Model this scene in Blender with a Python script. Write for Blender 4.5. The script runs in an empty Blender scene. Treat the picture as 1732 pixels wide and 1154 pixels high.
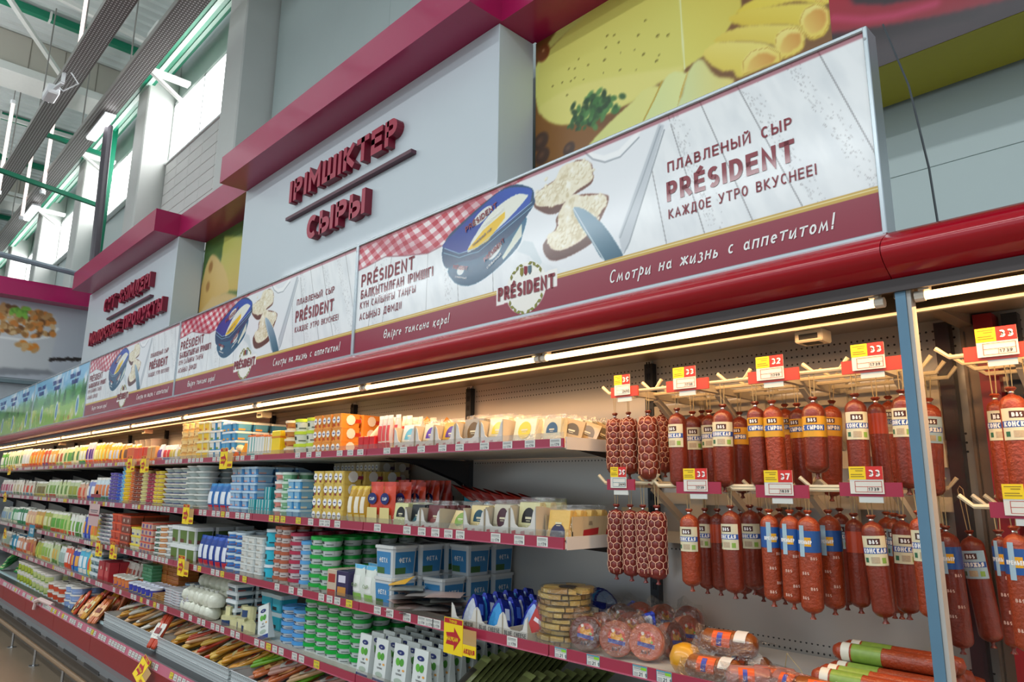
import bpy, math, random
import numpy as np
PI=math.pi; R=math.radians
random.seed(7); nprng=np.random.default_rng(5)
sc=bpy.context.scene; C=sc.collection
# ---------------------------------------------------------------- camera
f_px=1193.417; YAW,PITCH,ROLL=0.802131,0.2033232,0.0106518; EYE=1.6; CX,CY=866,577
def cam_axes():
    fw=np.array([-math.sin(YAW)*math.cos(PITCH),math.cos(YAW)*math.cos(PITCH),math.sin(PITCH)])
    rt=np.array([math.cos(YAW),math.sin(YAW),0.]); up=np.cross(rt,fw)
    return rt*math.cos(ROLL)+up*math.sin(ROLL), -rt*math.sin(ROLL)+up*math.cos(ROLL), fw
RT,UP,FW=cam_axes()
cd=bpy.data.cameras.new('camera'); co=bpy.data.objects.new('camera',cd); C.objects.link(co)
cd.sensor_width=36; cd.lens=f_px/1732*36; cd.clip_end=200
from mathutils import Matrix, Vector
m=Matrix(((RT[0],UP[0],-FW[0],0),(RT[1],UP[1],-FW[1],0),(RT[2],UP[2],-FW[2],EYE),(0,0,0,1)))
co.matrix_world=m; sc.camera=co
# survey helpers: where a sight line meets a real plane of the shop (used to read sizes off the photograph)
def _ray(px,py): return RT*(px-CX)/f_px-UP*(py-CY)/f_px+FW
def onY(px,py,y): d=_ray(px,py); t=y/d[1]; return float(d[0]*t), float(d[2]*t+EYE)
def onZ(px,py,z): d=_ray(px,py); t=(z-EYE)/d[2]; return float(d[0]*t), float(d[1]*t)
def onX(px,py,x): d=_ray(px,py); t=x/d[0]; return float(d[1]*t), float(d[2]*t+EYE)
def XS(px,z,y):      # X of the picture column px at height z in the plane y
    k=(px-CX)/f_px; a=RT-k*FW
    return float(-(a[1]*y+a[2]*(z-EYE))/a[0])
# ---------------------------------------------------------------- world, lamps, exposure
w=bpy.data.worlds.new('world'); sc.world=w; w.use_nodes=True
bg=w.node_tree.nodes['Background']; bg.inputs[0].default_value=(0.80,0.92,1.0,1); bg.inputs[1].default_value=0.80
def area(name,loc,sx,sy,e,col,rot=(0,0,0)):
    l=bpy.data.lights.new(name,'AREA'); l.shape='RECTANGLE'; l.size=sx; l.size_y=sy; l.energy=e; l.color=col
    o=bpy.data.objects.new(name,l); C.objects.link(o); o.location=loc; o.rotation_euler=rot; return o
area('aisle_ceiling_lamp',(-6,-3.2,7.6),26,0.5,620,(0.93,0.98,1.0))
area('aisle_ceiling_lamp',(-6,-8.5,7.6),26,0.5,900,(0.93,0.98,1.0))
area('ceiling_fill_uplight',(-16,-1.5,7.6),16,0.3,420,(0.95,0.98,1.0),(R(180),0,0))  # added fill with no fitting, aimed up to brighten the hall ceiling
sc.view_settings.view_transform='Standard'; sc.view_settings.look='None'; sc.view_settings.exposure=0.0; sc.view_settings.gamma=1; sc.view_settings.use_curve_mapping=False
# ---------------------------------------------------------------- materials
def lin(c):
    if isinstance(c,str):
        c=c.lstrip('#'); c=[int(c[i:i+2],16)/255 for i in (0,2,4)]
    return tuple(((v/12.92) if v<=0.04045 else ((v+0.055)/1.055)**2.4) for v in c)
MC={}
def mat(col,rough=.45,metal=0,coat=0,var=.06,vs=14,bump=0,bs=60,alpha=1,trans=0,emit=0,spec=.5):
    key=(col,rough,metal,coat,var,vs,bump,bs,alpha,trans,emit,spec)
    if key in MC: return MC[key]
    m=bpy.data.materials.new('mat_'+str(col).strip('#')); m.use_nodes=True; nt=m.node_tree; b=nt.nodes['Principled BSDF']
    c=lin(col)
    if emit:
        b.inputs['Base Color'].default_value=(*c,1); b.inputs['Emission Color'].default_value=(*c,1); b.inputs['Emission Strength'].default_value=emit
        MC[key]=m; return m
    tc=nt.nodes.new('ShaderNodeTexCoord'); n=nt.nodes.new('ShaderNodeTexNoise'); n.inputs['Scale'].default_value=vs; n.inputs['Detail'].default_value=3
    nt.links.new(tc.outputs['Object'],n.inputs['Vector'])
    if var:
        mx=nt.nodes.new('ShaderNodeMix'); mx.data_type='RGBA'
        mx.inputs[6].default_value=(*[min(1,v*(1-var)) for v in c],1); mx.inputs[7].default_value=(*[min(1,v*(1+var)) for v in c],1)
        nt.links.new(n.outputs['Fac'],mx.inputs[0]); nt.links.new(mx.outputs[2],b.inputs['Base Color'])
    else: b.inputs['Base Color'].default_value=(*c,1)
    b.inputs['Roughness'].default_value=rough; b.inputs['Metallic'].default_value=metal; b.inputs['Coat Weight'].default_value=coat; b.inputs['Coat Roughness'].default_value=.06
    b.inputs['Specular IOR Level'].default_value=spec
    if alpha<1: b.inputs['Alpha'].default_value=alpha
    if trans: b.inputs['Transmission Weight'].default_value=trans
    if bump:
        n2=nt.nodes.new('ShaderNodeTexNoise'); n2.inputs['Scale'].default_value=bs; n2.inputs['Detail'].default_value=4
        nt.links.new(tc.outputs['Object'],n2.inputs['Vector'])
        bp=nt.nodes.new('ShaderNodeBump'); bp.inputs['Strength'].default_value=bump; bp.inputs['Distance'].default_value=.01
        nt.links.new(n2.outputs['Fac'],bp.inputs['Height']); nt.links.new(bp.outputs[0],b.inputs['Normal'])
    MC[key]=m; return m
def film_mat(gloss=.10,rough=.06,bump=0,bs=30,tint='#f6f6f4',edge=.35):
    key=('film',gloss,rough,bump,bs,tint,edge)
    if key in MC: return MC[key]
    m=bpy.data.materials.new('mat_clear_film'); m.use_nodes=True; nt=m.node_tree; nt.nodes.clear(); N=nt.nodes.new; L=nt.links.new
    o=N('ShaderNodeOutputMaterial'); t=N('ShaderNodeBsdfTransparent'); g=N('ShaderNodeBsdfGlossy'); mx=N('ShaderNodeMixShader'); lw=N('ShaderNodeLayerWeight'); mt=N('ShaderNodeMath'); mt.operation='MULTIPLY_ADD'
    t.inputs[0].default_value=(*lin(tint),1); g.inputs['Roughness'].default_value=rough; lw.inputs[0].default_value=.35
    mt.inputs[1].default_value=edge; mt.inputs[2].default_value=gloss; L(lw.outputs['Facing'],mt.inputs[0]); L(mt.outputs[0],mx.inputs[0]); L(t.outputs[0],mx.inputs[1]); L(g.outputs[0],mx.inputs[2]); L(mx.outputs[0],o.inputs[0])
    if bump:
        tc=N('ShaderNodeTexCoord'); n=N('ShaderNodeTexNoise'); n.inputs['Scale'].default_value=bs; n.inputs['Detail'].default_value=3; n.inputs['Distortion'].default_value=1.5; b=N('ShaderNodeBump'); b.inputs['Strength'].default_value=bump; b.inputs['Distance'].default_value=.02
        L(tc.outputs['Object'],n.inputs['Vector']); L(n.outputs['Fac'],b.inputs['Height']); L(b.outputs[0],g.inputs['Normal']); L(b.outputs[0],lw.inputs['Normal'])
    MC[key]=m; return m
def print_mat(rough=.35,coat=.3):
    key=('print',rough,coat)
    if key in MC: return MC[key]
    m=bpy.data.materials.new('mat_print'); m.use_nodes=True; nt=m.node_tree; b=nt.nodes['Principled BSDF']
    a=nt.nodes.new('ShaderNodeVertexColor'); a.layer_name='ink'; nt.links.new(a.outputs[0],b.inputs['Base Color'])
    b.inputs['Roughness'].default_value=rough; b.inputs['Coat Weight'].default_value=coat; b.inputs['Coat Roughness'].default_value=.12
    MC[key]=m; return m
def perforated(col,sx,sz,r,axes='XZ',rows=None,rough=.3,metal=.0,dark=.05):
    """sheet metal with rows of punched holes: object coordinates, hole where the distance to the cell centre is small"""
    m=bpy.data.materials.new('mat_perforated'); m.use_nodes=True; nt=m.node_tree; b=nt.nodes['Principled BSDF']; N=nt.nodes.new; L=nt.links.new
    tc=N('ShaderNodeTexCoord'); sp=N('ShaderNodeSeparateXYZ'); L(tc.outputs['Object'],sp.inputs[0])
    def mt(op,a,b_=None,c_=None):
        n=N('ShaderNodeMath'); n.operation=op
        for i,v in enumerate((a,b_,c_)):
            if v is None: continue
            if isinstance(v,(int,float)): n.inputs[i].default_value=v
            else: L(v,n.inputs[i])
        return n.outputs[0]
    ax={'X':sp.outputs[0],'Y':sp.outputs[1],'Z':sp.outputs[2]}
    u,v=ax[axes[0]],ax[axes[1]]
    du=mt('MULTIPLY',mt('SUBTRACT',mt('FRACT',mt('DIVIDE',u,sx)),.5),sx)
    dv=mt('MULTIPLY',mt('SUBTRACT',mt('FRACT',mt('DIVIDE',v,sz)),.5),sz)
    d=mt('SQRT',mt('ADD',mt('POWER',du,2.),mt('POWER',dv,2.)))
    hole=mt('LESS_THAN',d,r)
    if rows:   # rows=(period,phase,height): only a band of rows within each period
        per,ph,hh=rows
        band=mt('LESS_THAN',mt('MULTIPLY',mt('FRACT',mt('DIVIDE',mt('ADD',v,ph),per)),per),hh)
        hole=mt('MULTIPLY',hole,band)
    mx=N('ShaderNodeMix'); mx.data_type='RGBA'; c=lin(col)
    mx.inputs[6].default_value=(*c,1); mx.inputs[7].default_value=(dark,dark,dark,1); L(hole,mx.inputs[0]); L(mx.outputs[2],b.inputs['Base Color'])
    b.inputs['Roughness'].default_value=rough; b.inputs['Metallic'].default_value=metal
    return m
# ---------------------------------------------------------------- mesh building
class MB:
    def __init__(s): s.v=[];s.f=[];s.m=[];s.mats=[]
    def mi(s,m):
        if m not in s.mats: s.mats.append(m)
        return s.mats.index(m)
    def add(s,vs,fs,m):
        o=len(s.v); s.v+=[tuple(p) for p in vs]; i=s.mi(m)
        for f in fs: s.f.append([o+k for k in f]); s.m.append(i)
        return s
    def box(s,x0,x1,y0,y1,z0,z1,m,bev=0):
        if x0>x1:x0,x1=x1,x0
        if y0>y1:y0,y1=y1,y0
        if z0>z1:z0,z1=z1,z0
        if bev:
            b=min(bev,(x1-x0)/2.1,(y1-y0)/2.1,(z1-z0)/2.1)
            # chamfered box: 24 verts
            P=[];idx={}
            for sx in (0,1):
                for sy in (0,1):
                    for sz in (0,1):
                        X,Y,Z=(x0,x1)[sx],(y0,y1)[sy],(z0,z1)[sz]; dx,dy,dz=(b,-b)[sx],(b,-b)[sy],(b,-b)[sz]
                        for a,p in (('x',(X,Y+dy,Z+dz)),('y',(X+dx,Y,Z+dz)),('z',(X+dx,Y+dy,Z))): idx[(sx,sy,sz,a)]=len(P);P.append(p)
            F=[]
            for q in (0,1):
                F.append([idx[(q,0,0,'x')],idx[(q,1,0,'x')],idx[(q,1,1,'x')],idx[(q,0,1,'x')]][::(1 if q else -1)])
                F.append([idx[(0,q,0,'y')],idx[(1,q,0,'y')],idx[(1,q,1,'y')],idx[(0,q,1,'y')]][::(-1 if q else 1)])
                F.append([idx[(0,0,q,'z')],idx[(1,0,q,'z')],idx[(1,1,q,'z')],idx[(0,1,q,'z')]][::(1 if q else -1)])
            for a in (0,1):
                for c in (0,1):
                    F.append([idx[(a,c,0,'x')],idx[(a,c,1,'x')],idx[(a,c,1,'y')],idx[(a,c,0,'y')]])
                    F.append([idx[(a,0,c,'x')],idx[(a,1,c,'x')],idx[(a,1,c,'z')],idx[(a,0,c,'z')]])
                    F.append([idx[(0,a,c,'y')],idx[(1,a,c,'y')],idx[(1,a,c,'z')],idx[(0,a,c,'z')]])
                    for d in (0,1): F.append([idx[(a,c,d,'x')],idx[(a,c,d,'y')],idx[(a,c,d,'z')]])
            return s.add(P,F,m)
        V=[(x0,y0,z0),(x1,y0,z0),(x1,y1,z0),(x0,y1,z0),(x0,y0,z1),(x1,y0,z1),(x1,y1,z1),(x0,y1,z1)]
        return s.add(V,[[3,2,1,0],[4,5,6,7],[0,1,5,4],[1,2,6,5],[2,3,7,6],[3,0,4,7]],m)
    def lathe(s,prof,m,n=14,cx=0,cy=0,a0=0,a1=2*PI,sx=1,sy=1):
        full=abs(a1-a0-2*PI)<1e-6; k=n if full else n+1; V=[];F=[]
        for r,z in prof:
            for i in range(k):
                a=a0+(a1-a0)*i/n; V.append((cx+r*math.cos(a)*sx,cy+r*math.sin(a)*sy,z))
        for j in range(len(prof)-1):
            for i in range(n):
                i2=(i+1)%k if full else i+1
                F.append([j*k+i,j*k+i2,(j+1)*k+i2,(j+1)*k+i])
        if full:
            if prof[0][0]>1e-6: F.append(list(range(k))[::-1])
            if prof[-1][0]>1e-6: F.append([(len(prof)-1)*k+i for i in range(k)])
        return s.add(V,F,m)
    def tube(s,pts,r,m,n=6,cap=True):
        pts=[np.array(p,float) for p in pts]; V=[];F=[]
        for i,p in enumerate(pts):
            t=pts[min(i+1,len(pts)-1)]-pts[max(i-1,0)]; t=t/(np.linalg.norm(t)+1e-9)
            a=np.array([0,0,1.]) if abs(t[2])<.9 else np.array([1.,0,0]); u=np.cross(t,a); u/=np.linalg.norm(u); w_=np.cross(t,u)
            for k in range(n):
                an=2*PI*k/n; V.append(p+r*(math.cos(an)*u+math.sin(an)*w_))
        for j in range(len(pts)-1):
            for k in range(n): F.append([j*n+k,j*n+(k+1)%n,(j+1)*n+(k+1)%n,(j+1)*n+k])
        if cap: F.append(list(range(n))[::-1]); F.append([(len(pts)-1)*n+k for k in range(n)])
        return s.add(V,F,m)
    def prism(s,poly,a,b,m,axis='y',caps=True):
        """poly in the plane across the axis, run from a to b. axis y: (x,z); x: (y,z); z: (x,y)"""
        n=len(poly)
        g={'y':lambda p,t:(p[0],t,p[1]),'x':lambda p,t:(t,p[0],p[1]),'z':lambda p,t:(p[0],p[1],t)}[axis]
        V=[g(p,a) for p in poly]+[g(p,b) for p in poly]
        F=[[i,(i+1)%n,n+(i+1)%n,n+i] for i in range(n)]
        if caps: F+=[list(range(n))[::-1],[n+i for i in range(n)]]
        return s.add(V,F,m)
    def quad(s,p,m): return s.add(p,[[0,1,2,3]],m)
    def beam(s,a,b,w_,h,m):
        a=np.array(a,float);b=np.array(b,float);t=b-a;t/=np.linalg.norm(t)
        up=np.array([0,0,1.]) if abs(t[2])<.95 else np.array([0,1.,0]); u=np.cross(t,up);u/=np.linalg.norm(u);v=np.cross(u,t)
        V=[p+sx*u*w_/2+sz*v*h/2 for p in (a,b) for sx,sz in ((-1,-1),(1,-1),(1,1),(-1,1))]
        return s.add(V,[[0,1,2,3],[7,6,5,4],[0,4,5,1],[1,5,6,2],[2,6,7,3],[3,7,4,0]],m)
def mesh_of(name,mb,smooth=None):
    me=bpy.data.meshes.new(name); me.from_pydata([tuple(map(float,p)) for p in mb.v],[],mb.f)
    for m_ in mb.mats: me.materials.append(m_)
    me.polygons.foreach_set('material_index',mb.m)
    if smooth:
        me.polygons.foreach_set('use_smooth',[True]*len(me.polygons)); me.update(); me.set_sharp_from_angle(angle=R(smooth))
    me.update(); return me
def obj(name,mb,parent=None,smooth=None,link=True,label=None,loc=None):
    me=mb if isinstance(mb,bpy.types.Mesh) else mesh_of(name,mb,smooth)
    o=bpy.data.objects.new(name,me)
    if link: C.objects.link(o)
    if parent: o.parent=parent
    if label: o['label']=label
    if loc: o.location=loc
    return o
def empty(name,loc=(0,0,0),rz=0,link=True):
    o=bpy.data.objects.new(name,None); o.empty_display_size=.05; o.location=loc; o.rotation_euler=(0,0,rz)
    if link: C.objects.link(o)
    return o
def tag(o,label,cat,group=None,kind=None):
    if label: o['label']=label
    if cat: o['category']=cat
    if group: o['group']=group
    if kind: o['kind']=kind
    return o
def struct(name,mb,smooth=None,parent=None):
    o=obj(name,mb,parent,smooth)
    if not parent: o['kind']='structure'
    return o
# prototypes stay out of the scene; every placed thing is a copy with copies of its parts
class Proto:
    def __init__(s,name,mb=None,smooth=None):
        s.root=obj(name,mb,None,smooth,link=False) if mb else empty(name,link=False); s.kids=[]
    def part(s,name,mb,smooth=None,label=None):
        o=obj(name,mb,None,smooth,link=False,label=label); s.kids.append([o,[]]); return o
    def sub(s,name,mb,smooth=None):
        o=obj(name,mb,None,smooth,link=False); s.kids[-1][1].append(o); return o
    def place(s,loc,rz=0,label=None,cat=None,group=None,rot=None,scale=None,skip=0):
        r=s.root.copy(); C.objects.link(r); r.location=loc; r.rotation_euler=rot if rot else (0,0,rz)
        if scale: r.scale=scale
        tag(r,label,cat,group)
        if not skip:
            for k,subs in s.kids:
                c=k.copy(); C.objects.link(c); c.parent=r
                for d in subs:
                    e=d.copy(); C.objects.link(e); e.parent=c
        return r
# ---------------------------------------------------------------- stroke lettering (flat print and built-up letters)
def arc(cx,cy,rx,ry,a0,a1,n=10): return [(cx+rx*math.cos(R(a0+(a1-a0)*i/n)),cy+ry*math.sin(R(a0+(a1-a0)*i/n))) for i in range(n+1)]
def G():
    g={}; A=arc
    O=lambda w,h0=0,h1=1:[A(w/2,(h0+h1)/2,w/2,(h1-h0)/2,0,360,18)]
    bowl=lambda x0,x1,y0,y1:[(x0,y1)]+A(x1-(y1-y0)*.4,(y0+y1)/2,(y1-y0)*.4,(y1-y0)/2,90,-90,8)+[(x0,y0)]
    g['I']=g['І']=(.0,[[(0,0),(0,1)]])
    g['T']=g['Т']=(.62,[[(0,1),(.62,1)],[(.31,0),(.31,1)]])
    g['E']=g['Е']=(.5,[[(.5,1),(0,1),(0,0),(.5,0)],[(0,.52),(.45,.52)]])
    g['É']=(.5,g['E'][1]+[[(.2,1.13),(.36,1.3)]])
    g['P']=g['Р']=(.52,[[(0,0),(0,1)],bowl(0,.52,.45,1)])
    g['R']=(.56,[[(0,0),(0,1)],bowl(0,.52,.45,1),[(.25,.45),(.56,0)]])
    g['S']=(.5,[A(.25,.74,.25,.26,40,270,9)+A(.25,.25,.25,.25,90,-140,9)])
    g['D']=(.6,[[(0,0),(0,1)]+A(.24,.5,.36,.5,90,-90,12)+[(0,0)]])
    g['N']=(.62,[[(0,0),(0,1),(.62,0),(.62,1)]])
    g['Н']=g['H']=(.6,[[(0,0),(0,1)],[(.6,0),(.6,1)],[(0,.5),(.6,.5)]])
    g['M']=g['М']=(.74,[[(0,0),(0,1),(.37,.35),(.74,1),(.74,0)]])
    g['Ш']=(.84,[[(0,1),(0,0),(.84,0),(.84,1)],[(.42,0),(.42,1)]])
    g['K']=g['К']=(.56,[[(0,0),(0,1)],[(.52,1),(.1,.52),(.56,0)]])
    g['Қ']=(.6,g['К'][1]+[[(.56,.04),(.6,.04),(.6,-.2)]])
    g['C']=g['С']=(.54,[A(.29,.5,.29,.5,50,310,12)])
    g['Ь']=(.52,[[(0,1),(0,0)],bowl(0,.52,0,.55)])
    g['Ы']=(.76,[[(0,1),(0,0)],bowl(0,.5,0,.55),[(.76,0),(.76,1)]])
    g['У']=(.6,[[(0,1),(.32,.38)],[(.6,1),(.27,.1),(.2,.0),(.06,0)]])
    g['Ү']=g['Y']=(.6,[[(0,1),(.3,.45),(.6,1)],[(.3,.45),(.3,0)]])
    g['Ө']=(.62,O(.62)+[[(.02,.5),(.6,.5)]])
    g['О']=g['O']=g['0']=(.6,O(.6))
    g['Ә']=(.58,[A(.29,.5,.29,.5,150,-180,14)+[(0,.5),(.57,.5)]])
    g['Д']=(.66,[[(.02,-.16),(.02,0),(.64,0),(.64,-.16)],[(.1,0),(.2,1),(.56,1),(.56,0)]])
    g['Л']=(.58,[[(0,0),(.1,.1),(.16,1),(.58,1),(.58,0)]])
    g['Ч']=(.54,[[(0,1),(0,.6),(.08,.45),(.54,.45)],[(.54,0),(.54,1)]])
    g['П']=(.58,[[(0,0),(0,1),(.58,1),(.58,0)]])
    g['Г']=(.48,[[(0,0),(0,1),(.48,1)]])
    g['Ғ']=(.5,[[(.06,0),(.06,1),(.5,1)],[(-.06,.5),(.32,.5)]])
    g['А']=g['A']=(.62,[[(0,0),(.31,1),(.62,0)],[(.1,.3),(.52,.3)]])
    g['Б']=(.52,[[(.48,1),(0,1),(0,0)],bowl(0,.52,0,.56)])
    g['В']=g['B']=(.54,[[(0,0),(0,1)],bowl(0,.48,.53,1),bowl(0,.54,0,.53)])
    g['Й']=(.6,[[(0,1),(0,0),(.6,1),(.6,0)],[(.16,1.24),(.3,1.14),(.44,1.24)]])
    g['И']=(.6,[[(0,1),(0,0),(.6,1),(.6,0)]])
    g['Ж']=(.8,[[(.4,0),(.4,1)],[(0,1),(.34,.52),(0,0)],[(.8,1),(.46,.52),(.8,0)]])
    g['З']=(.5,[A(.24,.75,.24,.25,140,-90,8)+A(.24,.25,.27,.25,90,-140,8)])
    g['Ң']=(.66,g['Н'][1]+[[(.6,.03),(.68,.03),(.68,-.18)]])
    g['Ц']=(.64,[[(0,1),(0,0),(.58,0),(.58,1)],[(.58,.0),(.68,0),(.68,-.18)]])
    g['Я']=(.56,[[(.56,0),(.56,1),(.2,1),(.06,.88),(.04,.7),(.12,.52),(.56,.47)],[(.3,.47),(0,0)]])
    g['Ф']=(.66,[[(.33,-.05),(.33,1.05)],A(.33,.55,.33,.3,0,360,14)])
    g['L']=(.45,[[(0,1),(0,0),(.45,0)]])
    g['U']=(.58,[[(0,1),(0,.3)]+A(.29,.28,.29,.28,180,360,8)+[(.58,1)]])
    g['!']=(.0,[[(0,.3),(0,1)],[(0,0),(0,.12)]])
    g['&']=(.6,[[(.6,.0),(.12,.75),(.2,1),(.38,.9),(.36,.7),(.02,.3),(.14,.02),(.4,.06),(.58,.4)]])
    g['1']=(.26,[[(0,.8),(.2,1),(.2,0)]])
    g['2']=(.5,[A(.25,.74,.25,.26,160,-20,7)+[(0,0),(.52,0)]])
    g['3']=(.5,[A(.24,.75,.24,.25,140,-90,8)+A(.24,.25,.27,.25,90,-140,8)])
    g['5']=(.5,[[(.48,1),(.06,1),(.02,.55)]+A(.24,.32,.27,.32,110,-140,8)])
    g['7']=(.5,[[(0,1),(.5,1),(.16,0)]])
    g['8']=(.5,[A(.25,.75,.21,.25,0,360,12),A(.25,.26,.25,.26,0,360,12)])
    g['9']=(.5,[A(.25,.7,.24,.3,0,360,12),[(.49,.7),(.42,.3),(.15,0)]])
    g['6']=(.5,[A(.25,.3,.24,.3,0,360,12),[(.01,.3),(.1,.72),(.36,1)]])
    # handwriting, small letters
    x=.56
    g['м']=(.62,[[(0,-.02),(.1,x),(.26,.12),(.44,x),(.56,.0)]])
    g['о']=(.4,[A(.2,x/2,.19,x/2,30,400,10)])
    g['т']=(.46,[[(.0,x),(.5,x+.03)],[(.25,x),(.2,0)]])
    g['р']=(.42,[[(.1,x+.1),(.0,-.42)],[(.07,.38)]+A(.22,.3,.18,.26,120,-150,9)])
    g['и']=(.46,[[(.03,x),(0,.06),(.14,.02),(.4,x),(.4,0),(.5,.06)]])
    g['н']=(.44,[[(.02,x),(0,0)],[(0,.28),(.4,.32)],[(.42,x),(.38,0)]])
    g['а']=(.44,[A(.19,x/2-.02,.18,x/2-.02,40,380,9)+[(.38,x),(.38,.05),(.48,.0)]])
    g['ж']=(.62,[[(.3,x),(.28,0)],[(0,x),(.26,.3),(0,.0)],[(.58,x),(.32,.3),(.62,0)]])
    g['з']=(.36,[A(.15,.42,.15,.15,140,-80,6)+A(.15,.08,.2,.2,80,-150,8)])
    g['ь']=(.36,[[(.04,x),(.0,0)]+A(.14,.15,.17,.16,-120,120,7)])
    g['с']=(.38,[A(.22,x/2,.2,x/2,60,310,9)])
    g['п']=(.44,[[(0,0),(.03,x),(.42,x),(.4,0)]])
    g['е']=(.4,[[(.04,.28),(.36,.34)]+A(.2,.3,.18,.26,10,310,9)])
    g['ө']=(.4,[A(.2,x/2,.19,x/2,0,360,10),[(.02,.28),(.38,.3)]])
    g['і']=(.1,[[(.04,x),(.04,0)],[(.05,.76),(.05,.84)]])
    g['г']=(.32,[[(0,0),(.03,x),(.34,x+.02)]])
    g['қ']=(.42,[[(.03,x),(0,0)],[(.36,x),(.06,.28),(.38,0),(.42,-.14)]])
    g['в']=(.38,[[(.02,0),(.04,.9)],A(.12,.72,.14,.16,90,-90,6),A(.12,.26,.2,.27,90,-90,6)+[(.02,0)]])
    g['.']=(.02,[[(0,0),(0,.08)]])
    g[' ']=(.36,[])
    return g
GLYPH=G()
def ribbon(pts,wd):
    P=[np.array(p,float) for p in pts]; n=len(P); closed=n>3 and np.linalg.norm(P[0]-P[-1])<1e-4
    L_=[];R_=[]
    for i in range(n):
        a=P[i-1] if i>0 else (P[-2] if closed else None); b=P[i+1] if i<n-1 else (P[1] if closed else None)
        d1=(P[i]-a) if a is not None else (b-P[i]); d2=(b-P[i]) if b is not None else (P[i]-a)
        d1=d1/(np.linalg.norm(d1)+1e-9); d2=d2/(np.linalg.norm(d2)+1e-9)
        n1=np.array([-d1[1],d1[0]]); n2=np.array([-d2[1],d2[0]]); mm=n1+n2; l=np.linalg.norm(mm)
        mm=mm/l if l>1e-3 else n1; k=min(1/max(.35,abs(mm@n1)),2.2)
        L_.append(P[i]+mm*wd/2*k); R_.append(P[i]-mm*wd/2*k)
    return L_,R_
def letter_mb(mb,ch,ox,oz,h,wd,cond,m,y,depth=0,msides=None):
    for pl in GLYPH.get(ch,GLYPH[' '])[1]:
        # strokes stay inside the cap height: draw between half stroke widths
        k=wd/h
        pts=[(ox+p[0]*h*cond, oz+(k/2+p[1]*(1-k))*h) for p in pl]
        if len(pts)>=2 and np.hypot(pts[0][0]-pts[-1][0],pts[0][1]-pts[-1][1])>1e-4 and len(pl)<=5:
            a,b=np.array(pts[0]),np.array(pts[1]); d=a-b; d/=np.linalg.norm(d); pts[0]=tuple(a+d*wd*.48)
            a,b=np.array(pts[-1]),np.array(pts[-2]); d=a-b; d/=np.linalg.norm(d); pts[-1]=tuple(a+d*wd*.48)
        L_,R_=ribbon(pts,wd); n=len(L_)
        V=[(p[0],y,p[1]) for p in L_]+[(p[0],y,p[1]) for p in R_]
        F=[[i,n+i,n+i+1,i+1] for i in range(n-1)]
        mb.add(V,F,m)
        if depth:
            ms=msides or m
            V2=V+[(a,b+depth,c) for a,b,c in V]; k2=2*n
            F=[[i,i+1,k2+i+1,k2+i] for i in range(n-1)]+[[n+i+1,n+i,k2+n+i,k2+n+i+1] for i in range(n-1)]
            F+=[[0,k2,k2+n,n],[n-1,2*n-1,k2+2*n-1,k2+n-1]]
            mb.add(V2,F,ms)
def text_w(t,h,wd,cond,sp=.2): return sum((GLYPH.get(c,GLYPH[' '])[0])*h*cond+wd+sp*h*cond for c in t)-sp*h*cond-wd
def text_mb(t,x,z,h,wd,m,y=0,cond=1,sp=.2,mb=None,align='l',slant=0,rise=0,jit=0):
    mb=mb or MB(); W=text_w(t,h,wd,cond,sp)
    if align=='c': x=x-W/2
    elif align=='r': x=x-W
    rr=random.Random(t); ox=x; s0=len(mb.v)
    for c in t:
        letter_mb(mb,c,ox,z+rise*(ox-x)+jit*h*rr.uniform(-1,1),h,wd,cond,m,y)
        ox+=GLYPH.get(c,GLYPH[' '])[0]*h*cond+wd+sp*h*cond
    if slant:
        mb.v[s0:]=[(a+(c-z)*slant,b,c) for a,b,c in mb.v[s0:]]
    return mb
# ---------------------------------------------------------------- printed pictures: colour painted per vertex on a fine flat grid
def vnoise(X,Y,scale,seed=0,oct=3):
    r=np.random.default_rng(seed); out=np.zeros_like(X); amp=1;tot=0
    for o in range(oct):
        T=r.random((64,64)); x=X*scale*(2**o); y=Y*scale*(2**o); xi=np.floor(x).astype(int); yi=np.floor(y).astype(int); fx=x-xi; fy=y-yi
        fx=fx*fx*(3-2*fx); fy=fy*fy*(3-2*fy)
        a=T[xi%64,yi%64];b=T[(xi+1)%64,yi%64];c=T[xi%64,(yi+1)%64];d=T[(xi+1)%64,(yi+1)%64]
        out+=amp*((a*(1-fx)+b*fx)*(1-fy)+(c*(1-fx)+d*fx)*fy); tot+=amp; amp*=.5
    return out/tot
def catmull(P,n=5):
    P=[np.array(p,float) for p in P]; out=[]; N=len(P)
    for i in range(N):
        a,b,c,d=P[i-1],P[i],P[(i+1)%N],P[(i+2)%N]
        for k in range(n):
            t=k/n; out.append(tuple(.5*((2*b)+(-a+c)*t+(2*a-5*b+4*c-d)*t*t+(-a+3*b-3*c+d)*t**3)))
    return out
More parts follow.
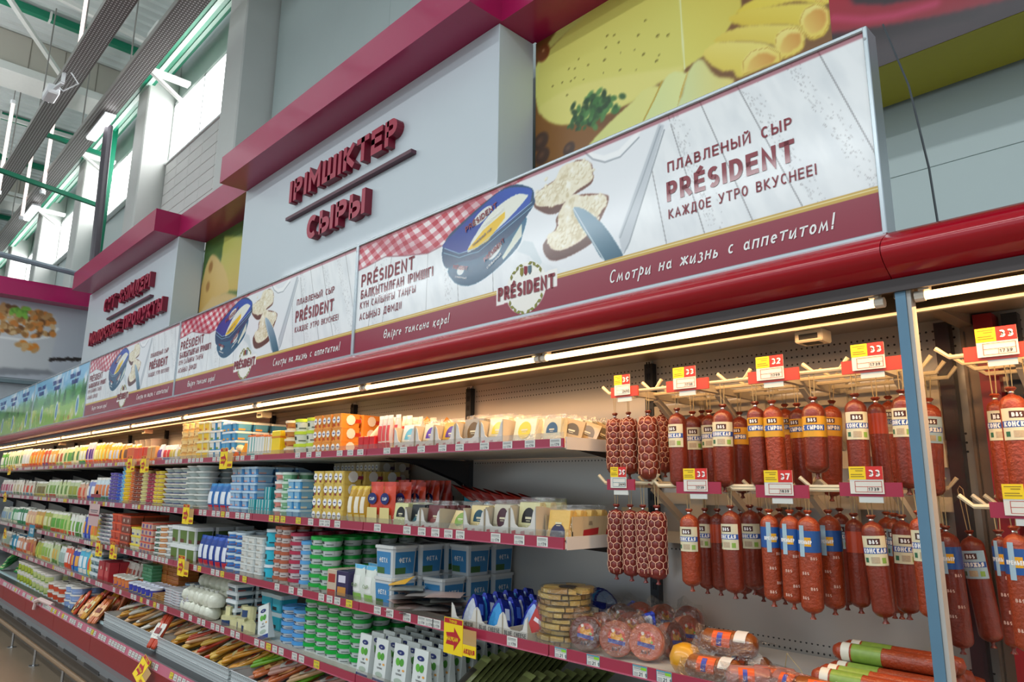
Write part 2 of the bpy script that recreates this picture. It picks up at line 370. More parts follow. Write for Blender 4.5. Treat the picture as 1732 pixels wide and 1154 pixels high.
class Canvas:
    def __init__(s,w_,h,res):
        s.w,s.h=w_,h; s.nx=int(w_/res)+1; s.ny=int(h/res)+1
        s.X,s.Y=np.meshgrid(np.linspace(0,w_,s.nx),np.linspace(0,h,s.ny)); s.res=res
        s.c=np.ones((s.ny,s.nx,3))
    def col(s,c):
        if isinstance(c,str): c=c.lstrip('#'); c=[int(c[i:i+2],16)/255 for i in (0,2,4)]
        return np.array(c,float)
    def blend(s,mask,c,c2=None,g=None):
        col=s.col(c)
        if c2 is not None: col=col*(1-g[...,None])+s.col(c2)*g[...,None]
        s.c=s.c*(1-mask[...,None])+col*mask[...,None]
    def pmask(s,poly,soft=0):
        P=np.array(poly,float); m=np.zeros(s.X.shape,bool); n=len(P)
        for i in range(n):
            x1,y1=P[i];x2,y2=P[(i+1)%n]
            if y1==y2: continue
            cr=((s.Y>=min(y1,y2))&(s.Y<max(y1,y2)))
            xi=x1+(s.Y-y1)*(x2-x1)/(y2-y1); m^=(cr&(s.X<xi))
        m=m.astype(float)
        for _ in range(int(soft)):
            p=np.pad(m,1,mode='edge'); m=(p[1:-1,1:-1]*4+p[:-2,1:-1]+p[2:,1:-1]+p[1:-1,:-2]+p[1:-1,2:])/8
        return m
    def poly(s,poly,c,soft=1,c2=None,ang=None,a=1,sm=None):
        if sm is None: sm=len(poly)>6
        if sm: poly=catmull(poly)
        m=s.pmask(poly,soft)*a; g=None
        if c2 is not None:
            P=np.array(poly); d=np.array([math.cos(R(ang)),math.sin(R(ang))]); t=P@d; g=np.clip((s.X*d[0]+s.Y*d[1]-t.min())/(t.max()-t.min()+1e-9),0,1)
        s.blend(m,c,c2,g)
    def ell(s,cx,cy,rx,ry,c,rot=0,soft=.15,a=1):
        dx=s.X-cx;dy=s.Y-cy;cr,sr=math.cos(R(rot)),math.sin(R(rot)); u=(dx*cr+dy*sr)/rx;v=(-dx*sr+dy*cr)/ry
        d=np.sqrt(u*u+v*v); s.blend(np.clip((1-d)/soft,0,1)*a,c)
    def line(s,pts,wd,c,a=1,soft=.35):
        best=np.full(s.X.shape,1e9)
        for (x1,y1),(x2,y2) in zip(pts[:-1],pts[1:]):
            dx,dy=x2-x1,y2-y1; t=np.clip(((s.X-x1)*dx+(s.Y-y1)*dy)/(dx*dx+dy*dy+1e-12),0,1)
            best=np.minimum(best,np.hypot(s.X-x1-t*dx,s.Y-y1-t*dy))
        s.blend(np.clip((wd/2-best)/(wd*soft)+.5,0,1)*a,c)
    def mesh(s,name,m,axis='y',depth=.004):
        me=bpy.data.meshes.new(name); nx,ny=s.nx,s.ny
        Z=np.zeros(s.X.size)
        co_=np.stack([s.X.ravel(),Z,s.Y.ravel()],1) if axis=='y' else np.stack([Z,-s.X.ravel(),s.Y.ravel()],1)
        i=np.arange((ny-1)*(nx-1)); r_=i//(nx-1); c_=i%(nx-1); a=r_*nx+c_
        q=np.stack([a,a+1,a+nx+1,a+nx],1)
        me.vertices.add(len(co_)); me.vertices.foreach_set('co',co_.ravel())
        me.loops.add(q.size); me.loops.foreach_set('vertex_index',q.ravel())
        me.polygons.add(len(q)); me.polygons.foreach_set('loop_start',np.arange(len(q))*4); me.polygons.foreach_set('loop_total',np.full(len(q),4))
        me.update(); me.validate()
        at=me.color_attributes.new('ink','FLOAT_COLOR','POINT')
        c=np.clip(s.c,0,1).reshape(-1,3); l=np.where(c<=.04045,c/12.92,((c+.055)/1.055)**2.4)
        at.data.foreach_set('color',np.concatenate([l,np.ones((len(l),1))],1).ravel())
        me.materials.append(m); return me
ORD=['first','second','third','fourth','fifth','sixth','seventh','eighth','ninth','tenth','eleventh','twelfth','thirteenth','fourteenth','fifteenth','sixteenth','seventeenth','eighteenth','nineteenth','twentieth']
# ================================================================ SETTING
XL,XR=-46,7; YF=-16; WALLY=3.82; ZC=10.75
floor_m=mat('#7f705e',.35,var=.10,vs=3,bump=.05,bs=40)
struct('floor',MB().box(XL,XR,YF,WALLY+.2,-.1,0,floor_m))
wallm=mat('#c3cfce',.55,var=.03,vs=1.5); wallm2=mat('#bccac9',.5,var=.03,vs=2)
wall=struct('wall_back',MB().box(XL,XR,WALLY+.06,WALLY+.3,0,7.35,wallm).box(XL,XR,WALLY+.06,WALLY+.3,8.57,ZC,wallm))
COLS=[-8.86-4.27*i for i in range(0,9)]    # right faces of the wall columns
for i,xc in enumerate(COLS):
    wb=MB().box(xc-1.35,xc,WALLY+.05,WALLY+.3,7.35,8.57,wallm); obj('wall_pier',wb,wall)
obj('wall_pier',MB().box(-8.86,XR,WALLY+.05,WALLY+.3,7.35,8.57,wallm),wall)
obj('wall_sheathing',MB().box(-8.8,XR,WALLY-.003,WALLY+.05,0,ZC,wallm2),wall)
# sandwich panels on the wall, joints recessed
pm=mesh_of('wall_panel',MB().box(.0015,1.1885,0,.07,.0015,3.1985,wallm2,.0015)); k=0
x=1.2
while x>-20:
    for z in (0,3.2,6.4):
        if z==6.4 and x<-8.0: continue
        zz=z
        o=obj('wall_panel',pm,wall); o.location=(x,WALLY-.01,zz)
        if z==6.4: o.scale=(1,1,1.3)
    x-=1.19
blockm=mat('#dcdcd8',.6,var=.04,vs=2,bump=.15,bs=9)
pm2=mesh_of('wall_block',MB().box(.004,.596,0,.05,.004,.196,blockm,.004))
for i in range(6):
    for j in range(11):
        o=obj('wall_block',pm2,wall); o.location=(-13.1+.6*i,WALLY-.035,5.1+.2*j)
colm=mat('#cfd2ce',.6,var=.04,vs=2)
for i,xc in enumerate(COLS): struct('wall_column' if i==0 else 'wall_column',MB().box(xc-.62,xc,WALLY-.46,WALLY+.06,0,ZC-.6,colm,.02))
winm=mat('#ffffff',emit=9.0); frm=mat('#e8ecec',.35)
for i in range(7):
    x1=COLS[i]-1.35; x0=COLS[i+1]
    fr=MB()
    for a,b,c,d in ((x0,x1,7.35,7.41),(x0,x1,8.50,8.57)): fr.box(a,b,WALLY+.0,WALLY+.1,c,d,frm)
    for xx in (x0,(x0+x1)/2,x1-.05): fr.box(xx,xx+.05,WALLY,WALLY+.1,7.35,8.57,frm)
    wn=struct('window_%d'%(i+1),fr)
    obj('pane',MB().box(x0+.03,(x0+x1)/2,WALLY+.06,WALLY+.075,7.4,8.52,winm),wn); obj('pane',MB().box((x0+x1)/2+.03,x1-.03,WALLY+.06,WALLY+.075,7.4,8.52,winm),wn)
    obj('sill',MB().box(x0,x1,WALLY-.06,WALLY+.02,7.31,7.345,frm),wn)
# ceiling: trapezoid metal deck with ribs, joists, beams and bracing under it
deckm=mat('#d4dad8',.35,metal=.15,var=.06,vs=1.2)
poly=[];x=XL
prof=[]
while x<2:
    prof+=[(x,ZC),(x+.06,ZC-.07),(x+.16,ZC-.07),(x+.22,ZC)]; x+=.27
V=[];F=[]
for i,(a,b) in enumerate(prof): V+=[(a,-13,b),(a,WALLY+.3,b)]
for i in range(len(prof)-1): F.append([2*i,2*i+2,2*i+3,2*i+1])
ceil=struct('ceiling',MB().add(V,F,deckm))
green=mat('#0f7a5a',.4,var=.05); whitem=mat('#d9dbd6',.45,var=.04); beige=mat('#b7b2a6',.6,var=.06,vs=.8)
for xj in (-9.9,-12.6,-15.3,-18.0,-20.6,-23.4,-26.2,-29.0,-32,-35):
    o=obj('joist',MB().box(xj-.07,xj+.07,-11,WALLY,ZC-.24,ZC-.1,green),ceil)
    mb=MB()
    for y in range(-10,4): mb.box(xj-.1,xj+.1,y-.02,y+.02,ZC-.25,ZC-.08,whitem)
    obj('joist_clip',mb,ceil)['kind']='stuff'
for xb in (-16.9,-25.2,-33.4):
    b=obj('roof_beam',MB().box(xb-.35,xb+.35,-12,WALLY,ZC-.78,ZC-.06,beige),ceil)
    mb=MB()
    obj('beam_flange',MB().box(xb-.42,xb+.42,-12,WALLY,ZC-.95,ZC-.78,whitem),ceil)
    for y in np.arange(-8,3.8,.62): mb.box(xb+.352,xb+.356,y,y+.02,ZC-.76,ZC-.08,mat('#857f74',.7))
    obj('beam_joint',mb,b)['kind']='stuff'
for a,b in (((-13.3,-1.5,10.2),(-13.5,3.4,9.8)),((-12.9,.2,10.3),(-16.4,2.6,9.9)),((-18.5,-.5,10.2),(-21.5,2.8,9.7)),((-19.3,-1.0,10),(-19.3,3.6,10)),((-22.5,0,10.2),(-25,2.8,9.8)),((-24.3,-1.0,9.9),(-24.3,3.6,9.9))):
    obj('roof_brace',MB().beam(a,b,.08,.08,whitem),ceil)
for y,z,r in ((3.62,9.15,.10),(3.35,8.90,.12)):
    obj('wall_rail_beam',MB().box(-45,-2,y-r*.8,y+r*.8,z-r,z+r,green).box(-45,-2,y-r*.3,y+r*.3,z-r-.015,z-r,mat('#b9d6c8',.4)),ceil)
obj('supply_pipe',MB().tube([(-45,3.05,8.62),(-3,3.05,8.62)],.10,mat('#a79f99',.35,metal=.3)),ceil)
for xk in (-12.2,-16.6,-21): obj('pipe_bracket',MB().box(xk-.08,xk+.08,3.0,3.75,8.5,8.56,whitem).beam((xk,3.05,8.55),(xk,3.78,8.1),.08,.05,whitem),ceil)
# perforated cable trays hung in the hall
traym=perforated('#6c6865',.055,.042,.0115,'XY',rough=.4,metal=.3,dark=.75)
steel=mat('#8a8783',.4,metal=.3)
for n,(yc,z) in enumerate(((2.04,8.0),(2.74,8.0))):
    t=obj('cable_tray',MB().box(-44,-6.5,yc-.15,yc+.15,z,z+.008,traym))
    obj('tray_side',MB().box(-44,-6.5,yc-.158,yc-.15,z-.004,z+.09,steel),t); obj('tray_side',MB().box(-44,-6.5,yc+.15,yc+.158,z-.004,z+.09,steel),t)
    for xk in (-9,-12,-15,-18,-22,-27): obj('hanger_rod',MB().tube([(xk,yc,z+.01),(xk,yc,ZC-.1)],.012,steel),t)
    tag(t,['perforated steel cable tray nearest the aisle, with a white camera on it','perforated steel cable tray nearest the windows, with lamps clipped under it'][n],'cable tray','cable trays under the roof')
cm=empty('security_camera',(-12.79,1.86,7.93)); tag(cm,'white boxy security camera hung under the cable tray','camera')
wh=mat('#eef1f4',.3); obj('camera_body',MB().box(-.3,.12,-.09,.09,-.16,-.0,wh,.02),cm); obj('lens',MB().tube([(-.3,0,-.08),(-.38,0,-.08)],.05,mat('#15181a',.2),10),cm)
obj('bracket',MB().beam((.1,0,-.08),(.45,.05,-.1),.05,.04,wh).beam((.45,.05,-.1),(.45,.05,.1),.05,.05,wh),cm); obj('cable',MB().tube([(.1,0,-.02),(.3,.1,-.16),(.5,.25,-.05),(.55,.1,.1)],.012,wh),cm)
lampm=mat('#ffffff',emit=7)
lp=Proto('tray_lamp',MB().box(-.62,.62,-.09,.09,.03,.07,wh)); lp.part('diffuser',MB().box(-.6,.6,-.07,.07,-.0,.03,lampm))
for i,(x,l) in enumerate(((-13.75,'nearer'),(-19.6,'farther'))): lp.place((x,2.80,7.90),0,l+' white strip lamp under the cable tray by the windows','lamp','strip lamps under the cable tray')
rodm=mat('#ffe9e2',emit=.95)
vt=Proto('hanging_tube_lamp',MB().tube([(0,0,-1.0),(0,0,1.0)],.034,rodm,8)); vt.part('cap',MB().tube([(0,0,-1.08),(0,0,-1.0)],.055,wh)); vt.part('cap',MB().tube([(0,0,1.0),(0,0,1.08)],.055,wh)); vt.part('suspension_wire',MB().tube([(0,0,1.08),(0,0,2.5)],.008,steel))
for i,(px,py,z) in enumerate(((142,30,9.3),(84,248,8.6),(48,298,8.6),(10,248,8.6))):
    x,y=onZ(px,py,z); vt.place((x,y,z),0,'slender upright tube lamp hanging from the roof, %s from the right'%ORD[i],'lamp','upright tube lamps hanging under the roof')
p=obj('drain_pipe',MB().tube([(-13.55,2.95,5.14),(-13.62,2.9,7.95)],.075,mat('#4e4b52',.4),10)); tag(p,'dark vertical pipe rising from the magenta band to the cable tray','pipe')
p=obj('support_rail',MB().tube([(-14.1,3.0,5.22),(-14.1,-.6,5.50)],.05,mat('#8d9aa6',.35,metal=.3),8)); tag(p,'grey tube running level above the far magenta band','rail')
p=obj('green_frame',MB().beam((-15.6,3.45,5.2),(-15.6,3.45,8.9),.10,.10,green).beam((-15.6,1.0,7.4),(-15.6,3.45,7.1),.08,.08,green).beam((-15.6,2.1,8.3),(-15.6,3.45,8.2),.08,.08,green)); tag(p,'green steel frame standing by the far windows','frame')
# far end wall with its picture and magenta band
white=mat('#ccd6dc',.42,var=.02,vs=2,coat=.15)
struct('wall_left',MB().box(-15.35,-15.12,-9,WALLY,0,5.1,mat('#b9bfc4',.6)))
struct('wall_far',MB().box(XL-.2,XL,YF,WALLY,0,ZC,mat('#eef2f2',.6)))
mag=mat('#ab0f53',.30,coat=.18,var=.04,vs=1.5)
# the magenta fascia: follows the blocks out and back
Z0,Z1=4.81,5.115
def seg(x0,x1,y0): return MB().box(x0,x1,y0,WALLY-.02,Z0,Z1,mag)
trims=[struct('trim_1',MB().box(-7.41,-3.24,2.70,3.34,Z0,Z1,mag)), struct('trim_2',MB().box(-3.24,4.5,3.0,3.36,Z0,Z1,mag)), struct('trim_3',MB().box(-9.49,-7.41,3.0,3.36,Z0,Z1,mag)),
 struct('trim_4',MB().box(-13.62,-9.49,2.69,3.34,Z0,Z1,mag)), struct('trim_5',MB().box(-15.1,-14.75,-9,3.3,Z0,Z1,mat('#b3145f',.28,coat=.25,var=.04)))]
# ---------------------------------------------------------------- department signs (boxes with built-up letters)
lm=mat('#a81e3f',.4,var=.03); ls=mat('#7c0f2c',.4,var=.03); barm=mat('#5d3342',.45)
def dept(x0,x1,lines,bar,label):
    t=empty('department_sign',((x0+x1)/2,3.0,2.9)); tag(t,label,'sign','department signs above the cases')
    L=t.location
    def ch(n,mb): o=obj(n,mb,t); mb_off(o,L); return o
    ch('panel',MB().box(x0,x1,3.0,3.345,2.5,Z0,white,.004))
    for s,xa,xb,zb,h,wd in lines:
        W=text_w(s,h,wd,1,.16); cond=1
        n=sum(1 for c in s); base=sum(GLYPH[c][0] for c in s)
        cond=((xb-xa)-wd*n-.16*h*(n-1)*0)/(base*h+.16*h*(n-1)) if n>1 else 1
        ox=xa+wd/2
        for c in s:
            if c!=' ':
                mb=MB(); letter_mb(mb,c,ox,zb,h,wd,cond,lm,2.93,.07,ls); ch('letter',mb)
            ox+=GLYPH[c][0]*h*cond+wd+.16*h*cond
    a,b,z=bar; ch('underline_bar',MB().box(a,b,2.95,3.0,z-.015,z+.015,barm))
    return t
def mb_off(o,L):
    o.data.transform(Matrix.Translation((-L[0],-L[1],-L[2])))
dept(-7.41,-3.263,[('ІРІМШІКТЕР',-6.19,-4.38,4.285,.225,.052),('СЫРЫ',-5.78,-4.80,3.80,.225,.052)],(-6.275,-4.2,4.15),'white box sign with built-up crimson letters for cheeses, nearer one')
dept(-13.76,-9.49,[('СҮТ ӨНІМДЕРІ',-12.47,-10.25,4.26,.215,.052),('МОЛОЧНЫЕ ПРОДУКТЫ',-13.13,-9.62,3.80,.20,.05)],(-12.3,-10.24,4.13),'white box sign with built-up crimson letters for dairy products, farther one')
# ---------------------------------------------------------------- picture panels on the wall
pr=print_mat(.42,.08)
def px2(cv,x0,z0,Yp):   # photograph position -> position on the printed sheet
    def f(px,py): X,Z=onY(px,py,Yp); return X-x0,Z-z0
    return f
# cheese picture
x0,z0=-3.25,3.58; cv=Canvas(2.08,1.23,.008); q=px2(cv,x0,z0,3.36)
n=vnoise(cv.X*1,cv.Y*6,4,1); cv.c[:]=cv.col('#8a5a22'); cv.blend(n*.6,'#5d3713'); 
P=lambda L:[q(900+a/3.331,b/3.331) for a,b in L]
cv.poly(P([(0,640),(400,720),(300,900),(0,900)]),'#8c5a1e',2)
def E(a,b,ra,rb,c,rot=0,soft=.3,al=1):
    x,z=q(900+a/3.331,b/3.331); x2,z2=q(900+(a+ra)/3.331,b/3.331); cv.ell(x,z,abs(x2-x)*1.0+1e-3,rb/3.331*.0043*1.0,c,rot,soft,al)
cv.c*=1.0
big=[(20,500),(15,420),(60,330),(150,230),(300,80),(420,-20),(520,-80),(830,-120),(860,390),(820,420),(760,420),(640,520),(560,580),(430,640),(260,690),(140,700),(50,640)]
cv.poly(P(big),'#e9e27a',3,'#e3db66',60)
cv.poly(P([(60,330),(150,230),(420,-20),(400,-60),(270,20),(130,190),(30,360),(14,470),(30,600),(50,640),(30,500)]),'#e6e67c',4)
cv.poly(P([(60,590),(300,470),(820,380),(840,400),(640,520),(430,640),(260,690),(140,700),(60,650)]),'#efe682',6)
cv.poly(P([(830,-120),(860,390),(1050,260),(1180,40),(1190,-100)]),'#e9e06a',2,'#e2cf52',20)
cv.line(P([(832,-60),(848,200),(862,390)]),.012,'#f3f5b0')
for a,b,r in ((425,203,9),(465,200,8),(600,200,9),(710,203,11),(768,200,10),(490,240,8),(418,270,8),(640,118,8),(630,308,10),(703,345,10),(718,312,6),(410,340,10),(265,335,7),(318,368,8),(210,390,8),(243,388,7),(243,440,7),(220,458,7),(172,466,8),(118,487,8),(498,396,8),(580,283,6),(500,300,5),(404,412,5),(292,450,5),(199,538,8),(588,396,5)):
    x,z=q(900+a/3.331,b/3.331); cv.ell(x,z,r*.0016,r*.0013,'#7d7020',0,.5); cv.ell(x+.004,z-.004,r*.0008,r*.0006,'#c9c050',0,.5)
slc=['#ecea86','#dfe79a','#e9f0a8','#e7ee9c']
cv.poly(P([(720,490),(640,500),(560,580),(430,700),(320,820),(240,930),(420,900),(620,700),(700,560)]),'#d9e08c',2,'#efe98a',20)
cv.poly(P([(860,410),(790,410),(740,460),(690,560),(620,690),(560,800),(800,700),(840,540),(880,430)]),'#dbe9a6',2,'#eff09c',10)
cv.line(P([(735,460),(690,560),(630,680)]),.012,'#c9a936'); cv.line(P([(880,410),(850,500),(825,600)]),.014,'#d6a93a')
cv.poly(P([(960,335),(920,350),(880,410),(850,520),(800,700),(1000,640),(1140,460),(1040,430),(990,370)]),'#dcebaf',3,'#f1e07c',0)
def roll(body,outer,inner,c1,c2):
    cv.poly(P(body),c1,2,c2,60,sm=1)
    cv.poly(P(outer),'#f3d75a',2,'#fbe98a',90,sm=1); cv.line(P(outer+outer[:1]),.006,'#c9982a',.55)
    cv.poly(P(inner),'#dd9a3c',2,'#f2cf66',200,sm=1)
roll([(1160,60),(1250,0),(1450,-60),(1660,-70),(1660,30),(1500,10),(1350,40),(1180,80)],[(1560,-60),(1620,-60),(1660,-30),(1660,20),(1600,10)],[(1590,-40),(1630,-40),(1640,0),(1600,0)],'#ecd23c','#f4e060')
roll([(1110,110),(1200,60),(1400,30),(1560,20),(1650,40),(1675,90),(1670,170),(1620,215),(1560,220),(1520,160),(1400,140),(1200,150)],[(1510,120),(1540,50),(1610,25),(1670,60),(1675,130),(1640,200),(1570,215),(1530,180)],[(1530,130),(1560,80),(1610,52),(1650,70),(1658,120),(1630,170),(1570,190)],'#e3c432','#f2dc5a')
roll([(1030,240),(1080,190),(1200,150),(1400,140),(1500,150),(1535,190),(1530,260),(1490,300),(1410,330),(1390,280),(1330,250),(1200,235)],[(1370,270),(1380,200),(1430,165),(1500,160),(1535,200),(1530,270),(1480,310),(1410,325)],[(1400,300),(1420,220),(1470,190),(1515,200),(1510,250),(1460,290)],'#e2c53c','#f4e06a')
roll([(965,320),(1000,265),(1060,240),(1200,235),(1330,250),(1390,290),(1400,340),(1330,370),(1170,440),(1130,400),(1060,400)],[(1190,420),(1190,350),(1240,290),(1330,270),(1395,300),(1402,345),(1300,380)],[(1215,405),(1240,335),(1300,300),(1370,320),(1360,350),(1290,385)],'#e9d04a','#f7e67a')
for k in range(90):
    a,b=nprng.normal(0,1,2); ax,ay=370+a*62-b*20,610+b*45-a*6
    x,z=q(900+ax/3.331,ay/3.331); cv.ell(x,z,.042,.026,['#2f5a2c','#3f7a38','#1f4220','#57914a'][k%4],float(nprng.uniform(0,180)),.5,.9)
for k in range(25):
    ax,ay=260+nprng.normal()*22,700+nprng.normal()*30; x,z=q(900+ax/3.331,ay/3.331); cv.ell(x,z,.022,.018,['#274d27','#356a33'][k%2],30,.5,.9)
for ax,ay,rx in ((50,800,.10),(60,880,.09),(210,840,.07)):
    x,z=q(900+ax/3.331,ay/3.331); cv.ell(x,z,rx*.9,rx*.8,'#4a2f20',20,.3); cv.ell(x-.01,z+.01,rx*.5,rx*.4,'#6b4830',20,.8)
x,z=q(900+65/3.331,300/3.331); cv.ell(x,z,.075,.08,'#8a4a20',0,.3); cv.ell(x,z+.02,.02,.02,'#d8a06a',0,.9)
def mural(name,cv,x,z,y,label,depthbox=None):
    t=empty(name,(x+cv.w/2,y,z)); tag(t,label,'picture','printed food pictures on the wall')
    o=obj('print_sheet',cv.mesh('print_sheet',pr),t); o.location=(-cv.w/2,-.004,0)
    obj('backing_box',MB().box(-cv.w/2,cv.w/2,0,WALLY-y-.06,0,cv.h,mat('#b7a91f',.5,var=.04)),t)
    return t
mural('wall_picture',cv,x0,z0,3.36,'wall picture of a yellow cheese with rolled slices and parsley')
# chilli picture
x0,z0=-1.17,3.58; cv=Canvas(2.6,1.23,.010); q=px2(cv,x0,z0,3.36)
n=vnoise(cv.X*.6+cv.Y*.5,cv.Y*2,9,3); cv.c[:]=cv.col('#281820'); cv.blend(np.clip(n*1.6-.5,0,1)*.6,'#3c242b'); cv.blend(np.clip(np.sin((cv.Y*1.0+cv.X*.25)*60+n*6)-.3,0,1)*.35,'#20141c')
P=lambda L:[q(1132+a/2.885,b/2.885) for a,b in L]
cv.poly(P([(775,-200),(785,160),(900,150),(1100,120),(1400,60),(1600,10),(1900,-80),(1900,-300)]),'#b5142e',3,'#8a0f28',-80)
cv.poly(P([(870,-50),(900,20),(1050,25),(1250,-10),(1500,-60),(1400,-120)]),'#2a1c24',3)
cv.line(P([(800,90),(950,98),(1100,78),(1300,20)]),.035,'#d8467a',.6,1.0)
cv.poly(P([(785,165),(900,155),(1200,120),(1500,60),(1500,90),(1200,150),(950,200),(790,215)]),'#1c1218',5,a=.8)
mural('wall_picture',cv,x0,z0,3.36,'dark wall picture of a red chilli pepper on wood with yellow underside')
# fruit picture between the two box signs
x0,z0=-9.49,2.9; cv=Canvas(2.08,1.91,.015); q=px2(cv,x0,z0,3.36)
P=lambda L:[q(300+a/4.122,400+b/4.122) for a,b in L]
cv.c[:]=cv.col('#5f7d2a'); cv.blend(vnoise(cv.X,cv.Y,5,4)*.8,'#2e5a1c')
cv.poly(P([(330,0),(300,220),(350,380),(450,380),(460,0)]),'#d8b45a',4,'#c9cf62',90)
cv.poly(P([(240,130),(285,150),(340,250),(360,380),(300,420),(150,540),(140,480),(180,300),(205,200)]),'#cfa24a',3,'#e2c27a',60)
cv.ell(*q(357,452),.09,.10,'#a8732c',0,.5); cv.ell(*q(352,485),.08,.09,'#a8732c',0,.5)
cv.poly(P([(150,540),(240,430),(350,390),(420,410),(400,480),(200,560)]),'#d9b878',4)
mural('wall_picture',cv,x0,z0,3.36,'green and yellow fruit picture in the gap between the two box signs')
# muesli picture on the end wall (seen turned towards the hall)
cv=Canvas(6.4,1.45,.02); Xe=-15.10; ytop=3.3
def q(px,py): Y,Z=onX(px,py,Xe); return ytop-Y, Z-3.40
cv.c[:]=cv.col('#c9ccd4'); cv.blend(vnoise(cv.X,cv.Y,1.2,8)*.5,'#9fa5b4')
P=lambda L:[q(a/3.606,440+b/3.606) for a,b in L]
cv.poly(P([(-300,300),(60,290),(300,320),(355,380),(350,430),(300,640),(290,680),(-300,640)]),'#dfe0e0',3,'#c9ccd0',180)
cv.poly(P([(-300,640),(290,670),(350,700),(-300,700)]),'#8d9097',3)
cv.line(P([(0,470),(150,490),(290,470),(350,420)]),.05,'#eef0f0')
for k in range(260):
    a=nprng.uniform(-250,330); b=300+ (a-330)*.18+nprng.uniform(30,190) if a>0 else nprng.uniform(250,470)
    if b>500-(a>250)*40: continue
    x,z=q(a/3.606,440+b/3.606); cv.ell(x,z,.07,.05,['#c99c62','#a9773c','#e0bf8a','#7c5128','#d98b3c'][k%5],float(nprng.uniform(0,180)),.4)
for k in range(14): x,z=q((120+nprng.normal()*25)/3.606,440+(320+nprng.normal()*12)/3.606); cv.ell(x,z,.09,.05,['#6fb33a','#8ccc4a'][k%2],k*20,.4)
for k in range(12): x,z=q((180+nprng.normal()*40)/3.606,440+(520+nprng.normal()*14)/3.606); cv.ell(x,z,.08,.06,['#c99c62','#e08b2c','#d9b27a'][k%3],k*20,.4)
for k in range(30): x,z=q((310+k*6.5)/3.606,440+(605+nprng.normal()*4)/3.606); cv.ell(x,z,.05,.03,'#2c211e',0,.4)
t=empty('wall_picture',(Xe,0,3.40)); tag(t,'wall picture of a glass of muesli on the far end wall','picture','printed food pictures on the wall')
me=cv.mesh('print_sheet',pr,axis='x'); o=obj('print_sheet',me,t); o.location=(.004,ytop,0)
obj('backing_box',MB().box(-.02,0,ytop-6.4,ytop,0,1.45,white),t)
struct('trim_6',MB().box(-15.12,-15.0,-9,3.3,3.30,3.36,mat('#6f8288',.4)))
p=obj('wall_counter',MB().box(-15.1,-14.6,-8,1.7,0,2.75,mat('#a7a9a8',.5)).box(-15.1,-14.5,-8,1.7,2.75,2.85,mat('#cfd0cc',.5))); tag(p,'grey service counter front under the muesli picture','counter')
c=obj('loose_cable',MB().tube([(-.64,2.3,3.1),(-.56,2.2,2.8),(-.52,2.15,2.5),(-.50,2.1,2.25)],.0032,mat('#3a4146',.5))); tag(c,'thin dark cable hanging down behind the right end of the sign','cable')
# ================================================================ REFRIGERATED CASE
F=1.87; BK=2.52; CL,CR=-15.0,2.0
UPX=[-.557-1.178*i for i in range(-2,13)]          # case joints and uprights
redm=mat('#a8001a',.20,coat=.35,var=.04,vs=2); stripm=mat('#a02c46',.30,coat=.3,var=.04); stripm2=mat('#b95a72',.3,coat=.3)
white_e=mat('#d9d6cf',.32,var=.03); silver=mat('#b9c3c8',.25,metal=.55,var=.02); black=mat('#17181b',.5); greym=mat('#8b9094',.35,metal=.4)
case=empty('refrigerated_display_case',(0,0,0)); tag(case,'long open refrigerated wall case with red canopy along the whole aisle','display case')
backm=perforated('#c9c6c0',.0195,.0275,.0035,'XZ',rows=(.345,.03,.083),rough=.28,metal=.25)
for i in range(len(UPX)-1):
    x1,x0=UPX[i],UPX[i+1]
    obj('back_panel',MB().box(x0+.004,x1-.004,BK,BK+.03,.4,2.2,backm),case)
upm=mat('#34363a',.4,metal=.3)
for xu in UPX:
    if abs(xu+.557)<.01: continue
    mb=MB().box(xu-.02,xu+.02,BK-.03,BK+.01,.4,2.12,upm)
    for k in range(34): mb.box(xu-.009,xu-.003,BK-.032,BK-.03,.45+k*.05,.478+k*.05,black).box(xu+.003,xu+.009,BK-.032,BK-.03,.45+k*.05,.478+k*.05,black)
    obj('upright',mb,case)
ceilm=perforated('#8a7864',.022,.03,.0028,'XY',rows=(.16,.02,.10),rough=.35,metal=.1,dark=.12)
obj('canopy_lining',MB().prism([(1.995,2.062),(BK+.01,2.14),(BK+.01,2.165),(1.995,2.11)],CL,CR,ceilm,'x'),case)
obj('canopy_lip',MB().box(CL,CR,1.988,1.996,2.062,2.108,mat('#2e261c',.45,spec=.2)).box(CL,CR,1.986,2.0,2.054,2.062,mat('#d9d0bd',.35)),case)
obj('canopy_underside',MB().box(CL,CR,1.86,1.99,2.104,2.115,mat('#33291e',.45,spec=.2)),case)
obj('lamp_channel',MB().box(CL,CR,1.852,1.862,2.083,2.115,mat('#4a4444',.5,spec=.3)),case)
# cornice: bowed enamelled profile
arcp=[(1.862,2.112)]+[(1.862-.075*math.sin(PI*k/10),2.112+.128*k/10) for k in range(1,10)]+[(1.862,2.240),(1.99,2.24),(1.99,2.112)]
for a,b in ((CL,-.5585),(-.5565,CR)):
    obj('cornice',MB().prism(arcp,a,b,redm,'x'),case,smooth=40)
obj('case_top',MB().box(CL,CR,1.99,BK+.05,2.19,2.215,greym),case)
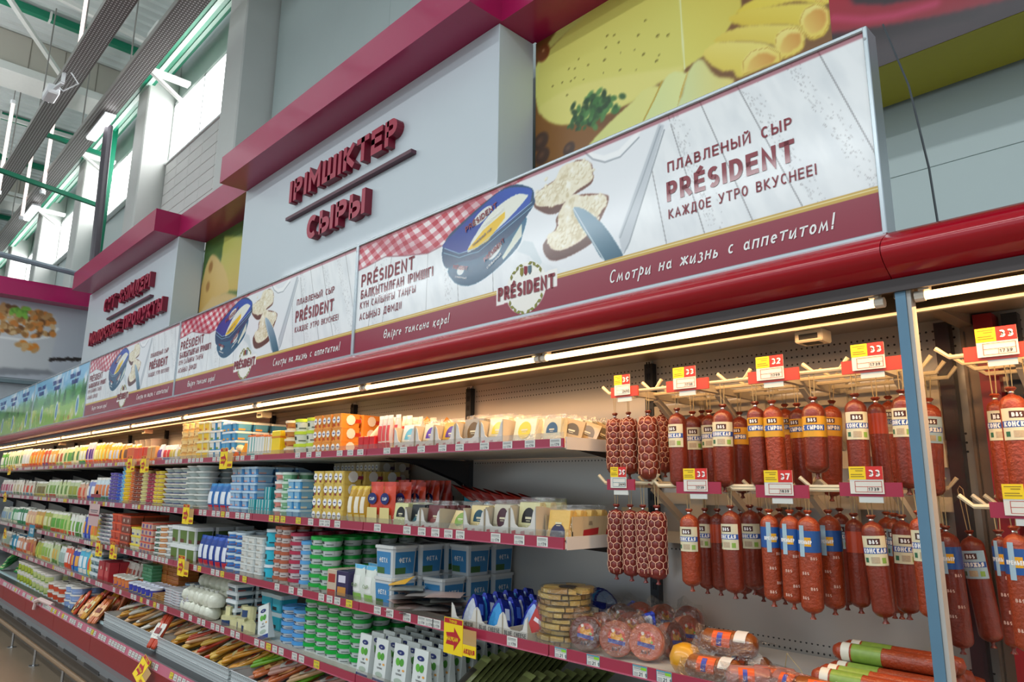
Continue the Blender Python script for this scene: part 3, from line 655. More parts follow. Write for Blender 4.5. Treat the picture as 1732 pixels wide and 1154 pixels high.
# fluorescent tubes, one after the other
tubem=mat('#ffc98a',emit=5.0); capm=mat('#d9cfc0',.4)
tb=Proto('fluorescent_tube',MB().tube([(-.575,0,0),(.575,0,0)],.0105,tubem,10)); 
for s in (-1,1): tb.part('end_cap',MB().tube([(s*.575,0,0),(s*.597,0,0)],.0135,capm,10)); tb.part('lamp_holder',MB().box(s*.575-.012,s*.575+.012,-.012,.012,.012,.034,capm))
xx=-1.185;k=0
tubes=[.08]+[-1.185-1.205*i for i in range(12)]
for k,x in enumerate(tubes):
    tb.place((x,1.882,2.068),0,'glowing white tube lamp under the canopy, right of the blue-grey post' if k==0 else 'glowing white tube lamp under the canopy, %s to the left of the post'%ORD[k-1],'lamp','tube lamps under the red canopy')
l=area('tube_light',(-6.6,1.93,2.055),13.5,.05,46,(1.0,.56,.24),(R(12),0,0))
l2=area('tube_light',(.1,1.93,2.055),1.2,.05,6,(1.0,.56,.24),(R(12),0,0))
# partition between the two cases: post, rail, glass
pt=empty('glass_partition',(-.557,F,0)); tag(pt,'blue-grey framed glass partition dividing the sausage displays','partition')
pf=mat('#5f849c',.35,metal=.2)
obj('front_post',MB().box(.0,.024,-.008,.018,.40,2.11,pf),pt); obj('post_edge',MB().box(.0245,.034,-.004,.03,.40,2.11,mat('#b6b2ac',.35)),pt)
obj('top_rail',MB().prism([(.02,2.075),(.62,2.095),(.62,2.13),(.02,2.11)],-.012,.03,mat('#8d7a66',.35,metal=.3),'x'),pt)
obj('back_post',MB().box(-.01,.035,.60,.66,.45,2.12,mat('#7c6b5c',.35,metal=.3)),pt); obj('red_back_post',MB().box(.036,.085,.56,.64,.45,2.12,mat('#8e1b22',.35)),pt)
obj('pane',MB().box(-.002,.004,.02,.60,.75,2.08,film_mat(.01,.02,tint='#fdfefe',edge=.06)),pt)
for x in (-.06,.12): obj('slotted_upright',MB().box(x-.02,x+.02,.60,.645,.45,2.12,upm),pt)
obj('sensor_box',MB(),None) if False else None
sb=empty('temperature_sensor',(-.865,2.10,2.062)); tag(sb,'small cream sensor box with dark slot under the case canopy','sensor')
cream=mat('#e6d9bd',.4); obj('housing',MB().box(-.042,.042,-.035,.035,-.03,.008,cream,.004),sb); obj('slot',MB().box(-.028,.028,-.0365,-.034,-.022,-.006,black),sb); obj('slot',MB().box(-.024,.024,-.02,.015,-.0315,-.0295,black),sb)
for i,x in enumerate((-4.55,-6.9,-10.0)):
    r=sb.copy(); C.objects.link(r); r.location.x=x; r['label']='small cream sensor box under the canopy, %s one left of the sausages'%ORD[i]; r['group']='sensor boxes under the canopy'
    for c_ in sb.children:
        c2=c_.copy(); C.objects.link(c2); c2.parent=r
# ---------------------------------------------------------------- shelves
LV=[dict(z=1.752,b=1.736,t=1.768,d='top'),dict(z=1.410,b=1.391,t=1.430,d='second'),dict(z=1.055,b=1.040,t=1.076,d='third'),dict(z=.748,b=.732,t=.770,d='fourth')]
paper=mat('#dcdcd4',.5,var=.02); ink=mat('#50545c',.6,var=0); inkr=mat('#b52a2a',.6,var=0); inkb=mat('#2f8fa6',.5,var=0); yel=mat('#e8d430',.45,var=.02); yel2=mat('#f3d21c',.4,var=.03)
def pricetag(style):
    mb=MB(); w_,h=.052,.034
    base={'w':paper,'y':yel,'b':paper}[style]; mb.box(-w_/2,w_/2,-.0012,0,0,h,base)
    y=-.0016
    def r(x0,x1,z0,z1,m): mb.quad([(x0,y,z0),(x1,y,z0),(x1,y,z1),(x0,y,z1)],m)
    for z in (.0235,.0275): r(-.022,.020,z,z+.0016,ink)
    r(-.022,.022,.0195,.0202,ink)
    for z in (.004,.008,.012): r(-.022,-.006,z,z+.0013,ink)
    text_mb({'w':'179','y':'379','b':'2149'}[style],-.002,.0045,.011,.0024,ink,y=-.0016,cond=.8,mb=mb)
    if style=='b': r(-.026,.026,h-.0035,h,inkb); r(-.026,-.0245,0,h,inkb); r(.0245,.026,0,h,inkb); r(.004,.024,.022,.030,mat('#8fd02a',.5))
    return mesh_of('price_tag',mb)
TAG={s:pricetag(s) for s in 'wyb'}
clear=film_mat(.05,.03)
def shelf(level,x0,x1,label,stripmat,tags,end=False,poly=None):
    L=LV[level]; t=empty('shelf',((x0+x1)/2,F,L['z'])); tag(t,label,'shelf','shelves in the case')
    cx=(x0+x1)/2; z0=L['z']; hw=(x1-x0)/2-.003
    obj('plate',MB().box(-hw,hw,.004,BK-F-.032,-.018,0,white_e),t)
    if end: obj('side_lip',MB().box(hw-.004,hw+.002,.012,BK-F-.04,-.022,.022,white_e),t)
    st=obj('price_rail',MB().box(-hw,hw,-.004,.003,L['b']-z0,L['t']-z0,stripmat).box(-hw,hw,-.008,-.004,L['b']-z0,L['b']-z0+.004,stripm2),t)
    obj('clear_lip',MB().box(-hw,hw,-.001,.001,L['t']-z0,L['t']-z0+.022,clear),t)
    if level<3:
        for xs in (-hw+.02,hw-.02):
            obj('bracket',MB().prism([(.10,-.022),(BK-F-.035,-.022),(BK-F-.035,-.16),(BK-F-.09,-.13),(.30,-.05)],xs-.002,xs+.002,mat('#26272b',.5),'x'),t)
    for xt,s in tags:
        o=obj('price_tag',TAG[s],t); o.location=(xt-cx,-.0045,L['b']-z0+.002)
        if L['t']-L['b']<.035: o.scale=(1,1,.86)
    return t
tg=random.Random(11)
for lv in range(4):
    z=LV[lv]['b']+.02
    def X_(px): return XS(px,z,F)
    explicit=[]
    if lv==0: explicit=[(X_(a),'w') for a in (941,898,860,821,779,750,714,684,656,611,594,576,540,524,505)]
    if lv==1: explicit=[(X_(a),'w') for a in (919,880,840,780,760,738,715,690,640,619,572,555,546,527)]+[(X_(a),'y') for a in (506,480,470,460)]
    if lv==2: explicit=[(X_(a),'b') for a in (1125,1084,1005,950,929)]+[(X_(a),'w') for a in (868,740,728,715,690,661,640,572,559,545,509,494,470)]+[(X_(a),'y') for a in (605,592,415)]
    if lv==3: explicit=[(X_(a),'y') for a in (537,)]
    lo=min([e[0] for e in explicit])-.08 if explicit else -4.0
    rightmost=[-1.663,-1.663,-.565,-.565][lv]
    edges=[e for e in UPX if e<rightmost-.3]
    if lv<2: spans=[(UPX[2+1]-0,rightmost)] if False else []
    xs=[rightmost]+edges
    if lv<2: xs=[rightmost]+[e for e in UPX if e<rightmost-.3]
    for i in range(len(xs)-1):
        x1,x0=xs[i],xs[i+1]
        tags=[e for e in explicit if x0+.03<e[0]<x1-.03]
        if x1<lo+.6 or lv==3:
            x=x1-.06
            while x>x0+.05:
                if x<lo or lv==3:
                    if tg.random()<(.75 if lv<3 else .5): tags.append((x,'w' if tg.random()<.85 else 'y'))
                x-=.072
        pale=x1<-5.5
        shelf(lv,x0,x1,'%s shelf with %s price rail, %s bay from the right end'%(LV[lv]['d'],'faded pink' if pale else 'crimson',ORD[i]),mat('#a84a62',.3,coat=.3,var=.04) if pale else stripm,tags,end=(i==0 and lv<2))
    if lv>=2:
        shelf(lv,-.545,1.2,'%s shelf with crimson price rail, right of the glass partition'%LV[lv]['d'],stripm,[])
# ---------------------------------------------------------------- lower basin, apron and bumper rail
B=MB
apron=mat('#8c1f26',.35,var=.05)
obj('basin_floor',MB().box(CL,CR,1.86,BK,.26,.28,white_e),case)
obj('basin_wall',MB().prism([(1.925,.28),(1.925,.455),(1.905,.455),(1.885,.28)],CL,CR,mat('#c4dde0',.3),'x'),case)
grill=perforated('#4c4f52',.014,.016,.0045,'XY',rough=.4,metal=.4)
obj('air_grille',MB().box(CL,CR,1.745,1.90,.425,.44,grill),case)
obj('grille_edge',MB().box(CL,CR,1.743,1.752,.40,.484,greym),case)
br=obj('bottom_price_rail',MB().prism([(1.722,.432),(1.735,.486),(1.742,.484),(1.730,.430)],CL,CR,mat('#c2687e',.35,coat=.2),'x'),case)
k=0;x=-3.0
while x>-14 and k<150:
    if tg.random()<.72:
        o=obj('price_tag',TAG['y' if tg.random()<.18 else 'w'],case); o.location=(x,1.7225,.442); o.rotation_euler=(R(-13),0,0); k+=1
    x-=.066
for i in range(len(UPX)-1): obj('red_apron_panel',MB().box(UPX[i+1]+.003,UPX[i]-.003,1.722,1.74,.30,.432,apron),case)
obj('kick_board',MB().box(CL,CR,1.76,1.80,0,.30,mat('#5f564c',.6)),case)
obj('bumper',MB().prism([(1.722,.30),(1.69,.29),(1.675,.255),(1.69,.215),(1.735,.205),(1.76,.25)],CL,CR,mat('#66686a',.4,var=.05),'x'),case,smooth=30)
x=-3.6
mb=MB()
while x>-14.5: mb.box(x-.28,x+.12,1.674,1.68,.238,.262,mat('#2c2e30',.5)); x-=.62
obj('bumper_insert',mb,case)['kind']='stuff'
rail=empty('bumper_rail',(-8,1.64,0)); tag(rail,'low round floor rail guarding the foot of the case','rail')
rm=mat('#a5886a',.28,metal=.45,var=.04); chrome=mat('#b9babb',.15,metal=.9,var=0)
obj('tube',MB().tube([(-7,0,.155),(6,0,.155)],.019,rm,10),rail)
for x in np.arange(-6.6,6,.98): obj('post',MB().tube([(x,.0,.0),(x,0,.15)],.011,chrome,8),rail); obj('foot_disc',MB().lathe([(.04,0),(.04,.006),(.012,.01)],chrome,12,x,0),rail)
# ---------------------------------------------------------------- illuminated advertising signs on top of the case
SW,SH=2.535,.585
cv=Canvas(SW,SH,.0029)
def S(a,b,ox=740,oy=220,s=3.8475):   # photograph crop position -> place on the printed sheet
    X,Z=onY(ox+a/s,oy+b/s,F); return X+3.095,Z-2.24
P=lambda L:[S(*p) for p in L]
cv.c[:]=cv.col('#eceff0')
n=vnoise(cv.X*1.0+cv.Y*.42,cv.Y*.35-cv.X*.15,26,2,3); cv.blend(np.clip(n-.35,0,1)*.8,'#cdd3d8'); cv.blend(np.clip(.45-n,0,1)*.9,'#f4f6f7')
def plank(x0,x1): cv.line([(x0,.585),(x1,.12)],.0035,'#77767a',.8)
for a,b in ((1.02,1.05),(.78,.83),(.60,.60),(.33,.25),(.18,.13),(1.90,2.02),(2.15,2.33),(1.80,1.88),(2.40,2.56),(2.02,2.18)): plank(a,b)
for (a,b) in ((2.15,2.36),(1.90,2.04),(2.30,2.50),(.24,.16),(.70,.74)):
    for k in range(150):
        t_=nprng.random(); x=a+(b-a)*t_+abs(nprng.normal())*.022; z=.585-.465*t_
        cv.ell(x,z,.003+.005*nprng.random(),.002,'#8a888a',-60,.8,.55)
# gingham cloth
g=P([(-140,640),(-140,640)]); cl=[(.0,.585),(1.30,.585),(1.16,.562),(.98,.52),(.86,.46),(.74,.42),(.60,.405),(.42,.435),(.25,.47),(.10,.455),(0,.45)]
m_=cv.pmask(cl,1); u=(cv.X*1.0+cv.Y*.9)+.01*np.sin(cv.X*16); v=cv.Y*1.15-cv.X*.28+.012*np.sin(cv.X*11+1)
a1=(np.sin(u*2*PI/.085)>0).astype(float); a2=(np.sin(v*2*PI/.062)>0).astype(float)
t_=(a1+a2)/2; cv.blend(m_,'#f2e3e3','#c0283c',t_); cv.blend(m_*np.clip(np.sin(cv.X*9+cv.Y*22)*.6,0,1)*.5,'#8d1f33')
cv.line([(.0,.45),(.10,.455),(.25,.47),(.42,.435),(.60,.405),(.74,.42),(.86,.46)],.008,'#7d3340',.5)
# board and plate
cv.poly(P([(780,160),(560,330),(500,560),(560,720),(700,870),(1000,900),(1190,800),(1240,640),(1470,40),(1480,-60),(900,0)]),'#e9ecef',3)
cv.poly(P([(1440,-40),(1476,-30),(1240,770),(1200,800),(1180,690)]),'#c3c9cf',2); cv.line(P([(1450,-20),(1330,330),(1190,700)]),.006,'#9aa2aa',.8); cv.line(P([(1476,0),(1250,730),(1215,800)]),.006,'#8f979e',.8)
cv.line(P([(900,80),(1010,170),(1080,185),(1180,150),(1290,40),(1330,-40)]),.022,'#f7f8f8'); cv.line(P([(930,120),(1010,190),(1090,210),(1190,175),(1310,50)]),.007,'#9ba1a8',.8)
cv.poly(P([(560,720),(620,730),(680,860),(660,900),(600,820),(520,790)]),'#cfd9dd',2)
# bread with spread cheese
def bread(crust,cheese):
    cv.poly(P(crust),'#7c4a36',2,'#5f3428',-90); cv.poly(P(cheese),'#efe6cc',2)
    c_=P(cheese); xs=[p[0] for p in c_]; zs=[p[1] for p in c_]; mk=cv.pmask(c_,2)
    nn=vnoise(cv.X,cv.Y,42,9,3); cv.blend(mk*np.clip((.47-nn)*4,0,1)*.75,'#c9b78c'); cv.blend(mk*np.clip((nn-.56)*5,0,1),'#fbf7e8')
bread([(630,470),(640,510),(720,548),(800,530),(870,440),(1000,350),(1012,270),(990,210),(900,200),(800,300),(660,400)],[(635,450),(650,495),(740,495),(830,470),(900,400),(1000,330),(1005,260),(985,205),(900,205),(810,240),(760,330),(660,400)])
bread([(690,740),(700,810),(740,848),(830,835),(1010,730),(1050,610),(1110,470),(1090,420),(900,430),(780,560),(770,640)],[(715,690),(740,770),(820,780),(960,700),(1040,570),(1100,470),(1080,420),(960,430),(870,425),(790,540),(780,640)])
cv.poly(P([(885,510),(960,520),(1080,620),(1200,800),(1180,825),(1085,850),(1000,720),(920,600)]),'#9fb8c8',1,'#2f5d74',-70)
cv.line(P([(885,510),(960,640),(1085,848)]),.004,'#e3ecf0',.8)
# tub
cv.poly(P([(200,1015),(100,980),(100,860),(540,560),(552,690),(500,790),(330,950)]),'#0d6488',1,'#0a4c6c',-90)
cv.poly(P([(420,830),(500,690),(548,610),(550,690),(430,845)]),'#d9dccb',1); cv.poly(P([(60,900),(30,830),(45,740),(120,640),(430,380),(600,372),(630,440),(620,500),(480,680),(270,830),(140,860)]),'#0a3f66',1)
cv.poly(P([(45,770),(60,720),(300,490),(440,385),(595,378),(612,430),(560,520),(260,760),(140,800)]),'#12308c',1,'#1f50b4',40)
cv.poly(P([(195,780),(330,560),(490,430),(578,420),(575,450),(440,600),(260,760)]),'#e9eadc',1); cv.poly(P([(195,782),(300,650),(440,530),(440,570),(330,720),(240,778)]),'#f0c21c',1)
cv.line(P([(45,770),(140,805),(260,765),(615,470)]),.003,'#9dc3d6'); cv.line(P([(40,800),(140,830),(270,790),(625,490)]),.003,'#8ab4c8')
def ang(p,q_): a,b=S(*p),S(*q_); return math.degrees(math.atan2(b[1]-a[1],b[0]-a[0]))
A1=ang((190,668),(390,480)); A2=ang((310,860),(440,700))
cv.ell(*S(290,560),.070,.026,'#dfe0da',A1,.1); cv.ell(*S(150,915),.026,.022,'#e4e6e2',0,.15); cv.ell(*S(375,790),.050,.022,'#dfe2e0',A2,.15)
for (pp,nb) in (([(660,430),(985,240)],60),([(760,740),(1060,450)],70)):
    for k in range(nb):
        t_=nprng.random(); a=pp[0][0]+(pp[1][0]-pp[0][0])*t_+nprng.normal()*38; b=pp[0][1]+(pp[1][1]-pp[0][1])*t_+nprng.normal()*30
        x,z=S(a,b); cv.ell(x+.002,z-.003,.013,.008,'#c8b588',float(nprng.uniform(0,90)),.6,.55); cv.ell(x,z,.011,.007,'#f6f0da',float(nprng.uniform(0,90)),.5,.8)
cv.poly(P([(885,510),(960,520),(1080,620),(1200,800),(1180,825),(1085,850),(1000,720),(920,600)]),'#9fb8c8',1,'#2f5d74',-70)
cv.line(P([(885,510),(960,640),(1085,848)]),.004,'#e3ecf0',.8)
# bottom band and gold line
cv.poly([(0,0),(SW,0),(SW,.120),(0,.120)],'#8f2338',0); cv.poly([(0,.118),(SW,.118),(SW,.134),(0,.134)],'#caa544',0); cv.poly([(0,.127),(SW,.127),(SW,.130),(0,.130)],'#efe0a0',0)
cv.poly([(0,.565),(SW,.565),(SW,.585),(0,.585)],'#8c2a3a',2,a=.6)
cx,cz=1.235,.115
cv.ell(cx,cz,.112,.105,'#f1efe6',0,.04); cv.poly([(cx-.165,cz-.045),(cx+.165,cz-.025),(cx+.165,cz+.045),(cx-.165,cz+.025)],'#f4f2ec',1)
sm=cv.mesh('printed_sheet',print_mat(.22,.3))
maroon=mat('#861428',.4,var=0,coat=.4); whitep=mat('#f2f2f0',.4,var=0); gold=mat('#8a8a3c',.5,var=0)
def logo(mb,cx,cz,s,m=maroon,slant=0):
    text_mb('PRÉSIDENT',cx,cz-.028*s,.056*s,.0125*s,m,y=-.0012,cond=.62,sp=.16,align='c',mb=mb)
def wreath(cx,cz,r):
    mb=MB()
    for k in range(26):
        a=R(-90+ (k//2+.7)*13*(1 if k%2 else -1)); px_,pz=cx+r*math.cos(a),cz+r*math.sin(a)
        if -.036<pz-cz<.050: continue
        t=a+(PI/2 if k%2 else -PI/2)+(.5 if k%2 else -.5)*(-1)**(k//2)
        dx,dz=math.cos(t),math.sin(t); L=.026;W=.007
        mb.add([(px_-dx*L/2,-.001,pz-dz*L/2),(px_+dz*W,-.001,pz-dx*W),(px_+dx*L/2,-.001,pz+dz*L/2),(px_-dz*W,-.001,pz+dx*W)],[[0,1,2,3]],gold)
    for i,c_ in enumerate(('#8f8430','#8c2030','#55707c')):
        x=cx-.03+.022*i; mb.add([(x,-.001,cz+.085+.004*(i==1)),(x+.018,-.001,cz+.085),(x+.018,-.001,cz+.06),(x+.009,-.001,cz+.048),(x,-.001,cz+.06)],[[4,3,2,1,0]],mat(c_,.5,var=0))
    return mb
def sheared(mb,fn):
    mb.v=[fn(*p) for p in mb.v]; return mb
PT=[]   # shared meshes of the lettering
mb=MB()
text_mb('PRÉSIDENT',.052,.352,.066,.0115,maroon,cond=.86,mb=mb,sp=.22)
text_mb('БАЛҚЫТЫЛҒАН ІРІМШІГІ',.052,.288,.046,.0075,maroon,cond=.72,mb=mb,sp=.2)
text_mb('КҮН САЙЫНҒЫ ТАҢҒЫ',.048,.236,.036,.0048,maroon,cond=.78,mb=mb,sp=.24)
text_mb('АСЫҢЫЗ ДӘМДІ!',.048,.176,.036,.0048,maroon,cond=.86,mb=mb,sp=.24)
PT.append(mesh_of('lettering',mb))
mb=MB()
text_mb('ПЛАВЛЕНЫЙ СЫР',1.895,.378,.036,.0058,maroon,cond=.92,mb=mb,sp=.24)
text_mb('PRÉSIDENT',1.893,.276,.069,.0145,maroon,cond=.72,mb=mb,sp=.2)
text_mb('КАЖДОЕ УТРО ВКУСНЕЕ!',1.892,.216,.033,.0045,maroon,cond=.78,mb=mb,sp=.24)
PT.append(mesh_of('lettering',mb))
mb=MB(); text_mb('Өмірге тамсана қара!',.272,.05,.044,.0052,whitep,cond=.80,sp=.16,mb=mb,slant=.2,jit=.04)
text_mb('Смотри на жизнь с аппетитом!',1.645,.048,.046,.0052,whitep,cond=.82,sp=.16,mb=mb,slant=.2,jit=.04); PT.append(mesh_of('lettering',mb))
mb=MB(); logo(mb,cx,cz,1.0); wreath_m=mesh_of('wreath_emblem',wreath(cx,cz,.098)); PT.append(mesh_of('lettering',mb))
mb=MB()   # words on the pictured tub, running up its lid and side
def diag(t,ax,az,ang,h,wd,m,cond=.6):
    q=MB(); text_mb(t,0,0,h,wd,m,cond=cond,mb=q,sp=.15); c_,s_=math.cos(R(ang)),math.sin(R(ang))
    mb.add([(ax+x*c_-z*s_*.6,-.001,az+x*s_+z*c_) for x,y,z in q.v],q.f,m)
def fit(t,p,q_,h,wd,m):
    a,b=S(*p),S(*q_); L_=math.hypot(b[0]-a[0],b[1]-a[1]); w0=text_w(t,h,wd,1,.15); n=len(t)*wd; cond=(L_-n)/(w0-n)
    q=MB(); text_mb(t,0,0,h,wd,m,cond=cond,mb=q,sp=.15); th=math.atan2(b[1]-a[1],b[0]-a[0]); c_,s_=math.cos(th),math.sin(th)
    mb.add([(a[0]+x*c_-z*s_*.8,-.001,a[1]+x*s_+z*c_) for x,y,z in q.v],q.f,m)
fit('PRÉSIDENT',(190,668),(390,505),.027,.0052,maroon); fit('СЛИВОЧНЫЙ',(285,650),(432,520),.012,.002,whitep)
fit('PRÉSIDENT',(312,862),(440,730),.022,.0045,maroon); fit('СЛИВОЧНЫЙ',(328,905),(418,815),.010,.002,whitep)
fit('PRÉSIDENT',(104,905),(196,915),.018,.0038,maroon); fit('СЛИВОЧНЫЙ',(118,962),(190,972),.008,.0016,whitep)
fit('ПЛАВЛЕНЫЙ СЫР',(235,758),(355,650),.010,.0018,mat('#2a3f80',.5,var=0))
PT.append(mesh_of('lettering',mb))
def sign(x0,label):
    t=empty('advertising_sign',(x0+SW/2,F,2.24)); tag(t,label,'sign','lit advertising signs on the case')
    fr=MB(); e=.012
    obj('light_box',MB().box(-SW/2+.004,SW/2-.004,.004,.055,.004,SH-.004,mat('#c9ced2',.35)),t)
    for n_,mb in (('top_frame',MB().box(-SW/2,SW/2,-.008,.06,SH-.004,SH+.010,silver,.003)),('bottom_frame',MB().box(-SW/2,SW/2,-.008,.06,-.004,.010,silver,.003)),('side_frame',MB().box(-SW/2-.001,-SW/2+.011,-.009,.061,.0,SH+.008,silver,.002)),('side_frame',MB().box(SW/2-.011,SW/2+.001,-.009,.061,.0,SH+.008,silver,.002))): obj(n_,mb,t)
    return t
def pres(x0,label):
    t=sign(x0,label); o=obj('printed_sheet',sm,t); o.location=(-SW/2,-.0005,0)
    for i,me in enumerate(PT): q=obj('lettering',me,t); q.location=(-SW/2,-.0025,0)
    q=obj('wreath_emblem',wreath_m,t); q.location=(-SW/2,-.0015,0)
    for x in (SW/2-.006,): obj('rivet',MB().tube([(x,-.010,SH-.03),(x,-.008,SH-.03)],.004,greym,8),t)
for i,l in enumerate(('cheese advertising sign at the right end, with the blue tub nearest the camera','cheese advertising sign with a blue tub, second from the right end','pale sunlit cheese advertising sign, third from the right, beside the green signs')): pres(-3.095-2.535*i,l)
cv=Canvas(SW,SH,.012); cv.c[:]=cv.col('#5aa84a'); n=vnoise(cv.X,cv.Y,5,5)
cv.blend(np.clip((cv.Y-.36+.1*n)*9,0,1),'#7fc0e6'); cv.blend(np.clip((cv.Y-.36+.1*n)*9,0,1)*np.clip((n-.5)*4,0,1),'#eaf4fa')
for k in range(26): x=nprng.uniform(0,SW); h=nprng.uniform(.1,.26); cv.poly([(x-.09,.18),(x+.09,.18),(x+.02,.2+h),(x-.02,.2+h)],['#2f7a36','#3f9448','#28652e'][k%3],3)
cv.blend(np.clip((.24-cv.Y+.06*n)*12,0,1),'#8fc44a'); cv.blend(np.clip((n-.55)*5,0,1)*(cv.Y<.24),'#c9d86a')
for k in range(26): cv.ell(nprng.uniform(0,SW),nprng.uniform(.02,.2),.012,.035,['#f1efe8','#c83c30','#e6d9a0'][k%3],0,.4)
for x in (.55,1.3,2.2): cv.ell(x,.15,.07,.12,'#e6f0f4',0,.15); cv.ell(x,.15,.05,.09,'#3a8ab0',0,.2)
gm=cv.mesh('printed_sheet',print_mat(.18,.5)); navy=mat('#33408a',.5,var=0)
mb=MB()
for x in (.15,.95,1.75): text_mb('ТЕПЕРЬ В НОВОЙ',x,.47,.05,.009,navy,cond=.6,mb=mb); text_mb('УПАКОВКЕ!',x+.1,.40,.05,.009,navy,cond=.6,mb=mb)
gt=mesh_of('lettering',mb)
for i,l in enumerate(('green meadow advertising sign directly left of the pale cheese sign','green meadow advertising sign at the far left end of the row','green meadow advertising sign beyond the picture edge')[:2]):
    t=sign(-3.095-2.535*(3+i),l); o=obj('printed_sheet',gm,t); o.location=(-SW/2,-.0005,0); q=obj('lettering',gt,t); q.location=(-SW/2,-.0025,0)
# ---------------------------------------------------------------- yellow promotion cards with arrows on the shelf edges
redp=mat('#b5202a',.45,var=.02)
def promo(w_=.112,h=.132):
    p=Proto('promotion_card',MB().box(-w_/2,w_/2,-.0015,0,-h,0,yel2))
    p.part('heading',MB().quad([(-w_/2+.003,-.002,-.02),(w_/2-.003,-.002,-.02),(w_/2-.003,-.002,-.002),(-w_/2+.003,-.002,-.002)],redp))
    y=-.0022; a=MB()
    P_=[(-.042,-.055),(.006,-.050),(.006,-.032),(.045,-.072),(.006,-.118),(.006,-.098),(-.042,-.098),(-.034,-.077)]
    a.add([(x,y,z) for x,z in P_],[[0,7,6,5,1],[1,5,4,3,2]],redp); p.part('arrow',a)
    p.part('lettering',text_mb('НАУҚАН',-.036,-.083,.015,.003,yel2,y=-.003,cond=.75,sp=.16)); p.part('lettering',text_mb('ТИІМДІ',0,-.0165,.010,.002,yel2,y=-.003,cond=.9,align='c'))
    q=MB().box(w_/2,w_/2+.075,.0,.0015,-.042-.085,-.085,yel2); q.box(w_/2,w_/2+.075,.0,.0015,-.085,-.03,mat('#d9b070',.4,alpha=.55,var=0)); p.part('price_pocket',q)
    p.part('lettering',text_mb('АКЦИЯ',w_/2+.037,-.085-.032,.018,.004,redp,y=-.001,cond=.62,align='c'))
    return p
pc=promo()
cards=[(752,1043,'by the blue cheese trays'),(303,939,'under the white bucket tubs'),(188,917,'under the orange tub stack, right one of a pair'),(164,914,'under the orange tub stack, left one of a pair'),
 (311,853,'under the white bowls on the second shelf'),(217,772,'right one of the pair on the top shelf'),(240,772,'left one of the pair on the top shelf'),(374,759,'under the orange cheese on the top shelf'),(15,787,'at the far left end of the top shelf'),(8,832,'at the far left end of the second shelf'),(252,1122,'on the bottom rail, tilted'),(8,893,'at the far left of the third shelf')]
for i,(px,py,l) in enumerate(cards):
    if i==10:
        pc.place((onY(250,1120,1.70)[0],1.70,.50),0,'yellow promotion card with red arrow, '+l,'promotion card','yellow promotion cards',rot=(R(-25),R(18),0)); continue
    X,Z=onY(px,py,F-.03); s=1.0
    pc.place((X+.056,F-.03,Z),0,'yellow promotion card with red arrow, '+l,'promotion card','yellow promotion cards',scale=(1.0,1,.98))
t=empty('notice_card',(onY(163,838,F-.03)[0],F-.03,onY(163,836,F-.03)[1])); tag(t,'pink and white notice with a small portrait hanging from the second shelf','card')
obj('sheet',MB().box(-.16,.16,-.002,0,-.19,0,mat('#c9a9a6',.4)),t); obj('red_border',MB().quad([(-.16,-.003,-.03),(.16,-.003,-.03),(.16,-.003,0),(-.16,-.003,0)],mat('#8c3040',.5)).quad([(-.16,-.003,-.19),(.16,-.003,-.19),(.16,-.003,-.175),(-.16,-.003,-.175)],mat('#8c3040',.5)),t)
obj('portrait',MB().lathe([(.001,-.0035),(.035,-.0035)],mat('#4a342e',.6),12),t).rotation_euler=(R(90),0,0); t.children[-1].location=(0,-.0,-.085)
obj('lettering',MB().quad([(-.12,-.003,-.145),(.12,-.003,-.145),(.12,-.003,-.138),(-.12,-.003,-.138)],ink).quad([(-.10,-.003,-.16),(.10,-.003,-.16),(.10,-.003,-.154),(-.10,-.003,-.154)],ink),t)
t=empty('blue_card',(onY(55,888,F-.03)[0],F-.03,onY(55,888,F-.03)[1])); tag(t,'small blue shelf card with white lettering at the left of the third shelf','card')
obj('sheet',MB().box(-.13,.13,-.002,0,-.13,0,mat('#1f7f9e',.4)),t); obj('lettering',text_mb('ЭКСКЛ',0,-.095,.06,.012,whitep,y=-.003,align='c',cond=.6),t)
# ================================================================ SAUSAGE HANGERS
rodm=mat('#e2d2ae',.4,var=.03); armm=mat('#d6c9ae',.4,var=.03)
orange=mat('#c8402c',.4,coat=.2,var=.03); crims=mat('#a02142',.4,coat=.2)
def price_card(n1,n2,narrow):
    w_=.098 if not narrow else .078; p=Proto('price_card',MB().box(-w_/2,w_/2,-.0015,0,-.052,.052,paper))
    p.part('yellow_field',MB().quad([(-w_/2,-.002,.002),(0,-.002,.002),(0,-.002,.052),(-w_/2,-.002,.052)],yel2))
    p.part('red_field',MB().quad([(0,-.002,.002),(w_/2,-.002,.002),(w_/2,-.002,.052),(0,-.002,.052)],mat('#cf2f2a',.4,var=.02)))
    p.part('lettering',text_mb(n1,w_/4,.013,.026,.0052,whitep,y=-.003,cond=.75,align='c'))
    mb=MB()
    for z,a,b in ((.042,-.9,-.1),(.034,-.6,-.15),(.020,-.9,-.2),(.012,-.9,-.1)): mb.quad([(w_/2*a,-.0025,z),(w_/2*b,-.0025,z),(w_/2*b,-.0025,z+.003),(w_/2*a,-.0025,z+.003)],mat('#8c7a1c',.5,var=0))
    fr=inkb if narrow else inkr
    for a,b,c,d in ((-.35,.45,-.004,-.0055),(-.35,.45,-.044,-.0455),(-.35,-.335,-.045,-.004),(.435,.45,-.045,-.004),(-.35,.45,-.024,-.0255),(.02,.03,-.045,-.025)): mb.quad([(w_*a,-.0025,min(c,d)),(w_*b,-.0025,min(c,d)),(w_*b,-.0025,max(c,d)),(w_*a,-.0025,max(c,d))],fr)
    text_mb(n2,w_*.06,-.040,.012,.0022,ink,y=-.0026,cond=.75,mb=mb); p.part('frame_print',mb)
    return p
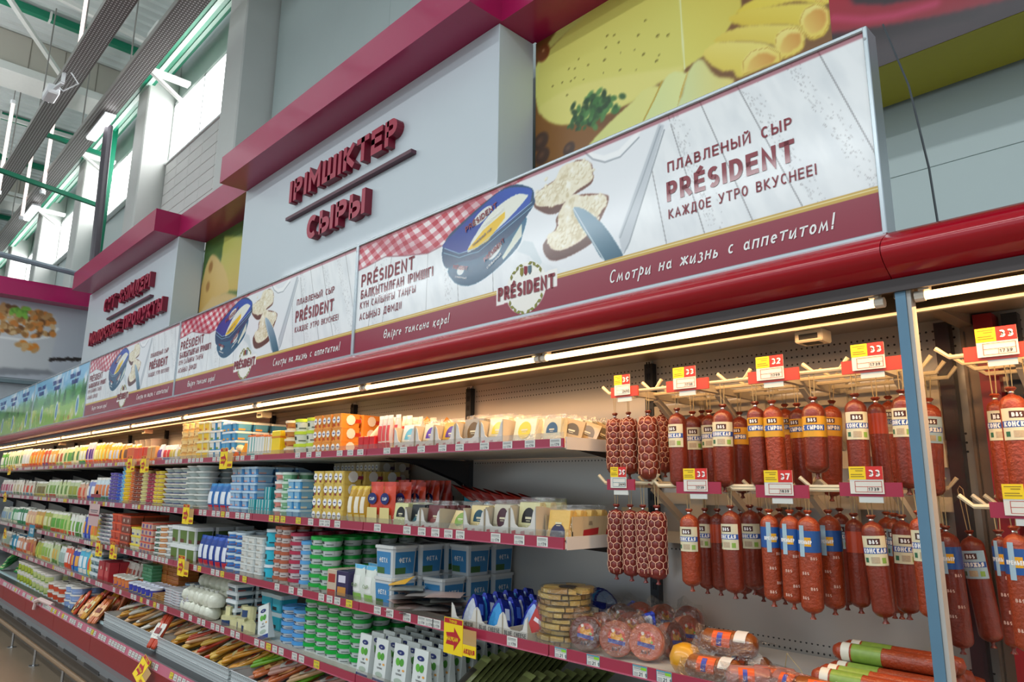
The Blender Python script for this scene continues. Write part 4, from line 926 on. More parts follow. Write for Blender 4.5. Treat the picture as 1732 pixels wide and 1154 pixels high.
def hanger(x,z,label,n1,n2,top,narrow=False,cardx=0,y0=2.0):
    t=empty('sausage_hanger',(x,y0,z)); tag(t,label,'hanger','sausage hangers on the case wall')
    L=BK-.05-y0; hw=.10 if narrow else .175; hr=hw; 
    if -.72<x<-.6: hr=.075
    if x>-.5: hw=.12
    obj('arm',MB().box(-.010,.010,0,L,-.012,.012,armm),t)
    obj('brace',MB().beam((0,L*.38,-.012),(0,L-.01,-.19),.018,.022,armm),t); obj('back_strut',MB().box(-.028,.028,L-.01,L+.015,-.26,.03,armm),t)
    for k,yy in enumerate((.03,.15,.27,.39)):
        m_=MB().tube([(-hw-.03,yy,.030),(-hw,yy,.004),(hr,yy,.004),(hr+.025,yy,.034)],.0062,rodm,7); obj('rod',m_,t)
    pw=.058 if narrow else .078
    obj('holder_plate',MB().box(-pw+cardx,pw+cardx,-.016,-.010,-.020,.016,orange if top else crims),t)
    pcx=price_card(n1,n2,narrow); 
    for k,subs in [(pcx.root,[])]+pcx.kids:
        c=k.copy(); C.objects.link(c); c.parent=t; c.location=(cardx-.006,-.018,.022); c.scale=(.86,1,.68)
        if k is pcx.root: c.name='price_card'
    obj('clip',MB().box(cardx-.03,cardx+.03,-.014,-.01,-.036,-.018,paper),t)
    return t
HG=[(-1.486,'net salami','39','2690',True),(-1.235,'white-labelled sausages','33','1739',False),(-.944,'yellow-labelled sausages','32','1799',False),(-.668,'sausages next to the blue-grey post','33','1739',False),(-.375,'sausages right of the glass partition','33','1739',False)]
for x,l,a,b,nr in HG: hanger(x,1.93,'upper hanger rack carrying '+l,a,b,True,nr)
HG2=[(-1.51,'dark net salami','39','2690',True,1.612),(-1.21,'lower white-labelled sausages','33','1739',False,1.604),(-.94,'lower blue-labelled sausages','37','1839',False,1.596),(-.70,'lower sausages next to the blue-grey post','33','1739',False,1.604),(-.36,'lower sausages right of the glass partition','33','1739',False,1.56)]
for x,l,a,b,nr,z in HG2: hanger(x,z,'lower hanger rack carrying '+l,a,b,False,nr)
for i,(x0,x1) in enumerate(((-1.70,-.60),(-.50,.6))):
    for z in (1.91,1.73,1.56,1.41): o=obj('cross_rail',MB().box(x0,x1,BK-.045,BK-.03,z-.022,z+.022,armm),case)
# ---------------------------------------------------------------- sausages
casing=mat('#9a3c1c',.36,coat=.3,var=.28,vs=70,bump=.4,bs=120); casing2=mat('#782a16',.36,coat=.3,var=.28,vs=45,bump=.25,bs=120); darkc=mat('#742620',.42,coat=.15,var=.18,vs=60)
netm=mat('#dfae92',.6,var=.05); metalc=mat('#c9c9c6',.25,metal=.8); string=mat('#b9a57a',.8)
lab={'K':mat('#ddd6b4',.4,coat=.2),'Y':mat('#d9a028',.4,coat=.2),'B':mat('#20549a',.4,coat=.2),'L':mat('#a6c3d2',.4,coat=.2),'R':mat('#b04020',.35,coat=.3)}
blue=mat('#2c56a4',.4,var=0); brown=mat('#4a1f18',.45,var=0); greenp=mat('#8ab04a',.5,var=0)
def wrapquad(mb,x0,x1,z0,z1,r,m,n=8):
    V=[];Fc=[]
    for i in range(n+1):
        x=x0+(x1-x0)*i/n; a=x/r; V+=[(r*math.sin(a),-r*math.cos(a),z0),(r*math.sin(a),-r*math.cos(a),z1)]
    for i in range(n): Fc.append([2*i,2*i+2,2*i+3,2*i+1])
    mb.add(V,Fc,m)
def wraptext(t,z,h,wd,r,m,cond=.8,x0=None,align='c'):
    q=text_mb(t,0 if x0 is None else x0,z,h,wd,m,cond=cond,align=align if x0 is None else 'l')
    q.v=[(r*math.sin(x/r),-r*math.cos(x/r),z_) for x,y,z_ in q.v]; return q
def sausage(r,L,kind,body=None,hang=.07,both=True):
    """origin at the rod above; the body hangs below it"""
    zt=-hang; body=body or casing
    prof=[(0.0001,zt-L)]+[(r*math.sin(R(a)),zt-L+r*.7*(1-math.cos(R(a)))) for a in (25,50,75,90)]+[(r*1.01,zt-L*.5)]+[(r*math.sin(R(a)),zt-r*.95*(1-math.cos(R(a)))) for a in (90,72,52,34,18)]+[(.005,zt+.002)]
    p=Proto('sausage',MB().lathe(prof,body,16),smooth=70)
    kn=MB(); kn.lathe([(.004,zt),(.005,zt+.006),(.012,zt+.014),(.009,zt+.018),(.001,zt+.016)],body,9,sx=1.1,sy=.8); p.part('tied_neck',kn,smooth=60)
    kb=MB(); kb.lathe([(.001,zt-L-.016),(.009,zt-L-.014),(.004,zt-L-.006),(.006,zt-L+.002)],body,8); p.part('tied_end',kb,smooth=60)
    p.part('clip',MB().lathe([(.0055,zt+.002),(.0065,zt+.004),(.0055,zt+.007)],metalc,8)); 
    p.part('string',MB().tube([(-.004,0,zt+.01),(-.006,0,-.003),(0,0,.0075),(.006,0,-.003),(.004,0,zt+.01)],.0012,string,4,cap=False))
    rr=r*1.035
    if kind in 'KBYLR':
        z1=zt-r*1.25; z0=z1-(.075 if kind in 'KL' else .058)
        wb=MB()
        if kind=='K': wrapquad(wb,-r*1.25,r*1.25,z0,z1,rr,lab['K'],10)
        elif kind=='L': wrapquad(wb,-r*1.3,r*1.3,z0,z1,rr,lab['L'],10)
        else: wb.lathe([(rr,z0),(rr,z1)],lab[kind],18)
        lbo=p.part('label',wb,smooth=80)
        r2=rr*1.012; d=MB()
        if kind in 'KL':
            wrapquad(d,-r*1.25,r*1.25,z0+.030,z0+.045,r2,blue,8); wrapquad(d,-.016,.016,z0+.052,z0+.068,r2,brown,4)
            wrapquad(d,r*.55,r*.95,z0+.006,z0+.020,r2,greenp,3); wrapquad(d,-r*.4,r*.35,z0+.006,z0+.022,r2,mat('#b9a88c',.5,var=.2,vs=200),4); wrapquad(d,-r*1.0,-r*.65,z0+.008,z0+.020,r2,mat('#2f6a4c',.5),3)
            p.part('label_print',d)
            r3=r2*1.01; p.part('lettering',wraptext('КОНСКАЯ' if kind=='K' else 'ГОВЯЖЬЯ',z0+.0315,.012,.0030,r3,whitep,.62)); p.part('lettering',wraptext('B&S',z0+.0545,.010,.0026,r3,whitep,.7))
        elif kind=='Y':
            wrapquad(d,-r*.9,r*1.1,z0+.018,z0+.034,r2,blue,8); wrapquad(d,-.016,.014,z0+.040,z0+.054,r2,brown,4); p.part('label_print',d)
            p.part('lettering',wraptext('С СЫРОМ',z0+.020,.012,.0028,r2*1.01,whitep,.62)); p.part('lettering',wraptext('B&S',z0+.042,.010,.0024,r2*1.01,whitep,.7))
        elif kind=='B':
            wrapquad(d,-r*.5,r*.0,z0-.012,z1+.014,r2,lab['L'],3); wrapquad(d,-r*.35,r*.6,z0+.016,z0+.040,r2,mat('#e8a81c',.45),5); p.part('label_print',d); p.part('lettering',wraptext('ПРЕМЬЕР',z0+.022,.010,.0024,r2*1.012,whitep,.45))
            q=MB()
            for k_,(aa,zz) in enumerate(((-.3,-.06),(.5,-.02),(.4,-.10),(-.4,-.125))): q2=wraptext('B&S',z0+zz,.008,.0018,rr*.985,mat('#d9b0a0',.5,var=0),.8,x0=aa*r); q.add(q2.v,q2.f,q2.mats[0])
            p.part('casing_print',q)
    elif kind=='N':
        # knotted net: hexagon mesh round the body
        nb=MB(); cols=8; hz=2*PI*r/cols/math.sqrt(3)*1.5; rw=int((L-.03)/hz)
        def hp(i,j,k):
            cxx=(i+.5*(j%2))*2*PI/cols; s=2*PI/cols/math.sqrt(3); an=R(60*k+30); 
            a=cxx+s*math.cos(an); z=zt-.02-j*hz+s*r*math.sin(an)
            rad=r*1.03 if (zt-z>r*.6 and z-(zt-L)>r*.5) else r*.86
            return (rad*math.cos(a),rad*math.sin(a),z)
        for j in range(rw+1):
            for i in range(cols):
                for k in (0,1,5):
                    nb.tube([hp(i,j,k),hp(i,j,k+1)],.0013,netm,3,cap=False)
        o=p.part('netting',nb); 
    return p
# bumpy body for the netted salami
def net_sausage(r,L,body):
    p=sausage(r,L,'N',body); me=p.root.data; cols=8; hz=2*PI*r/cols/math.sqrt(3)*1.5
    mb=MB(); zt=-.07; nz=60;na=40;V=[];Fc=[]
    for j in range(nz+1):
        z=zt-L*j/nz; env=min(1,math.sqrt(max(0,1-(max(0,(r*.9-(zt-z)))/(r*.9))**2)),math.sqrt(max(0,1-(max(0,(r*.7-(z-(zt-L))))/(r*.7))**2)))
        for i in range(na):
            a=2*PI*i/na; best=9
            jj=round((zt-.02-z)/hz)
            for j2 in (jj-1,jj,jj+1):
                for c_ in range(cols):
                    ca=(c_+.5*(j2%2))*2*PI/cols; da=(a-ca+PI)%(2*PI)-PI; best=min(best,math.hypot(da*r,z-(zt-.02-j2*hz)))
            V.append(((r*.90+r*.13*max(0,1-(best/(hz*.62))**2))*env*math.cos(a),(r*.90+r*.13*max(0,1-(best/(hz*.62))**2))*env*math.sin(a),z))
    for j in range(nz):
        for i in range(na): Fc.append([j*na+i,(j+1)*na+i,(j+1)*na+(i+1)%na,j*na+(i+1)%na])
    old=p.root; p.root=obj('sausage',MB().add(V,Fc,body),None,80,link=False); p.root.name='sausage'; return p
SA={}
def saus(kind,L,r):
    key=(kind,round(L,2),round(r,3))
    if key not in SA:
        if kind in 'ND': SA[key]=net_sausage(r,L,casing2 if kind=='N' else darkc)
        else: SA[key]=sausage(r,L,kind,casing2 if (kind in 'R' or random.random()<.3) else casing)
    return SA[key]
KN={'K':'white and blue label','Y':'yellow label band','B':'blue label band','L':'pale blue label','R':'plain red band','N':'white netting','D':'white netting, dark'}
# every sausage that shows: (picture column of its middle, top row, bottom row, width, kind, rod)
UPR=[(1040,702,803,25,'N',0),(1063,700,803,25,'N',0),(1096,694,803,30,'N',0),(1120,697,805,22,'N',2),
 (1145,696,823,26,'K',0),(1171,697,825,27,'K',1),(1199,699,828,25,'K',1),(1223,690,826,32,'K',0),(1187,698,822,24,'R',3),(1251,695,826,27,'Y',2),
 (1277,686,824,28,'Y',0),(1305,682,826,31,'Y',0),(1327,684,824,24,'Y',3),(1347,681,822,28,'Y',1),(1375,672,801,37,'Y',0),(1409,678,832,34,'Y',2),
 (1446,667,804,37,'K',0),(1480,672,826,31,'R',1),(1503,676,824,26,'K',3),(1526,667,830,36,'K',0),(1547,672,836,32,'K',2),(1573,676,842,40,'L',2),
 (1683,667,842,36,'K',1),(1709,658,842,48,'K',0),(1742,664,842,44,'K',1)]
LO=[(1043,858,968,23,'D',0),(1066,857,971,22,'D',0),(1087,858,975,22,'D',0),(1111,856,975,27,'D',0),
 (1165,860,988,28,'K',0),(1192,858,992,24,'K',1),(1213,860,998,25,'R',1),(1235,861,1000,30,'K',0),(1254,862,1006,25,'R',2),(1268,860,993,32,'K',1),(1285,858,1004,28,'R',3),
 (1301,868,1020,29,'B',0),(1336,866,1023,33,'B',0),(1318,862,1012,26,'R',3),(1367,868,1031,36,'B',0),(1352,863,1018,26,'B',3),(1401,868,1031,38,'B',1),(1420,862,1022,28,'L',3),
 (1444,870,1021,31,'R',1),(1471,872,1030,38,'K',0),(1499,866,1033,30,'K',3),(1526,876,1034,37,'K',1),(1512,868,1028,28,'L',2),(1554,872,1038,36,'K',0),
 (1598,892,1086,41,'B',2),(1636,896,1079,40,'L',3),(1590,888,1060,34,'K',3),
 (1689,900,1087,28,'B',1),(1716,896,1100,44,'B',0),(1745,896,1100,40,'L',1)]
RODY=[2.03,2.15,2.27,2.39]
for nm,LST,HGz,racks in (("upper",UPR,[1.93]*5,[h[0] for h in HG]),('lower',LO,[h[5] for h in HG2],[h[0] for h in HG2])):
    cnt={}
    for i,(px,pt_,pb,wd,kd,rod) in enumerate(LST):
        y=RODY[rod]+(.0 if rod else 0); 
        X,zt=onY(px,pt_+ (4),y); zb=onY(px,pb,y)[1]
        # rack under which it hangs
        g=min(range(5),key=lambda k:abs(racks[k]-X)); zr=HGz[g]+.004
        sc_=abs(onY(px+wd/2,(pt_+pb)/2,y)[0]-onY(px-wd/2,(pt_+pb)/2,y)[0])
        r=sc_/2*1.0
        r=round(r/.002)*.002; L=round((zt-zb)/.02)*.02
        # true hang length: from the rod down to the tied neck
        hang=zr+.0062-zt
        p=saus(kd,L,r)
        # string is modelled for .07; the loop is stretched through the location of the body
        key=(kd,L,r,round(hang/.015))
        if key not in SA:
            import copy
            P2=Proto.__new__(Proto); P2.root=p.root; P2.kids=[[k,s] for k,s in p.kids if not k.name.startswith('string')]
            so=obj('string',MB().tube([(-.004,0,-.06),(-.007,0,-.003-.07+round(hang/.015)*.015),(0,0,.0072-.07+round(hang/.015)*.015),(.007,0,-.003-.07+round(hang/.015)*.015),(.004,0,-.06)],.0012,string,4,cap=False),None,link=False); P2.kids.append([so,[]]); SA[key]=P2
        p=SA[key]; h2=round(hang/.015)*.015
        ordn=cnt.get(g,0); cnt[g]=ordn+1
        look={'N':'brick-red salami in white netting','D':'dark salami in white netting','K':'red sausage with white and blue label','Y':'red sausage with yellow label band','B':'red sausage with blue label band','L':'red sausage with pale blue label','R':'plain red sausage with faint band'}[kd]
        place_=['leftmost rack','second rack from left','third rack','rack beside the post','rack right of the partition'][g]
        tl={1573:.05,1409:.07,1636:-.09,1598:-.03,1471:-.05,1305:-.02}.get(px,random.uniform(-.02,.02))
        p.place((X,y,zr+.07-h2),random.uniform(-.5,.35) if kd in 'ND' else (R(18)+random.uniform(-.45,.3)),'%s, %s on the %s %s'%(look,ORD[ordn],nm,place_),'sausage','sausages on the %s racks'%nm).rotation_euler.rotate_axis('Y',tl)
# ================================================================ GOODS ON THE SHELVES
def pm_(c,r=.38,coat=.12): return mat(c,r,coat=coat,var=.05)
def tubP(name,r,h,lid,body,label,mark=None,taper=.86,lidh=.010,n=14,rimlow=True,text=None):
    b=pm_(body); p=Proto(name,MB().lathe([(r*taper*.93,0),(r*taper*.95,.004),(r*.95,h-lidh)],b,n),smooth=40)
    L_=pm_(lid,.3); p.part('lid',MB().lathe([(r*.95,h-lidh-.004),(r*1.0,h-lidh-.004),(r*1.0,h-.001),(r*.93,h),(r*.90,h-.003),(0.0001,h-.003)],L_,n),smooth=35)
    a0,a1=R(195),R(345)
    rr=lambda z:r*(taper*.95+(.95-taper*.95)*(z/(h-lidh)))*1.012
    z0,z1=h*.16,h*.74
    p.part('label',MB().lathe([(rr(z0),z0),(rr(z1),z1)],pm_(label),10,a0=a0,a1=a1),smooth=60)
    if mark:
        q=MB(); m_=pm_(mark); zz0,zz1=h*.30,h*.58; r3=lambda z:rr(z)*1.01
        q.lathe([(r3(zz0),zz0),(r3(zz1),zz1)],m_,5,a0=R(235),a1=R(275)); q.lathe([(r3(h*.2),h*.2),(r3(h*.27),h*.27)],m_,5,a0=R(290),a1=R(335)); p.part('label_mark',q)
    return p
def rrect(w_,d,c=.12,n=2):
    P_=[]; rad=min(w_,d)*c
    for sx,sy,a in ((1,-1,-90),(1,1,0),(-1,1,90),(-1,-1,180)):
        for k in range(n+1): an=R(a+90*k/n); P_.append((sx*(w_/2-rad)+rad*math.cos(an),sy*(d/2-rad)+rad*math.sin(an)))
    return P_
def loft(mb,sections,m,cap=True):
    k=len(sections[0][0]); V=[];Fc=[]
    for poly,z in sections: V+=[(x,y,z) for x,y in poly]
    for j in range(len(sections)-1):
        for i in range(k): Fc.append([j*k+i,j*k+(i+1)%k,(j+1)*k+(i+1)%k,(j+1)*k+i])
    if cap: Fc.append(list(range(k))[::-1]); Fc.append([(len(sections)-1)*k+i for i in range(k)])
    return mb.add(V,Fc,m)
def rtubP(name,w_,h,d,lid,body,label,mark=None,text=None,tc='#f2f2f0',taper=.88,lidh=.012,top=None):
    b=pm_(body); p=Proto(name,loft(MB(),[(rrect(w_*taper*.94,d*taper*.94),0),(rrect(w_*.94,d*.94),h-lidh)],b))
    p.part('lid',loft(MB(),[(rrect(w_,d),h-lidh-.003),(rrect(w_,d),h-.002),(rrect(w_*.95,d*.95),h)],pm_(lid,.3)))
    if top: p.part('lid_film',MB().box(-w_*.4,w_*.4,-d*.4,d*.4,h,h+.0008,pm_(top,.15)))
    q=MB(); m_=pm_(label); z0,z1=h*.10,h*.80
    s=lambda z:(taper*.94+(.94-taper*.94)*z/(h-lidh))
    def face(m,a,b_,z0,z1,off):
        for yy in (-1,):
            q_.quad([(w_*s(z0)*a/2,-d*s(z0)/2-off,z0),(w_*s(z0)*b_/2,-d*s(z0)/2-off,z0),(w_*s(z1)*b_/2,-d*s(z1)/2-off,z1),(w_*s(z1)*a/2,-d*s(z1)/2-off,z1)],m)
        q_.quad([(w_*s(z0)/2+off,d*s(z0)*a/2,z0),(w_*s(z0)/2+off,d*s(z0)*b_/2,z0),(w_*s(z1)/2+off,d*s(z1)*b_/2,z1),(w_*s(z1)/2+off,d*s(z1)*a/2,z1)],m)
    q_=q; face(m_,-.78,.78,z0,z1,.0008); p.part('label',q)
    if mark:
        q_=MB(); face(pm_(mark),-.78,.1,z0,h*.3,.0014); p.part('label_mark',q_)
    if text:
        q_=text_mb(text,0,h*.46,h*.15,h*.028,pm_(tc),y=-d*s(h*.5)/2-.002,cond=.8,align='c'); p.part('lettering',q_)
        q2=text_mb(text,0,h*.46,h*.15,h*.028,pm_(tc),y=0,cond=.8,align='c'); q2.v=[(w_*s(h*.5)/2+.002,x,z) for x,y,z in q2.v]; p.part('lettering',q2)
    return p
def boxP(name,w_,h,d,body,bands=(),emblem=None,hang=False):
    p=Proto(name,MB().box(-w_/2,w_/2,-d/2,d/2,0,h,pm_(body),.003))
    for (a,b_,c,e,col) in bands:
        q=MB().quad([(w_*a,-d/2-.0008,h*c),(w_*b_,-d/2-.0008,h*c),(w_*b_,-d/2-.0008,h*e),(w_*a,-d/2-.0008,h*e)],pm_(col))
        if a<=-.49 and b_>=.49: q.quad([(w_/2+.0008,-d/2,h*c),(w_/2+.0008,d/2,h*c),(w_/2+.0008,d/2,h*e),(w_/2+.0008,-d/2,h*e)],pm_(col))
        p.part('label',q)
    if emblem:
        (ex,ez,er,ec)=emblem; q=MB(); V=[(w_*ex+er*math.cos(k*PI/5),-d/2-.0015,h*ez+er*.8*math.sin(k*PI/5)) for k in range(10)]; q.add(V,[list(range(10))],pm_(ec)); p.part('emblem',q)
    return p
def pouchP(name,w_,h,d,body,label=None,accent=None,seal=None,nx=6,nz=7,flop=0):
    def surf(off,u0,u1,v0,v1,nx,nz,side=-1):
        V=[];Fc=[]
        for j in range(nz+1):
            v=v0+(v1-v0)*j/nz
            th=d/2*max(0,math.sin(PI*min(1,max(0,(v*.93+.02)))))**.55*(1-v**3*.55)
            for i in range(nx+1):
                u=u0+(u1-u0)*i/nx; t=th*(max(0,math.sin(PI*u))**.5)
                V.append(((u-.5)*w_*(1-.06*math.sin(PI*v)),side*(t+off)+flop*v*v,v*h))
        for j in range(nz):
            for i in range(nx):
                a=j*(nx+1)+i; f=[a,a+1,a+nx+2,a+nx+1]; Fc.append(f if side<0 else f[::-1])
        return V,Fc
    b=mat(body,.28,coat=.25,var=.08,vs=30,bump=.25,bs=35); mb=MB()
    for sd in (-1,1): V,Fc=surf(0,0,1,0,1,nx,nz,sd); mb.add(V,Fc,b)
    p=Proto(name,mb,smooth=50)
    if label: V,Fc=surf(.0012,.18,.82,.30,.72,4,3); p.part('label',MB().add(V,Fc,mat(label,.3,coat=.2,var=.1,vs=40)),smooth=50)
    if accent: V,Fc=surf(.0018,.12,.88,.08,.26,4,2); p.part('label_mark',MB().add(V,Fc,mat(accent,.3,coat=.2,var=.15,vs=60)),smooth=50)
    if seal: V,Fc=surf(.0010,.0,1,.90,1,4,1); p.part('seal',MB().add(V,Fc,pm_(seal)),smooth=50)
    return p
def lvw(k,n):
    if n==1: return ''
    return 'top' if k==n-1 else ('bottom' if k==0 else ORD[k]+' up')
def lab_(desc,i,cols,k,lev,r,rows):
    s=[]
    if lev>1: s.append(lvw(k,lev))
    if cols>1: s.append(ORD[i]+(' stack' if lev>1 else '')+' from left')
    if rows>1: s.append('front row' if r==0 else ('rear row' if r==rows-1 else ORD[r]+' row'))
    return desc+(', '+', '.join(s) if s else '')
def grid(lv,px0,px1,pyt,fn,cols,lev,rows,desc,cat,grp,front=.035,dy=None,jr=.06,jl=.0,drop=0,z=None,gap=.97,jy=.004,keep=None,dx=0):
    zb=LV[lv]['z'] if z is None else z; y0=F+front
    ztop=onY((px0+px1)/2,pyt,y0)[1]; h=(ztop-zb)/lev; zm=(zb+ztop)/2
    X0,X1=XS(px0,zm,y0),XS(px1,zm,y0); w_=(X1-X0)/cols
    d=dy or w_
    p=fn(w_*gap,h-.0006,d*gap)
    n=0
    for r in range(rows):
        for i in range(cols):
            top=lev-(random.random()<drop)*1
            if keep and not keep(r,i): continue
            ax,ay=random.uniform(-1,1)*jy,random.uniform(-1,1)*jy
            for k in range(max(1,top)):
                lbl=lab_(desc,i,cols,k,lev,r,rows)
                rz=random.uniform(-1,1)*jr
                p.place((X0+w_*(i+.5)+ax+dx*r,y0+d*(r+.5)+ay,zb+h*k+.0004),rz,lbl,cat,grp); n+=1
    return p
T=lambda name,lid,body,label,mark=None,taper=.86,lidh=.010:(lambda w_,h,d:tubP(name,w_/2,h,lid,body,label,mark,taper,lidh))
RT_=lambda name,lid,body,label,mark=None,text=None,taper=.9,lidh=.010,top=None:(lambda w_,h,d:rtubP(name,w_,h,d,lid,body,label,mark,text,taper=taper,lidh=lidh,top=top))
BX=lambda name,body,bands=(),emblem=None:(lambda w_,h,d:boxP(name,w_,h,d,body,bands,emblem))
PO=lambda name,body,label=None,accent=None,seal=None:(lambda w_,h,d:pouchP(name,w_,h,min(d,.07),body,label,accent,seal))
# ---- cardboard display trays with cheese packs
card=mat('#cdbfa6',.6,var=.05); cardw=mat('#d5d2ca',.5,var=.03)
def trayP(w_,h,d,text=None,bc=None,sd=.95):
    p=Proto('display_tray'); f=cardw
    fr=[(-w_/2,0),(w_/2,0),(w_/2,h*.92),(w_*.40,h*.80),(w_*.30,h*.42),(w_*.18,h*.34),(-w_*.18,h*.34),(-w_*.30,h*.42),(-w_*.40,h*.80),(-w_/2,h*.92)]
    q=MB(); y=-d/2
    q.add([(x,y,z) for x,z in fr]+[(x,y+.003,z) for x,z in fr],[[0,1,4,5,6,7][::1] and [0,1,5,6],[1,2,3,4],[1,4,5],[0,6,7],[0,7,8,9]]+[[i,10+i,10+(i+1)%10,(i+1)%10] for i in range(10)]+[[16,15,11,10],[14,13,12,11],[15,14,11],[17,16,10],[19,18,17,10]],f); p.part('front_panel',q)
    for s in (-1,1): p.part('side_panel',MB().prism([(-d/2,0),(d/2,0),(d/2,h*sd*.76),(-d/2+.02,h*sd*(1 if sd>.5 else .7)),(-d/2,h*(.95 if sd>.5 else .8))],s*w_/2-.0015,s*w_/2+.0015,card,'x'))
    p.part('back_panel',MB().box(-w_/2,w_/2,d/2-.003,d/2,0,h*.8,card)); p.part('bottom_panel',MB().box(-w_/2,w_/2,-d/2,d/2,0,.002,card))
    e=MB(); r=h*.07; 
    for a,c_ in ((-.36,'#b8323a'),(0.0,'#b98a8c'),(.34,'#c7b3aa')): e.quad([(w_*a-r*1.2,y-.001,h*.10),(w_*a+r*1.2,y-.001,h*.13),(w_*a+r*1.2,y-.001,h*.25),(w_*a-r*1.2,y-.001,h*.22)],pm_(c_))
    if text: e=text_mb(text,0,h*.12,h*.17,h*.035,ink,y=y-.001,cond=.62,align='c')
    p.part('emblem' if not text else 'lettering',e)
    return p
def slabP(w_,h,d,cheese,labc,shape='arch',film=True,mark='#d8cfae',stud=None):
    ch=mat(cheese,.35,coat=.3,var=.12,vs=25,bump=.15,bs=50); p=Proto('cheese_pack',MB().prism([(-d/2,0),(d/2,0),(d/2,h*.93),(d*.15,h),(-d/2,h*.96)],-w_/2,w_/2,ch,'x'))
    q=MB(); y=-d/2-.0012; c=pm_(labc)
    if shape=='arch': V=[(-w_*.33,y,h*.40),(w_*.33,y,h*.40)]+[(w_*.33*math.cos(R(a)),y,h*.50+h*.32*math.sin(R(a))) for a in range(0,181,20)]
    elif shape=='low': V=[(-w_*.36,y,h*.08),(w_*.36,y,h*.08)]+[(w_*.36*math.cos(R(a)),y,h*.16+h*.36*math.sin(R(a))) for a in range(0,181,20)]
    else: V=[(w_*.30*math.cos(R(a)),y,h*.52+h*.34*math.sin(R(a))) for a in range(0,360,24)]
    q.add(V,[list(range(len(V)))],c); p.part('label',q)
    q=MB(); y-=.0008; q.quad([(-w_*.15,y,h*.50),(w_*.15,y,h*.50),(w_*.15,y,h*.56),(-w_*.15,y,h*.56)],pm_(mark)).quad([(-w_*.1,y,h*.44),(w_*.1,y,h*.44),(w_*.1,y,h*.46),(-w_*.1,y,h*.46)],pm_(mark)); p.part('label_mark',q)
    if film:
        fm=film_mat(.06,.12,.6,40); e=.010
        V=[(-w_/2-e,-d/2-.006,-.0),(w_/2+e,-d/2-.006,-.0),(w_/2+e,-d*.1,h+e*1.6),(-w_/2-e,-d*.1,h+e*1.6)]; p.part('clear_film',MB().add(V,[[0,1,2,3]],fm))
    return p
trays={}
def tray_at(lv,px0,px1,pyt,cheese,labc,shape,desc,withtray=True,lean=-.12,npack=3,lab2='packs'):
    zb=LV[lv]['z']; y0=F+.03; ztop=onY((px0+px1)/2,pyt,y0)[1]; H=ztop-zb; X0,X1=XS(px0,zb+H/2,y0),XS(px1,zb+H/2,y0); W=X1-X0-.006; D=.26 if withtray else .2
    if withtray:
        t=trayP(W,H*.92,D); t.place(((X0+X1)/2,y0+D/2,zb),0,'white cardboard tray holding '+desc,'tray','cardboard display trays')
    s=slabP(W*.80,H*.96,.034,cheese,labc,shape)
    for k in range(npack):
        s.place(((X0+X1)/2,y0+.04+k*.058,zb+.004),0,desc+(', front one' if k==0 else ', %s behind the front one'%ORD[k-1]),'cheese',desc+' in a row',rot=(lean,0,random.uniform(-.04,.04)))
# shelf 1, right half
for a in [(905,944,706,'#d9cfa8','#355a78','arch','pale cheese pack with blue picture label',False,-.15,5),(853,901,706,'#ece3c4','#e3c83a','disc','clear cheese pack with yellow round label',False,-.22,4),(812,851,704,'#e9dfb8','#e6cf4c','arch','cheese pack with yellow arched label',True,-.2,4),
 (770,811,706,'#a39a8a','#6d5228','disc','grey cheese pack with brown oval label',True,-.15,4),(735,769,712,'#d8b048','#5b3a92','arch','golden cheese pack with purple wrapper',True,-.2,4),(702,734,714,'#e6dcc0','#5a3fae','arch','cheese pack with violet wrapper',True,-.2,4),(666,701,716,'#d9e2dc','#5fb4cf','arch','cheese pack with pale blue label',True,-.2,4)]:
    tray_at(0,a[0],a[1],a[2],a[3],a[4],a[5],a[6],a[7],a[8],a[9])
# fanned wedges at the very end of shelf one
wp=slabP(.085,.10,.022,'#b59a6c','#5d5038','arch',film=False)
for k in range(4):
    X,y=onZ(953+k*7,752,1.752); wp.place((-1.735+k*.004,F+.10+k*.075,1.752),0,'brown wedge cheese pack fanned at the shelf end, %s'%ORD[k],'cheese','fanned wedge packs at the end of the top shelf',rot=(-.25-.12*k,.25+.1*k,.5))
# tall triangular sachets, red and white
def sachetP(body,label,w_=.055,h=.13):
    def fn(W,h,d):
        p=pouchP('cheese_sachet',W,h,.045,body,label,'#c21f2c','#e9dfd8'); return p
    return fn
grid(0,630,666,702,sachetP('#e6cfc0','#d94a4a'),4,1,4,'tall pointed red and white cheese sachet','cheese','red and white sachets on the top shelf',dy=.07,jr=.2)
grid(0,606,632,738,BX('cheese_box','#c81c24'),3,1,3,'small red cheese box by the sachets','box','red boxes on the top shelf',dy=.06)
# long orange pack leaning across
def longP(w_,h,d): return pouchP('cheese_pack',w_,h,.04,'#e39a42','#efd9a0','#d2451e',None)
lp_=longP(.055,.235,.04)
for k in range(4): lp_.place((-3.06+.05*k,F+.06+.085*k,1.753),0,'long orange snack pack leaning right, %s'%ORD[k],'snack','long leaning orange packs',rot=(-.1,.78,.15))
tr=slabP(.13,.075,.02,'#e9c86a','#24408c','disc',film=False); tr.place((-2.86,F+.07,1.753),0,'blue and yellow cheese box lying tilted among red boxes','cheese',None,rot=(-.75,0,-.3))
